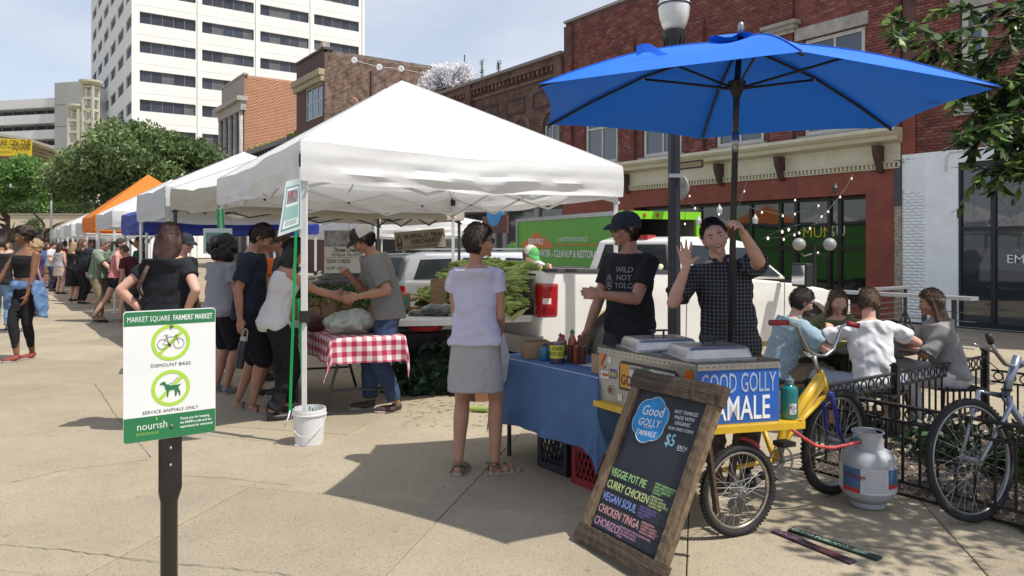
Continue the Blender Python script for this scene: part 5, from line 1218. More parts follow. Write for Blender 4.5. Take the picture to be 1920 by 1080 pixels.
  q = MB(); ln = {'long': .34, 'bob': .19, 'verylong': .46, 'halflong': .26}.get(hk)
  if ln:
   n = 9; rr = []
   for i in range(n):
    f = i/(n-1); zq = .03 - f*ln; a_ = .088 + .018*math.sin(f*2.6) - .03*f**3; d_ = .05 + .012*math.sin(f*3) - .02*f**2
    c_ = hl((0, -.055 - .012*f, .02)) + (Hm @ Vector((0, 0, 1))*.3 + Vector((0, 0, .7)))*(zq-.02) - Y1*(.03*f)
    rr.append(ring(c_, Hm @ Vector((1, 0, 0)), Hm @ Vector((0, 1, 0)), a_, d_, 20, 2.6))
   q.loft(rr); 
   for d in arms: q.tube([hl((d*.07, .01, .04)), hl((d*.086, .0, -.03)), hl((d*.088, -.005, -.09)), hl((d*.085, -.02, -.12 - ln*.2))], [.02, .024, .024, .012], 8)
   remesh(sc(q), .010, 'long_hair', hair, t, 2, .006, seed)
  else:
   q.tube([hl((0, -.09, .03)), hl((0, -.125, .035)), hl((0, -.15, -.02)), hl((0, -.15, -.1)), hl((0, -.13, -.19))], [.02, .033, .038, .032, .008], 10); remesh(sc(q), .009, 'ponytail', hair, t, 1, .004, seed)
   MB().torus(hl((0, -.105, .033)), .022, .007, Hm @ Matrix.Rotation(R(90), 3, 'X')).build('hair_tie', BKP, t).scale = (s, s, s)
 elif hk == 'bun':
  hairshell(.055, -.07, -.01, .08); q = MB(); q.sph(hl((0, -.115, .03)), .045, 10); remesh(sc(q), .009, 'bun', hair, t, 0, .006, seed)
 if face:
  bt_ = BVHTree.FromPolygons([v.co for v in body.data.vertices], [tuple(f.vertices) for f in body.data.polygons]); fy = Hm @ Vector((0, 1, 0))
  def sn(x, z, off=0):
   h_ = bt_.ray_cast(hl((x, .16, z))*s, -fy, .2)[0]; return (h_/s if h_ else hl((x, .085, z))) + fy*off
  e = MB(); ir = MB(); br = MB()
  for d in arms: e.sph(sn(d*.030, .003, -.004), (.0115, .007, .0047), 10, hm4); ir.sph(sn(d*.030, .003, .0028), (.0060, .003, .0050), 8, hm4); br.tube([sn(d*.014, .021), sn(d*.032, .027), sn(d*.048, .021)], [.004, .0045, .0025], 6)
  ee = sc(e).build('eyes', EYEW, t, True); sc(ir).build('iris', EYED, ee, True); sc(br).build('eyebrows', hair, t, True)
  l = MB(); l.tube([sn(-.023, -.056), sn(-.012, -.062), sn(0, -.063), sn(.012, -.062), sn(.023, -.056)], [.0015, .0028, .003, .0028, .0015], 8)
  l.tube([sn(-.022, -.054), sn(-.010, -.0515), sn(0, -.053), sn(.010, -.0515), sn(.022, -.054)], [.0015, .003, .0035, .003, .0015], 8)
  lp = sc(l).build('lips', LIP, t, True)
  if face == 'smile':
   q = MB(); q.sph(sn(0, -.0575, -.002), (.017, .004, .004), 10, hm4); sc(q).build('teeth', TEETH, lp, True)
   q = MB(); q.sph(sn(0, -.059, -.0045), (.021, .005, .0085), 10, hm4); sc(q).build('mouth_opening', MOUTH, lp, True)
 return dict(t=t, s=s, W=Wm, hl=hl, Hm=Hm, sh=sh, el=el_, wd=wd, hc=hc, tor=tor, sc=sc, body=body, top=tm, an=an, kn=kn, nb=nb, X=X1, Y=Y1, Z=Z1, pel=pel, seed=seed)
def hat(p, m1, m2=None, back=False, logo=None):
 hl, sc = p['hl'], p['sc']; Hm = p['Hm']; f = -1 if back else 1
 q = MB(); n = 24; rings = []
 for e in (0, .25, .5, .75, .95, 1.0):
  a = e*math.pi/2; k = math.cos(a)**.8 if e < 1 else .02; rings.append([tuple(hl((math.cos(t)*.089*k, -.004 + math.sin(t)*.111*k, .044 + math.sin(a)*.090))) for t in np.linspace(0, 2*math.pi, n, endpoint=False)])
 rings = [[tuple(hl((math.cos(t)*.088, -.004 + math.sin(t)*.110, .026))) for t in np.linspace(0, 2*math.pi, n, endpoint=False)]] + rings
 q.loft(rings); ff = q.f; crown = sc(q).build('cap', m1, p['t'], 'auto')
 if m2:
  crown.data.materials.append(m2)
  inv = Hm.transposed()
  for pl in crown.data.polygons:
   c = inv @ (pl.center/p['s'] - p['hc'])
   if (c.y < .012) == (not back) and c.z > .02: pl.material_index = 1
 b = MB()
 def fn(u, v):
  a = (u-.5)*2.3; r = 1 + v*.62*math.cos(a*.62)
  return tuple(hl((math.sin(a)*.088*(1+v*.05), f*(-.004*f + math.cos(a)*.108*r), .034 - .032*v*v + .012*math.cos(a*1.2)*(1-v*.4) + (0))))
 b.grid(fn, 12, 6); v = b.v[-1].copy(); b.add(v + A((0, 0, .006)), [q_[::-1] for q_ in b.f[:72]]); sc(b).build('brim', m1, crown, True)
 MB().sph(hl((0, -.004, .130)), .007, 6); bt = MB(); bt.sph(hl((0, -.004, .129)), .008, 6); sc(bt).build('button', m1, crown)
 return crown
def specs(p, dark=False, up=0, m=None):
 hl, sc = p['hl'], p['sc']; q = MB(); L = MB()
 for d in (1, -1):
  c = (d*.032, .103, .004+up); pts = [hl((c[0] + math.cos(t)*.023, c[1] - .006*abs(math.cos(t)), c[2] + math.sin(t)*.017)) for t in np.linspace(0, 2*math.pi, 13)]
  q.tube(pts, .0045 if dark else .0028, 5); q.tube([hl((d*.054, .096, .009+up)), hl((d*.077, .05, .009+up)), hl((d*.082, -.01, .004+up))], .0028, 5)
  L.sph(hl(c), (.026, .005, .021) if dark else (.022, .002, .016), 10, p['Hm'])
 q.tube([hl((-.010, .107, .008+up)), hl((.010, .107, .008+up))], .003, 5)
 g = sc(q).build('spectacles', m or GLS, p['t'], True)
 sc(L).build('lenses', glass('dark_lens', (.01, .01, .012), .1) if dark else glass('brown_lens', (.05, .035, .025), .1), g, True)
def project_text(p, body, size, m, zc, xo=0, front=1, sx=1.0, bold=.02):
 """print on a garment: letters laid on the cloth surface"""
 ob = p['top']; tree = BVHTree.FromPolygons([v.co for v in ob.data.vertices], [tuple(f.vertices) for f in ob.data.polygons])
 o = text(body, size, m, ob, align='CENTER', sx=sx, bold=bold); me = o.data; s = p['s']; c, ax, ay, az = p['tor'](zc); ax = -ax
 for v in me.vertices:
  q = (c + ax*(xo + v.co.x*size*sx/s) + az*(v.co.y*size/s))*s + ay*front*.5*s
  hit, nrm, _, _ = tree.ray_cast(q, -ay*front); v.co = (hit + nrm*.003) if hit else q - ay*front*.38*s
 o.scale = (1, 1, 1); o.rotation_euler = (0, 0, 0); o.location = (0, 0, 0); me.update(); return o
# ------------------------------------------------------------------ cast
def W3(px, py, Y): p = P(px, py, Y); return ('w', p.x, p.y, p.z)
C = cloth
def cast():
 near = dict(vox=.0085)
 # woman in the lavender shirt
 p = person('woman in lavender shirt and grey skirt seen from behind at blue table', -.245, 5.06, (.16, 1), 1.70, SK_T, C('lavender', (.50, .475, .61), .04, bs=60), 'blouse', C('grey_skirt', (.35, .345, .35), .05), 'skirt', H_DB, 'short', mat('taupe_strap', (.17, .14, .11), .7), 'sandal', sex='f', girth=.94, hem=-.05, skirt_end=.585, sleeve=.40, loose=.7,
      al=(-.12, -.02, .08), ar=(.13, .03, .08), wr=(.13, .22, .95), wl=(-.10, .26, .98), er=(.25, -1, 0), el=(-.25, -1, 0), head=(-62, -2, 0), footdir=(58, -5), fold=.007, face=True, **near)
 specs(p)
 bg_ = thing('tote_bag', 'white cloth bag hanging in front of the lavender shirt woman', 'bag', (-.10, 5.42, .55)); m = MB(); m.loft([[(-.08, -.03, 0), (.08, -.03, 0), (.08, .03, 0), (-.08, .03, 0)], [(-.1, -.05, .13), (.09, -.05, .15), (.1, .05, .15), (-.1, .05, .12)], [(-.05, -.02, .36), (.04, -.02, .37), (.04, .02, .36), (-.05, .02, .36)]]); link('bag_body', bevel(m.mesh('bag_body', GREYV), .02, 2), bg_).rotation_euler = (0, 0, .2)
 # man behind the table
 tb = C('black_tee', (.018, .019, .023), .2, bs=80); dk = C('charcoal', (.045, .045, .05), .15)
 p = person('man in black printed t-shirt, cap and sunglasses behind blue table', .86, 5.45, (-.78, -.62), 1.80, SK_T, tb, 'tee', dk, 'trousers', H_DB, 'cap_short', None, 'dark', wr=W3(1094, 640, 5.55), er=(.3, -1, .2), wl=W3(1128, 553, 5.12), el=(-.5, -1, -.6), head=(-26, 4, 0),
      fing={-1: 'pinch', 1: 'relax'}, face=True, fold=.006, hem=-.08, sleeve=.62, **near)
 hat(p, C('black_cap', (.03, .034, .045))); specs(p, True)
 w = mat('tee_print', (.42, .42, .43), .7)
 for i, (s_, z_) in enumerate((('WILD', .78), ('NOT', .67), ('YOLO', .56))): project_text(p, s_, .056, w, z_, .06, bold=.015)
 q = project_text(p, 'O', .17, w, .52, -.075, sx=.62, bold=-.02); project_text(p, 'o', .06, w, .66, -.075, sx=1.2); project_text(p, 'w', .045, w, .60, -.075, sx=1.2); project_text(p, '-', .10, w, .54, -.075, sx=1.1)
 m = MB(); c, ax, ay, az = p['tor'](.03); m.loft([ring(c + az*h, ax, ay, .172, .128) for h in (-.02, .02)]); bl = p['sc'](m).build('belt', mat('belt_leather', (.03, .025, .02), .5), p['t'], True); m = MB(); m.box(c + ay*.128 + az*0, (.045, .012, .04)); p['sc'](m).build('buckle', mat('chrome', (.5, .5, .5), .2, .9), bl)
 # waving man
 pl = bpy.data.materials.new('small_check_shirt'); pl.use_nodes = True; MATS['pl'] = pl; nt = pl.node_tree; b = nt.nodes['Principled BSDF']; b.inputs['Roughness'].default_value = .85; b.inputs['Specular IOR Level'].default_value = .2
 tx = nt.nodes.new('ShaderNodeTexCoord'); sp = nt.nodes.new('ShaderNodeSeparateXYZ'); nt.links.new(tx.outputs['Object'], sp.inputs[0])
 def line(sock, per, wd):
  a = nt.nodes.new('ShaderNodeMath'); a.operation = 'MULTIPLY'; a.inputs[1].default_value = 1/per; nt.links.new(sock, a.inputs[0]); f = nt.nodes.new('ShaderNodeMath'); f.operation = 'FRACT'; nt.links.new(a.outputs[0], f.inputs[0])
  g_ = nt.nodes.new('ShaderNodeMath'); g_.operation = 'LESS_THAN'; g_.inputs[1].default_value = wd; nt.links.new(f.outputs[0], g_.inputs[0]); return g_.outputs[0]
 mxx = nt.nodes.new('ShaderNodeMath'); mxx.operation = 'ADD'; nt.links.new(line(sp.outputs[0], .024, .22), mxx.inputs[0]); nt.links.new(line(sp.outputs[2], .024, .22), mxx.inputs[1])
 mm = nt.nodes.new('ShaderNodeMix'); mm.data_type = 'RGBA'; mm.inputs[6].default_value = (.018, .02, .028, 1); mm.inputs[7].default_value = (.15, .15, .15, 1); hf = nt.nodes.new('ShaderNodeMath'); hf.operation = 'MULTIPLY'; hf.inputs[1].default_value = .6; nt.links.new(mxx.outputs[0], hf.inputs[0]); nt.links.new(hf.outputs[0], mm.inputs[0]); nt.links.new(mm.outputs[2], b.inputs['Base Color'])
 p = person('waving man in dark checked shirt holding the blue umbrella pole', 1.44, 4.93, (-.10, -1), 1.745, SK_P, pl, 'shirt', C('brown_trousers', (.06, .045, .035), .2), 'trousers', H_DB, 'crop', None, 'dark', side=8, wr=W3(1287, 500, 4.72), er=(.5, .1, -1), wl=W3(1393, 436, 4.52), el=(-.7, .2, -.8),
      head=(-4, 3, 16), fing={1: 'open', -1: 'grip'}, hand_dir=((( .12, .02, 1), (-.05, 1, 0), (-1, 0, .1)), ((.35, .55, .55), (1, .1, -.35), (.2, .1, 1))), face='smile', girth=.97, fold=.006, hem=-.20, sleeve=.78, **near)
 # vendor in grey with the mesh cap
 p = person('vendor in grey t-shirt and two-tone mesh cap bending over checked table', -1.20, 7.02, (-1, -.22), 1.80, SK_T, C('grey_tee', (.20, .195, .185), .06, bs=60), 'tee', C('blue_jeans', (.035, .055, .11), .35, bs=60), 'trousers', H_DB, 'cap_short', mat('brown_boot', (.06, .035, .025), .6), 'shoe', lean=17, pel=(0, -.04, .92), wr=W3(655, 516, 7.0), er=(.6, -.5, -.6), wl=W3(672, 556, 6.72), el=(-.4, -1, -.5), head=(0, 32, 0), fing={1: 'pinch', -1: 'relax'}, face=True, fold=.007, loose=1.25, hem=-.16, sleeve=.8, ar=(.1, .12, .08), al=(-.1, -.1, .08), vox=.0095)
 hat(p, C('charcoal_cap', (.04, .037, .035)), C('mesh_white', (.55, .53, .48))); 
 # woman in the white tank top
 person('woman in white tank top and black trousers leaning over checked table', -2.08, 6.72, (.86, .5), 1.68, SK_T, C('white_tank', (.60, .59, .59), .04), 'tank', C('black_trousers', (.014, .014, .017), .3), 'trousers', H_BL, 'verylong', mat('black_flat', (.02, .02, .02), .5), 'dark', sex='f', girth=1.0, lean=14, pel=(0, -.06, .9), wr=W3(640, 560, 6.85), er=(.4, -1, -.6), wl=W3(628, 550, 7.0), el=(-.4, -1, -.6), head=(0, 24, 0), hem=-.16, fold=.007, ar=(.10, -.1, .08), al=(-.1, .08, .08), vox=.010, loose=.95, face=True)
 # navy boy
 p = person('tall boy in navy t-shirt and shorts holding a black water bottle', -2.47, 7.0, (.93, .2), 1.79, SK_T, C('navy_tee', (.018, .023, .038), .2), 'tee', C('black_shorts', (.012, .013, .018), .2), 'shorts', H_DB, 'boy', mat('flip_flop', (.12, .08, .06), .7), 'flip', lean=4, wr=W3(450, 598, 6.78), er=(.3, -1, 0), head=(0, 34, 0), hem=-.18, leg_end=1.12, loose=1.3, sleeve=.72, fold=.008, vox=.010, al=(-.08, -.1, .08), ar=(.1, .05, .08), girth=.92, face=True)
 bt = thing('water_bottle', 'black insulated water bottle with white lid in the boy hand', 'bottle', tuple(P(448, 690, 6.74))); bt.rotation_euler = (0, R(10), 0)
 m = MB(); m.lathe([(.036, 0), (.04, .01), (.04, .22), (.034, .245), (.03, .25)], n=20); m.build('bottle_body', mat('matt_black_blue', (.02, .026, .04), .4), bt, 'auto'); m = MB(); m.lathe([(.033, .251), (.035, .27), (.03, .285), (.01, .29)], n=16); m.tube([(-.025, 0, .285), (-.02, 0, .34), (.0, 0, .36), (.02, 0, .34), (.025, 0, .285)], .006, 6); m.build('bottle_lid', mat('grey_lid', (.4, .4, .4), .5), bt, 'auto')
 # curly woman, tattooed woman
 person('woman with black curly hair in grey t-shirt under green straps', -3.05, 7.85, (.62, .78), 1.66, SK_T, C('heather', (.25, .26, .29), .06), 'tee', C('black_shorts', ()), 'shorts', H_BL, 'curly', mat('grey_trainer', (.2, .2, .2), .7), 'shoe', sex='f', girth=1.1, head=(-5, 15, 0), hem=-.15, fold=.007, vox=.012, wr=(.24, .12, .85), leg_end=1.0)
 p = person('woman in black t-shirt with hands on hips and auburn shoulder-length hair', -2.87, 6.22, (.12, 1), 1.74, SK_P, tb, 'tee', C('dark_jeans', (.02, .022, .03), .3), 'trousers', H_AU, 'long', None, 'dark', sex='f', girth=1.2, wr=(.19, -.05, 1.0), er=(1, -.7, .35), wl=(-.19, -.05, 1.0), el=(-1, -.7, .35), head=(-6, 3, 3), fold=.008, hem=-.16, sleeve=.45, vox=.0095, loose=.75)
 m = MB(); c1 = p['sh']; q = [c1[-1] + Vector((.05, -.075, .055)), p['tor'](.85)[0] + Vector((-.06, -.155, .02)), p['tor'](.55)[0] + Vector((-.2, -.12, 0)), p['tor'](.3)[0] + Vector((-.235, .0, 0))]
 st = MB(); st.tube([c1[-1] + Vector((.09, .03, .07)), c1[-1] + Vector((.07, -.08, .045)), p['tor'](.8)[0] + Vector((-.10, -.165, .0)), p['tor'](.55)[0] + Vector((-.185, -.12, 0)), p['tor'](.35)[0] + Vector((-.215, .0, 0))], .021, 6, flat=.35)
 bgo = thing('shoulder_bag', 'brown and white webbing bag strap across the black t-shirt back', 'bag', p['t'].location.copy(), p['t'].rotation_euler.z); p['sc'](st).build('strap', mat('brown_webbing', (.10, .06, .045), .8, var=.5, vs=30), bgo, True)
 m = MB(); m.box(tuple((p['tor'](.2)[0] + Vector((-.25, .08, -.02)))*p['s']), (.08, .22, .2)); link('bag_body', bevel(m.mesh('bag_body', mat('brown_leather', (.09, .045, .03), .5)), .02), bgo)
 # glimpsed between them
 person('man in orange t-shirt half hidden behind the navy boy', -2.85, 8.6, (.9, .35), 1.70, SK_T, C('orange_tee', (.62, .15, .02), .06), 'tee', C('khaki', (.22, .17, .11), .1), 'trousers', H_BR, 'crop', vox=.014, wr=(.16, .16, .93), er=(.8, -.8, 0))
 p = person('person in brown cap facing left behind the white tank top woman', -2.35, 7.75, (-.9, -.1), 1.72, SK_T, C('olive_dark', (.05, .045, .04)), 'tee', dk, 'trousers', H_DB, 'cap_short', head=(0, 15, 0), vox=.013); hat(p, C('brown_cap', (.09, .06, .045)))
 person('small child in pink top standing behind the navy boy', -2.62, 7.75, (.9, .3), 1.12, SK_T, C('hot_pink', (.5, .03, .12)), 'tee', C('hot_pink', ()), 'shorts', H_DB, 'long', sex='f', vox=.012, head=(0, 10, 0), girth=1.15)
 p = person('person in dark cap behind the woman with curly black hair', -3.95, 8.95, (.85, -.2), 1.70, SK_P, C('grey_teal', (.09, .10, .11)), 'tee', dk, 'trousers', H_DB, 'cap_short', head=(0, 10, 0), vox=.014); hat(p, C('black_cap', ()))
 # walking woman with the puff of hair
 dn = mat('denim_jacket', (.085, .155, .29), .85, var=.3, vs=18, bump=.3, bs=40)
 p = person('woman in black halter top and leggings walking, denim shirt tied round waist', -6.62, 10.15, (-.22, -1), 1.80, SK_B, C('black_halter', (.014, .013, .014)), 'halter', C('black_leggings', (.016, .015, .018), .3), 'leggings', H_DB, 'puff', mat('red_slip_on', (.20, .035, .03), .7), 'shoe', sex='f', lean=-2, head=(-58, 2, 0), hem=.30, leg_end=1.80, ar=(-.01, .14, .08), al=(.01, -.12, .08), wr=(.36, .16, .90), er=(.6, -.8, 0), wl=(-.13, .12, .76), el=(-1, -.5, 0), vox=.010, loose=.9, fold=.004, footdir=(10, 0), face=True)
 m = MB(); c = p['pel']; m.loft([ring(c + Vector((0, 0, h)), Vector((1, 0, 0)), Vector((0, 1, 0)), a, b) for h, a, b in ((.0, .19, .135), (.04, .195, .14), (.11, .175, .125))]); m.sph((.03, .14, .99), (.05, .035, .04), 8)
 m.loft([[(.0, .135, .98), (.06, .15, .98), (.06, .165, .97), (.0, .16, .97)], [(.06, .15, .8), (.16, .155, .8), (.16, .18, .8), (.06, .18, .8)], [(.08, .12, .66), (.19, .12, .68), (.19, .15, .68), (.08, .15, .66)]])
 m.loft([[(-.19, -.08, 1.02), (-.15, .09, 1.02), (-.19, .1, 1.02), (-.22, -.07, 1.02)], [(-.22, -.12, .8), (-.2, .08, .8), (-.24, .09, .8), (-.28, -.1, .8)], [(-.26, -.08, .55), (-.24, .04, .58), (-.28, .05, .58), (-.31, -.06, .55)]])
 m.loft([[(-.17, -.14, 1.03), (.17, -.14, 1.03), (.17, -.11, 1.03), (-.17, -.11, 1.03)], [(-.19, -.19, .8), (.18, -.19, .8), (.18, -.13, .8), (-.19, -.13, .8)], [(-.16, -.16, .62), (.13, -.16, .66), (.13, -.13, .66), (-.16, -.13, .62)]])
 remesh(p['sc'](m), .011, 'tied_denim_shirt', dn, p['t'], 2, .007, 3)
 # further down the row
 gp = bpy.data.materials.new('green_stripe_shirt'); gp = mat('cloth_green_stripe', (.07, .13, .09), .85, vs=26, col2=(.25, .29, .22), stretch=(1.5, 1.5, .05), det=1)
 p = person('man in green striped shirt with a big black backpack', -8.38, 15.1, (1, -.15), 1.76, SK_P, gp, 'shirt', C('khaki', ()), 'trousers', H_GR, 'short', None, 'dark', lean=13, wr=(.12, .5, .98), er=(.6, -.6, -.4), wl=(-.08, .46, .98), head=(0, 30, 0), vox=.012, ar=(.1, .12, .08), al=(-.1, -.12, .08), hem=-.1, sleeve=.8, girth=1.05); specs(p)
 m = MB(); c, ax, ay, az = p['tor'](.5); 
 m.loft([ring(c + az*h - ay*.24, ax, ay, a, b_) for h, a, b_ in ((-.2, .14, .10), (-.12, .18, .15), (.1, .17, .15), (.24, .13, .10), (.28, .07, .05))]); bp_ = thing('backpack', 'black backpack on the back of the green shirt man', 'backpack', p['t'].location.copy(), p['t'].rotation_euler.z); remesh(p['sc'](m), .014, 'pack', C('pack_black', (.02, .022, .024)), bp_, 2, .01, 4)
 st = MB()
 for d in (1, -1): st.tube([p['tor'](.25)[0] - ay*.1 + ax*d*.13, p['tor'](.55)[0] + ay*.13 + ax*d*.13, p['sh'][d] + az*.07 - ax*d*.05 + ay*.02, p['tor'](.85)[0] - ay*.16 + ax*d*.09], .02, 6, flat=.4)
 p['sc'](st).build('strap', MATS['cloth_pack_black'], bp_, True)
 person('woman in pink tank top and black shorts with a dark ponytail', -7.93, 14.95, (.92, .38), 1.70, SK_P, C('pink_tank', (.50, .17, .19), .06), 'tank', C('black_short', (.015, .015, .018)), 'shorts', H_DB, 'pony', mat('tan_flat', (.25, .14, .08), .7), 'shoe', sex='f', lean=5, al=(-.08, -.42, .10), ar=(.1, .10, .08), wr=(.14, .3, 1.08), wl=(-.1, .32, 1.05), vox=.012, hem=.0, leg_end=.45, head=(0, 8, 0), girth=.98)
 person('man in maroon shirt leaning in behind the pink tank top woman', -7.15, 14.2, (-1, .1), 1.62, SK_T, C('maroon', (.06, .015, .018)), 'tee', dk, 'trousers', H_BR, 'crop', lean=22, head=(0, 20, 0), vox=.015)
 ppl = [
  ('woman with dark bob in grey tank and beige skirt seen from behind', 112, 23.6, (.2, 1), 1.66, SK_P, ('grey_tank', (.33, .32, .33)), 'tank', ('beige_skirt', (.40, .31, .27)), 'skirt', H_DB, 'long', 'f', (0, 0, 0), .62),
  ('person in black with very long straight brown hair', 152, 19.6, (.6, .8), 1.72, SK_P, ('black_long', (.016, .015, .018)), 'tee', ('black_long', ()), 'trousers', H_BR, 'verylong', 'f', (-20, 0, 0), 0),
  ('blond woman in a black dress beside the long-haired person', 136, 20.6, (.5, .9), 1.66, SK_P, ('black_long', ()), 'tank', ('black_long', ()), 'skirt', H_BD, 'long', 'f', (0, 10, 0), .45),
  ('woman with red-brown curly hair in patterned purple trousers', 68, 16.2, (.7, .7), 1.68, SK_T, ('dark_purple', (.06, .04, .10)), 'tank', ('purple_print', (.09, .06, .22)), 'trousers', H_BD, 'curly', 'f', (0, 0, 0), 0),
  ('man in black t-shirt and blue jeans at the left edge', 2, 13.4, (-.3, 1), 1.70, SK_T, ('black_tee', ()), 'tee', ('light_jeans', (.16, .26, .40)), 'trousers', H_DB, 'crop', 'm', (0, 0, 0), 0),
  ('man in white shirt bending among the far crowd', 97, 25.0, (1, .1), 1.70, SK_P, ('white_shirt', (.55, .55, .56)), 'tee', ('navy_far', (.03, .035, .07)), 'trousers', H_DB, 'short', 'm', (0, 25, 0), 0),
  ('woman with brown curls in a blue dress in the far crowd', 87, 27.0, (.8, -.2), 1.64, SK_T, ('blue_far', (.08, .12, .25)), 'tee', ('brown_far', (.14, .08, .05)), 'shorts', H_BR, 'curly', 'f', (0, 0, 0), 0),
  ('distant man in dark red standing by the far stalls', 121, 28.0, (.5, .8), 1.72, SK_T, ('dark_red', (.18, .03, .035)), 'tee', ('navy_far', ()), 'trousers', H_BL, 'short', 'm', (0, 0, 0), 0),
  ('distant woman in cream top left of the far crowd', 17, 30.0, (-.2, -1), 1.66, SK_P, ('cream_top', (.5, .42, .36)), 'tank', ('jean_short', (.12, .2, .34)), 'shorts', H_LB, 'long', 'f', (0, 0, 0), 0),
  ('distant man in tan shirt behind the walking woman', 58, 31.0, (.3, -1), 1.75, SK_T, ('tan_shirt', (.3, .22, .15)), 'tee', ('khaki', ()), 'shorts', H_BR, 'crop', 'm', (0, 0, 0), 0),
  ('farthest woman in teal between the tents', 106, 33.0, (-.3, -1), 1.65, SK_P, ('teal_top', (.04, .2, .2)), 'tank', ('navy_far', ()), 'shorts', H_DB, 'bob', 'f', (0, 0, 0), 0),
  ('shopper in striped blue beside the far white tent leg', 166, 24.0, (.9, .3), 1.74, SK_T, ('steel_blue', (.10, .16, .28)), 'tee', ('brown_far', ()), 'trousers', H_BR, 'short', 'm', (0, 8, 0), 0),
  ('woman in white blouse shopping under the orange tent', 196, 20.0, (-.4, .9), 1.66, SK_P, ('white_shirt', ()), 'tee', ('navy_far', ()), 'trousers', H_AU, 'long', 'f', (0, 0, 0), 0),
  ('stallholder in dark green under the blue tarpaulin', 262, 16.0, (-.9, -.4), 1.74, SK_T, ('bottle_green', (.03, .09, .05)), 'tee', ('khaki', ()), 'trousers', H_DB, 'crop', 'm', (0, 0, 0), 0)]
 for lb, px, Y, hd, H, sk, tp, tk, bt, bk, hr, hk, sx, hh, se in ppl:
  person(lb, X(px, Y), Y, hd, H, sk, C(*tp), tk, C(*bt), bk, hr, hk, sex=sx, head=hh, vox=.017, skirt_end=se or .52, girth=1.04 if sx == 'f' else 1.0, wr=(.15, .25, 1.0) if px in (136, 97, 166) else None)
 # man reaching into the corn
 p = person('grey-haired man in white and green cap reaching into the corn', .12, 10.0, (.35, -.94), 1.74, SK_P, C('pale_grey_tee', (.36, .34, .34), .05), 'tee', dk, 'trousers', H_GR, 'cap_short', lean=34, pel=(0, -.1, .9), wr=W3(1008, 512, 9.2), er=(.8, 0, -.6), wl=W3(1035, 500, 9.3), el=(-.8, 0, .2), head=(25, 30, 0), vox=.011, fold=.006, face=True)
 hat(p, C('green_cap', (.10, .36, .12)), C('mesh_white', ()))
 # the four at the table
 sit = dict(pel=(0, 0, .47), vox=.0095, fold=.007)
 z0 = -.03
 cb = mat('cloth_chambray', (.26, .36, .42), .85, var=.12, vs=30, bump=.2, bs=120)
 p = person('bearded man in light blue shirt and glasses eating at the black table', 2.30, 6.5, (1, .10), 1.70, SK_P, cb, 'shirt', C('khaki', ()), 'shorts', H_DB, 'short', None, 'dark', lean=20, ar=(.13, .42, .08), al=(-.13, .36, .08), wr=W3(1555, 622, 6.35), er=(.8, -.8, -.6), wl=(-.1, .46, .80), head=(0, 18, 0), z=z0, hem=-.02, face=True, leg_end=.92, sleeve=.8, **sit); specs(p, True)
 m = MB(); hl = p['hl']; m.sph(hl((0, .055, -.078)), (.058, .055, .045), 12, p['Hm']); p['sc'](m).build('beard', H_DB, p['t'], True)
 wh = C('white_tee', (.66, .66, .67), .03, bs=60)
 p = person('man in white t-shirt with short brown hair seated back to camera', 2.92, 6.02, (.10, 1), 1.70, SK_P, wh, 'tee', C('pale_denim', (.30, .35, .42)), 'shorts', H_LB, 'crop', None, 'shoe', lean=13, ar=(.22, .40, .08), al=(-.26, .26, .08), kr=(.8, 1, .4), kl=(-1, .8, .4), wr=(.30, .42, .80), er=(1, -.5, -.3), wl=(-.26, .40, .80), el=(-1, -.3, -.3), head=(-24, 10, 0), z=z0, girth=1.0, hem=-.02, sleeve=.62, leg_end=.95, pel=(0, 0, .47), vox=.0095, fold=.009, loose=.7); specs(p, m=mat('amber_frame', (.3, .14, .02), .3))
 p = person('woman in grey blouse and white trousers with long brown hair seated', 3.80, 6.45, (-1, .22), 1.66, SK_T, C('grey_blouse', (.27, .26, .26), .06), 'shirt', C('white_trousers', (.62, .60, .62), .05), 'trousers', H_BR, 'verylong', mat('tan_flat', ()), 'shoe', sex='f', lean=14, ar=(.12, .52, .12), al=(-.10, .30, .08), wr=(.2, .42, .82), er=(.7, -.7, -.6), wl=(-.05, .45, .80), head=(-6, 8, 0), z=z0, girth=1.0, hem=.0, sleeve=.95, face=True, **sit)
 person('woman in olive top with long light brown hair seated behind table', 3.22, 7.4, (-.45, -.9), 1.66, SK_P, C('olive_top', (.13, .14, .06), .1), 'tee', C('olive_dark', ()), 'trousers', H_LB, 'long', sex='f', lean=18, ar=(.12, .4, .08), al=(-.12, .4, .08), wr=(.2, .4, .8), wl=(-.1, .42, .8), head=(25, 12, 0), z=-.06, **sit)
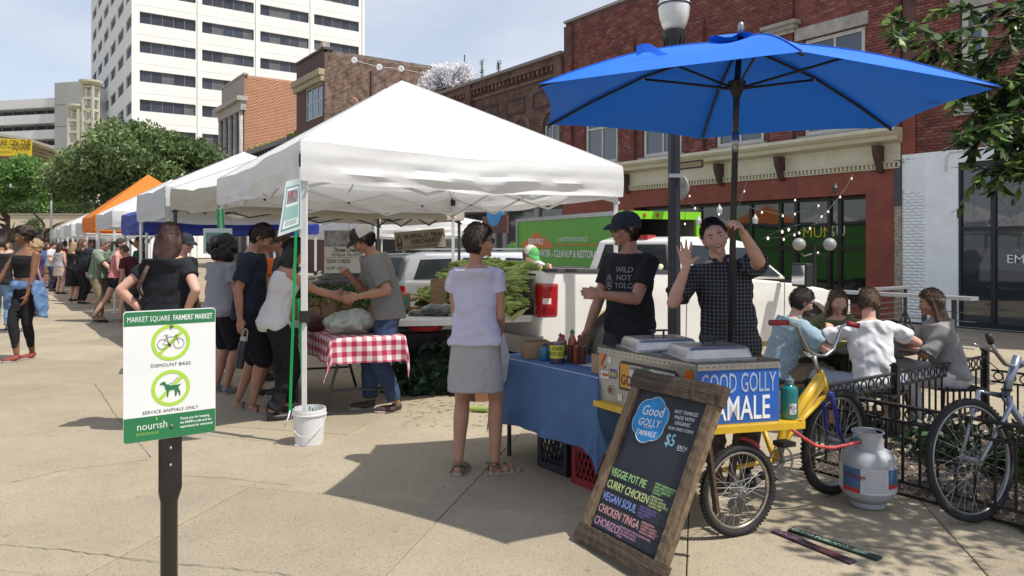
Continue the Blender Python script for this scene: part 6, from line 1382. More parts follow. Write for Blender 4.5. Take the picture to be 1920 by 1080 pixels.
# ------------------------------------------------------------------ the tamale cart and what is round it
YEL = mat('yellow_paint', (.62, .38, .015), .4, var=.12, vs=9, coat=.3); BLU = mat('cart_blue', (.015, .10, .42), .35, var=.12, vs=4, coat=.3); STL = mat('brushed_steel', (.46, .45, .43), .32, .85, var=.18, vs=3, bump=.05, bs=30)
ALU = mat('dull_aluminium', (.40, .38, .34), .42, .55, var=.16, vs=4, bump=.12, bs=14); BRN = mat('cart_dark_wood', (.05, .03, .022), .7)
WPNT = mat('sign_white', (.72, .74, .76), .6); BKW = mat('tyre', ())
def bike_wheel(parent, c, d, lean_n, r, tr=.022, ns=28, hubw=.05, rimc=None):
 """c hub centre, d rolling direction (horizontal), lean_n axle direction"""
 d = Vector(d).normalized(); n = Vector(lean_n); n = (n - d*n.dot(d)).normalized(); z = n.cross(d); z = z if z.z > 0 else -z
 Mx = Matrix((d, z, n)).transposed() if Matrix((d, z, n)).transposed().determinant() > 0 else Matrix((d, z, -n)).transposed(); c = Vector(c)
 m = MB(); m.torus(c, r - tr, tr, Mx, 56, 10); 
 w = m.build('wheel', BKW, parent, True)
 k = MB(); nk = 72
 for i in range(nk):
  a = 2*math.pi*i/nk
  for s_ in (-.5, .5): q = Vector((math.cos(a)*(r-.001), math.sin(a)*(r-.001), s_*tr)); k.box(c + Mx @ q, (.004, r*.045, tr*.5), Mx @ Matrix.Rotation(a, 3, 'Z'))
 k.build('tread', BKW, w)
 m = MB(); R0 = r - tr*2; m.torus(c, R0 - .004, .010, Mx, 48, 8, 1.3); m.build('rim', rimc or CHR, w, True)
 m = MB(); h = Mx @ Vector((0, 0, hubw)); m.tube([c-h*1.4, c-h, c-h*.95, c-h*.9, c+h*.9, c+h*.95, c+h, c+h*1.4], [.009, .009, .028, .018, .018, .028, .009, .009], 12); m.build('hub', CHR, w, 'auto')
 sm = None
 for i in range(ns):
  a = 2*math.pi*i/ns; s_ = 1 if i % 2 else -1; tan = 1 if (i//2) % 2 else -1
  p0 = c + Mx @ Vector((math.cos(a + tan*1.25)*.024, math.sin(a + tan*1.25)*.024, s_*hubw*.85)); p1 = c + Mx @ Vector((math.cos(a)*(R0-.008), math.sin(a)*(R0-.008), 0)); v = p1-p0
  if sm is None: sm = MB().cyl((0, 0, 0), (0, 0, 1), .0012, n=4).mesh('spoke', mat('spoke_steel', (.3, .3, .3), .55, .3))
  o = link('spoke', sm, w); o.location = p0; o.rotation_mode = 'QUATERNION'; o.rotation_quaternion = v.to_track_quat('Z', 'Y'); o.scale = (1, 1, v.length)
 return w
def cart():
 a, b, c, d = [Vector((x, y, 0)) for x, y in ((.975, 3.935), (1.446, 4.05), (1.01, 4.735), (.538, 4.62))]    # near, right, far, left
 t = thing('food_tricycle', 'yellow cargo tricycle carrying a metal and blue tamale box', 'tricycle', (a.x, a.y, 0)); O = a.copy()
 def L_(p, z): return (p.x-O.x, p.y-O.y, z)
 z0, z1 = .60, .92; ctr = (a+b+c+d)/4
 def ins(p, k): return p + (ctr-p).normalized()*k
 m = MB(); m.loft([[L_(p, z) for p in (a, b, c, d)] for z in (z0, z1)]); box_ = m.build('box', ALU, t)
 nb_ = ((b-a).cross(Vector((0, 0, 1)))).normalized(); na = ((a-d).cross(Vector((0, 0, 1)))).normalized()
 m = MB(); q = [a+nb_*.004, b+nb_*.004]; m.loft([[L_(q[0], z0+.0), L_(q[1], z0+.0), L_(b+nb_*.0003, z0), L_(a+nb_*.0003, z0)], [L_(q[0], z1-.035), L_(q[1], z1-.035), L_(b+nb_*.0003, z1-.035), L_(a+nb_*.0003, z1-.035)]]); m.build('blue_panel', BLU, t)
 # lettering follows the panels
 ex = (b-a).normalized(); Mb = Matrix.Translation(Vector(L_(a+nb_*.0055, 0))) @ Matrix((ex, Vector((0, 0, 1)), nb_)).transposed().to_4x4(); Lb = (b-a).length
 pale = mat('faded_sign_blue', (.30, .38, .50), .6)
 text('GOOD GOLLY', .15, pale, t, M=Mb @ Matrix.Translation((.018, .765, 0)), sx=.455, bold=.004); text('TAMALE', .18, WPNT, t, M=Mb @ Matrix.Translation((.03, .62, 0)), sx=.60, bold=.01)
 rv = MB()                                                    # riveted angle round the top
 for p, q in ((d, a), (a, b)):
  n = int((q-p).length/.035); nn = na if p is d else nb_
  for i in range(n): rv.sph(L_(p.lerp(q, (i+.5)/n) + nn*.012, z1-.015), .0045, 5)
 m = MB(); 
 for p, q, nn in ((d, a, na), (a, b, nb_)): m.bar(Vector(L_(p, z1-.015)) + nn*.005, Vector(L_(q, z1-.015)) + nn*.005, .01, .034)
 e = m.build('top_angle', STL, t); rv.build('rivet_row', CHR, e)
 m = MB(); m.loft([[L_(ins(p, -.01), z) for p in (a, b, c, d)] for z in (z1+.0005, z1+.012)]); m.build('steel_top', mat('dark_steel_top', (.12, .13, .15), .25, .8), t)
 # pans
 u_ = (d-a).normalized(); v_ = (b-a).normalized()
 for i, (s0, lab) in enumerate(((.20, 'near'), (.60, 'far'))):
  o = a + u_*(s0) + v_*.235; pt = thing('steam_pan', ('nearer' if i == 0 else 'farther') + ' stainless steam pan lid with black handle on the cart', 'pan lid', (o.x, o.y, z1+.013), math.atan2(v_.y, v_.x), 'steam pans on the cart')
  def rr(w_, l_, z, r_=.03):
   out = []
   for cx, cy, t0 in ((w_-r_, l_-r_, 0), (-w_+r_, l_-r_, 90), (-w_+r_, -l_+r_, 180), (w_-r_, -l_+r_, 270)):
    for k in range(5): an = R(t0 + 22.5*k); out.append((cx + r_*math.cos(an), cy + r_*math.sin(an), z))
   return out
  m = MB(); m.loft([rr(.215, .165, 0), rr(.215, .165, .008), rr(.195, .145, .010), rr(.185, .135, .05), rr(.175, .125, .062), rr(.15, .10, .066)]); m.build('lid', STL, pt, 'auto')
  h = MB(); h.bb(-.055, .055, -.012, .012, .100, .110); h.cyl((-.035, 0, .066), (-.035, 0, .1), .007, n=8); h.cyl((.035, 0, .066), (.035, 0, .1), .007, n=8); h.build('handle', BKP, pt)
 # platform frame and shelf to the right
 m = MB(); fr = [a+nb_*.03-ex*.02, b+nb_*.03+ex*.13, c+ex*.13, d-ex*.02]
 for p, q in zip(fr, fr[1:]+fr[:1]): m.bar(L_(p, z0-.022), L_(q, z0-.022), .04, .035)
 m.build('platform_frame', YEL, t); m = MB(); m.loft([[L_(ins(p, .03), z) for p in fr] for z in (z0-.012, z0-.001)]); m.build('platform_deck', YEL, t)
 # running gear
 dr = Vector((.917, .40, 0)); dn = Vector((-.40, .917, 0)); hubn = Vector((1.208, 3.985, .245)); track = .62
 bike_wheel(t, tuple(hubn-O), dr, dn, .245, .021, 36, .045, mat('rusty_chrome', (.45, .40, .33), .25, .9, var=.3, vs=20)); bike_wheel(t, tuple(hubn+dn*track-O), dr, dn, .245, .021, 36, .045)
 m = MB(); m.tube([tuple(hubn-O), tuple(hubn+dn*track-O)], .012, 8); m.build('axle', CHR, t)
 for k in (.1, .5):
  for s_ in (-.09, .09): p = hubn + dn*k*1.05 + dr*s_ - O; MB().bar((p.x, p.y, z0-.04), (p.x - dr.x*s_*.7, p.y - dr.y*s_*.7, .2), .035, .03).build('axle_bracket', BRN, t)
 fh = Vector((2.02, 4.66, .325)); fd = Vector((.84, .54, 0)); fn = Vector((-.54, .84, .03)); bike_wheel(t, tuple(fh-O), fd, fn, .325, .024, 32, .045)
 hd_t = P(1538, 697, 4.42); hd_b = P(1549, 738, 4.47); 
 bb_ = P(1452, 862, 4.25)
 m = MB(); m.cyl(hd_b-O, hd_t-O, .021, n=12); m.tube([hd_t-O - Vector((0, 0, .02)), P(1505, 755, 4.36)-O, P(1470, 810, 4.3)-O, bb_-O], [.026, .03, .028, .022], 10)
 m.tube([hd_b-O, P(1490, 800, 4.36)-O, bb_-O], .016, 8); m.tube([P(1432, 805, 4.3)-O, P(1442, 835, 4.28)-O, bb_-O], .015, 8); m.tube([bb_-O, hubn+dn*.3-O], .014, 8)
 m.build('frame', YEL, t, True)
 m = MB(); pl = [P(1534, 705, 4.405), P(1548, 722, 4.40), P(1502, 790, 4.33), P(1478, 800, 4.31), P(1488, 765, 4.33)]; m.add([tuple(p-O - Vector((0, .0, 0))) for p in pl] + [tuple(p-O + Vector((0, .03, 0))) for p in pl], [tuple(range(5)), tuple(range(5, 10))[::-1]] + [(i, (i+1) % 5, 5+(i+1) % 5, 5+i) for i in range(5)]); m.build('gusset_plate', YEL, t)
 fb = mat('fork_blue', (.02, .03, .30), .35, coat=.3); m = MB()
 for s_ in (-.05, .05):
  nn = Vector((-.54, .84, 0)); e1 = fh + nn*s_*1.25; m.tube([hd_b-O + nn*s_*.7, hd_b.lerp(e1, .25)-O + nn*s_*.5, hd_b.lerp(e1, .7)-O + fd*-.012, e1-O], [.016, .015, .012, .009], 8)
 m.tube([hd_b-O - nn*.045, hd_b-O + nn*.045], .018, 8); m.build('fork', fb, t, True)
 hb = [P(1443, 605, 4.30), P(1478, 605, 4.32), P(1494, 612, 4.34), P(1503, 632, 4.36), P(1514, 655, 4.39), P(1528, 666, 4.42), P(1548, 667, 4.44), P(1563, 655, 4.47), P(1571, 630, 4.5), P(1579, 612, 4.52), P(1590, 606, 4.53), P(1608, 611, 4.52)]
 st = MB(); st.tube([p-O for p in hb], .0105, 10); st.tube([hd_t-O - Vector((0, 0, .02)), P(1529, 682, 4.41)-O, P(1526, 668, 4.41)-O], .014, 10); h = st.build('handlebar', CHR, t, True)
 g = MB(); g.tube([hb[0]-O, hb[1]-O], .0165, 12); g.build('grip', mat('red_grip', (.28, .02, .02), .6), h, True); g = MB(); g.tube([hb[10]-O - Vector((.012, 0, 0)), hb[11]-O + Vector((.01, 0, 0))], .0165, 12); g.build('grip', MATS['red_grip'], h, True)
 cr_ = MB(); q = Matrix((dr, Vector((0, 0, 1)), -dn)).transposed(); cr_.torus(bb_-O - dn*.05, .085, .006, q, 36, 6); cr_.lathe([(.001, -.002), (.03, -.002), (.03, .002), (.001, .002)], bb_-O - dn*.05, 16, q)
 for k in range(5): an = 1.257*k; cr_.bar(bb_-O - dn*.05, bb_-O - dn*.05 + (dr*math.cos(an) + Vector((0, 0, math.sin(an))))*.083, .012, .004)
 cr_.bar(bb_-O - dn*.07, bb_-O - dn*.08 + dr*(-.05) + Vector((0, 0, .13)), .02, .012); cr_.bar(bb_-O + dn*.05, bb_-O + dn*.06 + dr*.05 - Vector((0, 0, .13)), .02, .012)
 pc = cr_.build('crankset', CHR, t); k = MB(); k.box(bb_-O - dn*.13 - dr*.05 + Vector((0, 0, .13)), (.09, .08, .025), q @ Matrix.Rotation(R(90), 3, 'X')); k.build('pedal', BKP, pc)
 k = MB(); k.box(bb_-O + dn*.11 + dr*.05 - Vector((0, 0, .13)), (.09, .08, .025)); k.build('pedal', BKP, pc)
 # badges, stickers, number plate and reflectors on the metal side
 ey = (a-d).normalized(); Ma = Matrix.Translation(Vector(L_(d+na*.003, 0))) @ Matrix((ey, Vector((0, 0, 1)), na)).transposed().to_4x4()
 def plate(poly, mm, nm, dz=.0, th=.002, x=0, z=0):
  m = MB(); m.prism(poly, dz, dz+th); o = m.build(nm, mm, t); o.matrix_local = Ma @ Matrix.Translation((x, z, 0)); return o
 def disc(rx, rz_, n=16): return [(rx*math.cos(2*math.pi*i/n), rz_*math.sin(2*math.pi*i/n)) for i in range(n)]
 org = mat('reflector', (.6, .13, .01), .2, coat=.6)
 plate([(-.018, -.03)] + [(.018*math.cos(t_), .03+.018*math.sin(t_)) for t_ in np.linspace(0, math.pi, 7)] + [(-.018, -.03)][:0] + [(.018*math.cos(t_), -.03+.018*math.sin(t_)) for t_ in np.linspace(math.pi, 2*math.pi, 7)], org, 'reflector', 0, .008, .045, .845); plate([(-.022, -.02), (.022, -.02), (.022, .015), (.01, .028), (-.01, .028), (-.022, .015)], org, 'reflector', 0, .008, .76, .86)
 cream = mat('sticker_cream', (.6, .58, .5), .5); plate(disc(.02, .022), cream, 'sticker', 0, .001, .105, .855); plate([(-.035, -.022), (.035, -.022), (.035, .022), (-.035, .022)], mat('sticker_white', (.65, .65, .62), .5), 'sticker', 0, .001, .06, .76); plate([(-.03, -.028), (.03, -.028), (.03, .028), (-.03, .028)], mat('sticker_violet', (.12, .08, .28), .5), 'sticker', 0, .001, .135, .775)
 text('\u2022320\u2022', .03, mat('sticker_red', (.5, .02, .03), .5), t, M=Ma @ Matrix.Translation((.03, .75, .003)), bold=.02); text('HH', .045, mat('sticker_yellow', (.6, .5, .1), .5), t, M=Ma @ Matrix.Translation((.108, .757, .003)), bold=.02)
 plate(disc(.037, .037), cream, 'sticker', 0, .001, .115, .675); plate(disc(.031, .031), MATS['cart_dark_wood'], 'sticker', .0012, .001, .115, .675); plate(disc(.024, .024), cream, 'sticker', .0024, .001, .115, .675); plate(disc(.02, .02), mat('sticker_brown', (.16, .05, .03), .5), 'sticker', .0036, .001, .115, .675)
 plate([(-.02, -.02), (.02, -.02), (.02, .02), (-.02, .02)], cream, 'sticker', 0, .001, .2, .645)
 np_ = plate([(0, 0), (.46, 0), (.48, .02), (.48, .15), (.46, .17), (.02, .17), (0, .15)], mat('plate_frame', (.05, .04, .035), .5), 'number_plate_frame', 0, .006, .2, .695)
 cols = [('plate_amber', (.58, .27, .03)), ('plate_white', (.55, .53, .48)), ('plate_green', (.05, .22, .14)), ('plate_pale', (.5, .52, .48))]
 for i, (k_, x0, x1) in enumerate(((0, .012, .085), (1, .087, .2), (2, .202, .26), (3, .262, .46))): plate([(x0, .015), (x1, .015), (x1, .155), (x0, .155)], mat(cols[k_][0], cols[k_][1], .5), 'number_plate', .0062, .0015, .2, .695)
 text('GOOD GOLLY', .085, mat('plate_ink', (.05, .03, .03), .5), t, M=Ma @ Matrix.Translation((.218, .728, .0085)), sx=.72, bold=.01); text('KNOXVILLE', .03, mat('plate_ink', ()), t, M=Ma @ Matrix.Translation((.295, .825, .0085)), sx=.9)
 # water bottle on the shelf
 q = G(1, 1) if False else None
 bp = b + ex*.085 - nb_*.03; wb = thing('squeeze_bottle', 'teal plastic water bottle standing beside the blue cart panel', 'bottle', (bp.x, bp.y, z0+.0))
 tm = mat('teal_plastic', (.01, .17, .18), .15, coat=.5); m = MB(); m.lathe([(.04, 0), (.046, .01), (.046, .15), (.044, .17), (.022, .185), (.02, .19)], n=24); m.build('bottle_body', tm, wb, 'auto'); m = MB(); m.lathe([(.025, .1905), (.026, .215), (.012, .22), (.008, .235), (.001, .236)], n=16); m.tube([(-.02, 0, .21), (-.03, 0, .24), (-.005, 0, .25)], .004, 6); m.build('cap', mat('grey_blue_cap', (.12, .17, .2), .5), wb, 'auto')
 m = MB(); m.grid(lambda u, v: (.0468*math.sin(-.3+u*.9), -.0468*math.cos(-.3+u*.9), .03+v*.06), 8, 3); m.build('print', mat('bottle_print', (.4, .38, .4), .5, var=.9, vs=60), wb, True)
 # umbrella
 ub = thing('parasol', 'blue six-sided market umbrella on a black pole over the cart', 'umbrella', (1.305, 4.5, 0)); O2 = Vector((1.305, 4.5, 0)); uc = mat('umbrella_blue', (.005, .15, .69), .7, trans=.09, var=.05, vs=3)
 rim = [(.145, 4.06, 2.426), (1.274, 3.275, 2.40), (2.46, 3.75, 2.345), (2.54, 5.0, 2.335), (1.42, 5.58, 2.345), (.249, 5.20, 2.39)]; rim = [Vector(p)-O2 for p in rim]; ap = Vector((1.357, 4.45, 2.765))-O2
 m = MB()
 for i in range(6):
  p, q = rim[i], rim[(i+1) % 6]
  def fn(u, v, p=p, q=q):
   e = p.lerp(q, u); mid = ((p+q)/2); x_ = ap.lerp(e, v); arc_ = 4*u*(1-u); return tuple(x_ + (ap-mid)*.035*arc_*v*v - Vector((0, 0, .05*arc_*v*(1-v)*1.2)) + Vector((0, 0, .06*math.sin(math.pi*v)*(1-arc_*.3))))
  m.grid(fn, 12, 12)
 m.build('canopy', uc, ub, 'auto')
 for i in range(6): q = MB(); q.tube([ap.lerp(rim[i], v) + Vector((0, 0, .06*math.sin(math.pi*v)+.003)) for v in np.linspace(.02, .99, 12)], .005, 5, flat=.5); q.build('seam', uc, ub, True)
 vt = MB(); top = ap + Vector((0, 0, .05)); rv_ = [ap.lerp(p, .16) + Vector((0, 0, .055)) for p in rim]
 for i in range(6): vt.grid(lambda u, v, p=rv_[i], q=rv_[(i+1) % 6]: tuple(top.lerp(p.lerp(q, u), v) + Vector((0, 0, .012*math.sin(u*9+i)*v))), 5, 4)
 vt.build('vent_cap', uc, ub, 'auto')
 fl = MB(); q0 = ap.lerp(rim[0].lerp(rim[1], .25), .62); fl.grid(lambda u, v: tuple(q0 + Vector((-.10 + u*.22, -.01*math.sin(u*5), .035 + v*.055*(1-u*.5) + .02*math.sin(u*6)))), 6, 2); fl.build('tie_strap', uc, ub, True)
 hub = Vector((1.345, 4.47, 2.50))-O2; poleb = Vector((0, 0, .55))
 m = MB(); m.tube([poleb, hub, ap + Vector((.005, 0, .03))], [.019, .019, .017], 14); m.build('pole', mat('black_pole', (.018, .018, .02), .3), ub, True)
 pz = poleb.lerp(hub, .80); m = MB(); m.tube([pz, poleb.lerp(hub, .86)], .0205, 14); m.build('pole_joint', CHR, ub, True); m = MB(); m.sph(ap + Vector((.008, 0, .085)), (.02, .02, .035), 10); m.build('finial', CHR, ub, True)
 m = MB(); m.lathe([(.022, -.07), (.028, -.05), (.05, .0), (.055, .03), (.03, .04)], hub, 12); m.build('runner', BKP, ub, 'auto')
 for i in range(6):
  e = rim[i]; md = ap.lerp(e, .46) - Vector((0, 0, .0)); lift = Vector((0, 0, .06*math.sin(math.pi*.46) - .02)); m = MB(); m.tube([ap - Vector((0, 0, .015)), md + lift, ap.lerp(e, .75) + Vector((0, 0, .022)), e - Vector((0, 0, .012))], .009, 8); rb = m.build('rib', BKP, ub, True); m = MB(); m.tube([hub + (e-hub).normalized()*.05, md + lift - Vector((0, 0, .015))], .008, 8); m.build('strut', BKP, rb, True); m = MB(); m.sph(md + lift - Vector((0, 0, .012)), .013, 6); m.build('rib_joint', CHR, rb)
 # propane
 pr = thing('gas_cylinder', 'grey propane gas cylinder with a printed sleeve by fence', 'gas cylinder', (2.13, 4.47, 0)); gp = mat('tank_grey', (.36, .38, .40), .4, var=.06, vs=6)
 m = MB(); m.lathe([(.10, .0), (.105, .015), (.10, .03)], n=28); m.build('foot_ring', gp, pr, 'auto'); m = MB(); m.lathe([(.05, .02), (.11, .035), (.148, .075), (.155, .12), (.155, .24), (.150, .29), (.125, .325), (.07, .35), (.02, .355)], n=36); tb_ = m.build('tank_body', gp, pr, 'auto')
 lm = [('label_white', (.56, .57, .60)), ('label_blue', (.06, .13, .26)), ('label_red', (.45, .04, .04))]
 for k, (t0, t1, z_0, z_1, dz) in ((0, (-180, 180, .10, .25, .0015)), (1, (-172, -130, .13, .247, .003)), (2, (-172, -130, .103, .129, .003)), (1, (-72, -38, .16, .247, .003)), (2, (-72, -38, .135, .159, .003))):
  m = MB(); m.grid(lambda u, v: ((.1565+dz)*math.cos(R(t0+(t1-t0)*u)), (.1565+dz)*math.sin(R(t0+(t1-t0)*u)), z_0+(z_1-z_0)*v), 24 if t1-t0 > 90 else 6, 1); m.build('label', mat(lm[k][0], lm[k][1], .4, var=.15 if k else .03, vs=40), pr, True)
 o = text('exchange', .036, mat('label_red', ()), pr, bold=.01); o.data = o.data.copy()
 for v in o.data.vertices: th = R(-168) + v.co.x*.036*1.0/.16; v.co = (.1605*math.cos(th), .1605*math.sin(th), .19 + v.co.y*.036)
 o.scale = (1, 1, 1); o.rotation_euler = (0, 0, 0); o.location = (0, 0, 0)
 for zz in np.linspace(.12, .235, 9):
  m = MB(); m.grid(lambda u, v: (.1585*math.cos(R(-124+48*u)), .1585*math.sin(R(-124+48*u)), zz+.004*v), 8, 1); m.build('small_print', mat('print_grey', (.38, .39, .42), .5), pr)
 m = MB()
 for t0, t1 in ((200, 320), (20, 140)): m.grid(lambda u, v: (.085*math.cos(R(t0+(t1-t0)*u)), .085*math.sin(R(t0+(t1-t0)*u)), .335+v*(.10 if .1 < u < .9 else .07)), 14, 1); m.grid(lambda u, v: (.089*math.cos(R(t1+(t0-t1)*u)), .089*math.sin(R(t1+(t0-t1)*u)), .335+v*(.10 if .1 < u < .9 else .07)), 14, 1)
 m.torus((0, 0, .437), .087, .005, None, 32, 6); m.build('collar', gp, pr, 'auto')
 m = MB(); m.cyl((0, 0, .35), (0, 0, .41), .016, n=10); m.cyl((0, 0, .41), (0, 0, .425), .03, n=10); m.cyl((0, 0, .385), (-.06, -.02, .385), .014, n=8); m.build('valve', mat('brass', (.4, .28, .1), .3, .8), pr, 'auto'); m = MB(); m.sph((-.055, -.03, .39), (.045, .035, .025), 10); m.build('regulator', mat('teal_regulator', (.03, .12, .16), .5), pr, True)
 hs = thing('gas_hose', 'red gas hose from the propane cylinder to the cart', 'hose', (0, 0, 0)); m = MB(); m.tube([P(1612, 828, 4.40), P(1590, 834, 4.36), P(1560, 840, 4.32), P(1530, 836, 4.30), P(1505, 820, 4.26), P(1486, 806, 4.22), P(1480, 800, 4.24)], .010, 8); m.build('hose', mat('hose_red', (.5, .07, .07), .5), hs, True)
 m = MB(); m.tube([P(1378, 821, 4.3), P(1395, 822, 4.28), P(1412, 828, 4.26), P(1423, 838, 4.25), P(1419, 845, 4.25)], .010, 8); m.build('hose_end', MATS['hose_red'], hs, True)
def a_board():
 TL, TR, BR, BL = [Vector(v) for v in ((.742, 4.12, .87), (1.08, 3.52, .886), (.684, 3.335, .014), (.344, 3.94, .0))]
 ex = (BR-BL).normalized(); ey = (TL-BL); ey = (ey - ex*ey.dot(ex)).normalized(); nz_ = ex.cross(ey); w, h = .655, .945; BL += ex*.028; BL.z = .006
 t = thing('chalkboard_sign', 'chalkboard menu in a rough wooden frame leaning by the cart', 'sign', (0, 0, 0)); M0 = Matrix.Translation(BL) @ Matrix((ex, ey, nz_)).transposed().to_4x4(); t.matrix_world = M0
 def wood(nm, x0, x1, y0, y1, ms, z1=.034, sd=1):
  long_x = (x1-x0) > (y1-y0); r = random.Random(sd); m = MB(); n = 26
  rings = []
  for i in range(n+1):
   f = i/n; j = [r.uniform(-.003, .003) for _ in range(4)]
   if long_x: x = x0 + (x1-x0)*f; rings.append([(x, y0+j[0], 0), (x, y1+j[1], 0), (x, y1+j[2], z1+j[3]*.6), (x, (y0+y1)/2, z1+.003+j[1]*.6), (x, y0+j[3], z1+j[0]*.6)])
   else: y = y0 + (y1-y0)*f; rings.append([(x0+j[0], y, 0), (x1+j[1], y, 0), (x1+j[2], y, z1+j[3]*.6), ((x0+x1)/2, y, z1+.003+j[1]*.6), (x0+j[3], y, z1+j[0]*.6)])
  m.loft(rings); return m.build(nm, ms, t)
 wx = mat('weathered_wood_across', (.12, .080, .05), .85, vs=9, col2=(.045, .030, .022), bump=.8, bs=26, stretch=(.5, 7, 7), det=8); wy = mat('weathered_wood_down', (.30, .205, .12), .85, vs=7, col2=(.11, .075, .045), bump=.8, bs=22, stretch=(8, .4, 8), det=8)
 fw = .062
 wood('frame_rail', -.012, w+.012, h-.10, h, wx, .040, 1); wood('frame_rail', -.012, w+.012, 0, .088, wx, .040, 2); wood('frame_stile', 0, fw, .089, h-.101, wx if False else wy, .034, 3); wood('frame_stile', w-fw-.012, w, .089, h-.101, wy, .034, 4)
 cb = mat('chalkboard', (.022, .026, .034), .75, var=.35, vs=3, bump=.05, bs=40); MB().bb(fw-.005, w-fw-.007, .08, h-.095, .004, .014).build('slate', cb, t)
 bx0, bx1 = fw, w-fw-.012; z = .0145
 # five menu strips in chalk
 cols = [('chalk_green', (.35, .62, .22)), ('chalk_lime', (.55, .65, .25)), ('chalk_blue', (.22, .32, .68)), ('chalk_pink', (.68, .33, .33)), ('chalk_rose', (.55, .28, .42))]
 words = ['VEGGIE POT PIE', 'CURRY CHICKEN', 'VEGAN SOUL', 'CHICKEN TINGA', 'CHORIZO']; smalls = [['MARKET GREENS, ONION,', 'BEANS, SWEET POTATO', 'CARROT, GREEN PEAS', 'COCONUT'], ['SPRINGER MTN', 'CHICKEN, ROASTED', 'ONIONS, CURRY SPICES,', 'COCONUT, LIME'], ['BLACK BEANS, CORN', 'ONION, MUSHROOM,', 'SALSA, SPINACH', 'TOMATO'], ['SPRINGER MTN', 'CHICKEN, ROASTED', 'TOMATO, TOMATILLO', 'ONION & CHIPOTLE'], ['WACKER EARTH MEATS GROUND PORK,', 'SPICES, SWEET POTATO', '& OUR VINEGAR SAUCE', 'MASA!']]
 sh = .064
 for i in range(5):
  y1 = .098 + (5-i)*sh; y0 = y1-sh+.003; MB().bb(bx0+.004, bx1-.004, y0, y1, .0142, .0195).build('menu_strip', cb, t); cm = mat(cols[i][0], cols[i][1], .85, var=.2, vs=90)
  wl = len(words[i]); sx = min(1.0, (.345 if i < 4 else .2)/(wl*.66*.052)); text(words[i], .056, cm, t, (bx0+.012, y0+.011, .0197), (0, 0, 0), sx=min(.80, sx*.98), bold=.012, ex=.0004)
  xs = bx0+.012 + (.338 if i in (0, 1, 3) else .29 if i == 2 else .20)
  for j, l in enumerate(smalls[i]): text(l, .0160, cm if i != 2 else mat('chalk_violet', (.22, .14, .42), .85), t, (xs, y1-.015-j*.0148, .0197), (0, 0, 0), sx=.78, ex=.0003)
 # blue cloud badge
 cx, cy = bx0+.155, h-.245; cl = mat('chalk_sky', (.02, .22, .52), .8, var=.25, vs=14); pts = []
 for k in range(72): th = 2*math.pi*k/72; r_ = 1 + .12*abs(math.sin(3.0*th+.4)); pts.append((cx + .118*r_*math.cos(th), cy + .112*r_*math.sin(th)))
 m = MB(); m.prism(pts, z, z+.0006); m.build('cloud_badge', cl, t); m = MB(); m.tube([(x, y, z+.001) for x, y in pts+pts[:1]], .0018, 4); wc = mat('chalk_white', (.62, .64, .66), .85); m.build('cloud_outline', wc, t)
 for s_, y_, sz, sxx in (('Good', .022, .075, .95), ('GOLLY', -.035, .056, .95), ('TAMALE', -.088, .042, 1.0)): text(s_, sz, wc, t, (cx, cy+y_, z+.0008), (0, 0, 4), align='CENTER', sx=sxx, bold=.012, ex=.0005, shear=.12)
 m = MB(); m.tube([(cx-.03, cy-.043, z+.002), (cx+.035, cy-.040, z+.002)], .0016, 4); m.build('underline', wc, t)
 x0 = cx+.155
 for i, s_ in enumerate(('HOT TAMALES', 'MADE WITH', 'ORGANIC', 'NON GMO CORN!')): text(s_, .027 if i != 3 else .023, wc, t, (x0+.078, h-.175-i*.0285, z+.0002), (0, 0, 3), align='CENTER', sx=.92, ex=.0004)
 text('$5', .085, mat('chalk_aqua', (.25, .5, .62), .85), t, (x0+.0, h-.345, z+.0002), (0, 0, 3), sx=.8, bold=.008, ex=.0004); text('EACH', .026, wc, t, (x0+.095, h-.345, z+.0002), (0, 0, 3), ex=.0004); m = MB(); m.tube([(x0+.095, h-.352, z), (x0+.155, h-.348, z)], .001, 4); m.build('underline', wc, t)
 # rear prop of the easel
 m = MB(); m.bar((.12, h-.12, -.002), (.12, h*.42, -.30), .03, .02); m.bar((w-.12, h-.12, -.002), (w-.12, h*.42, -.30), .03, .02); m.build('rear_prop', wx, t)
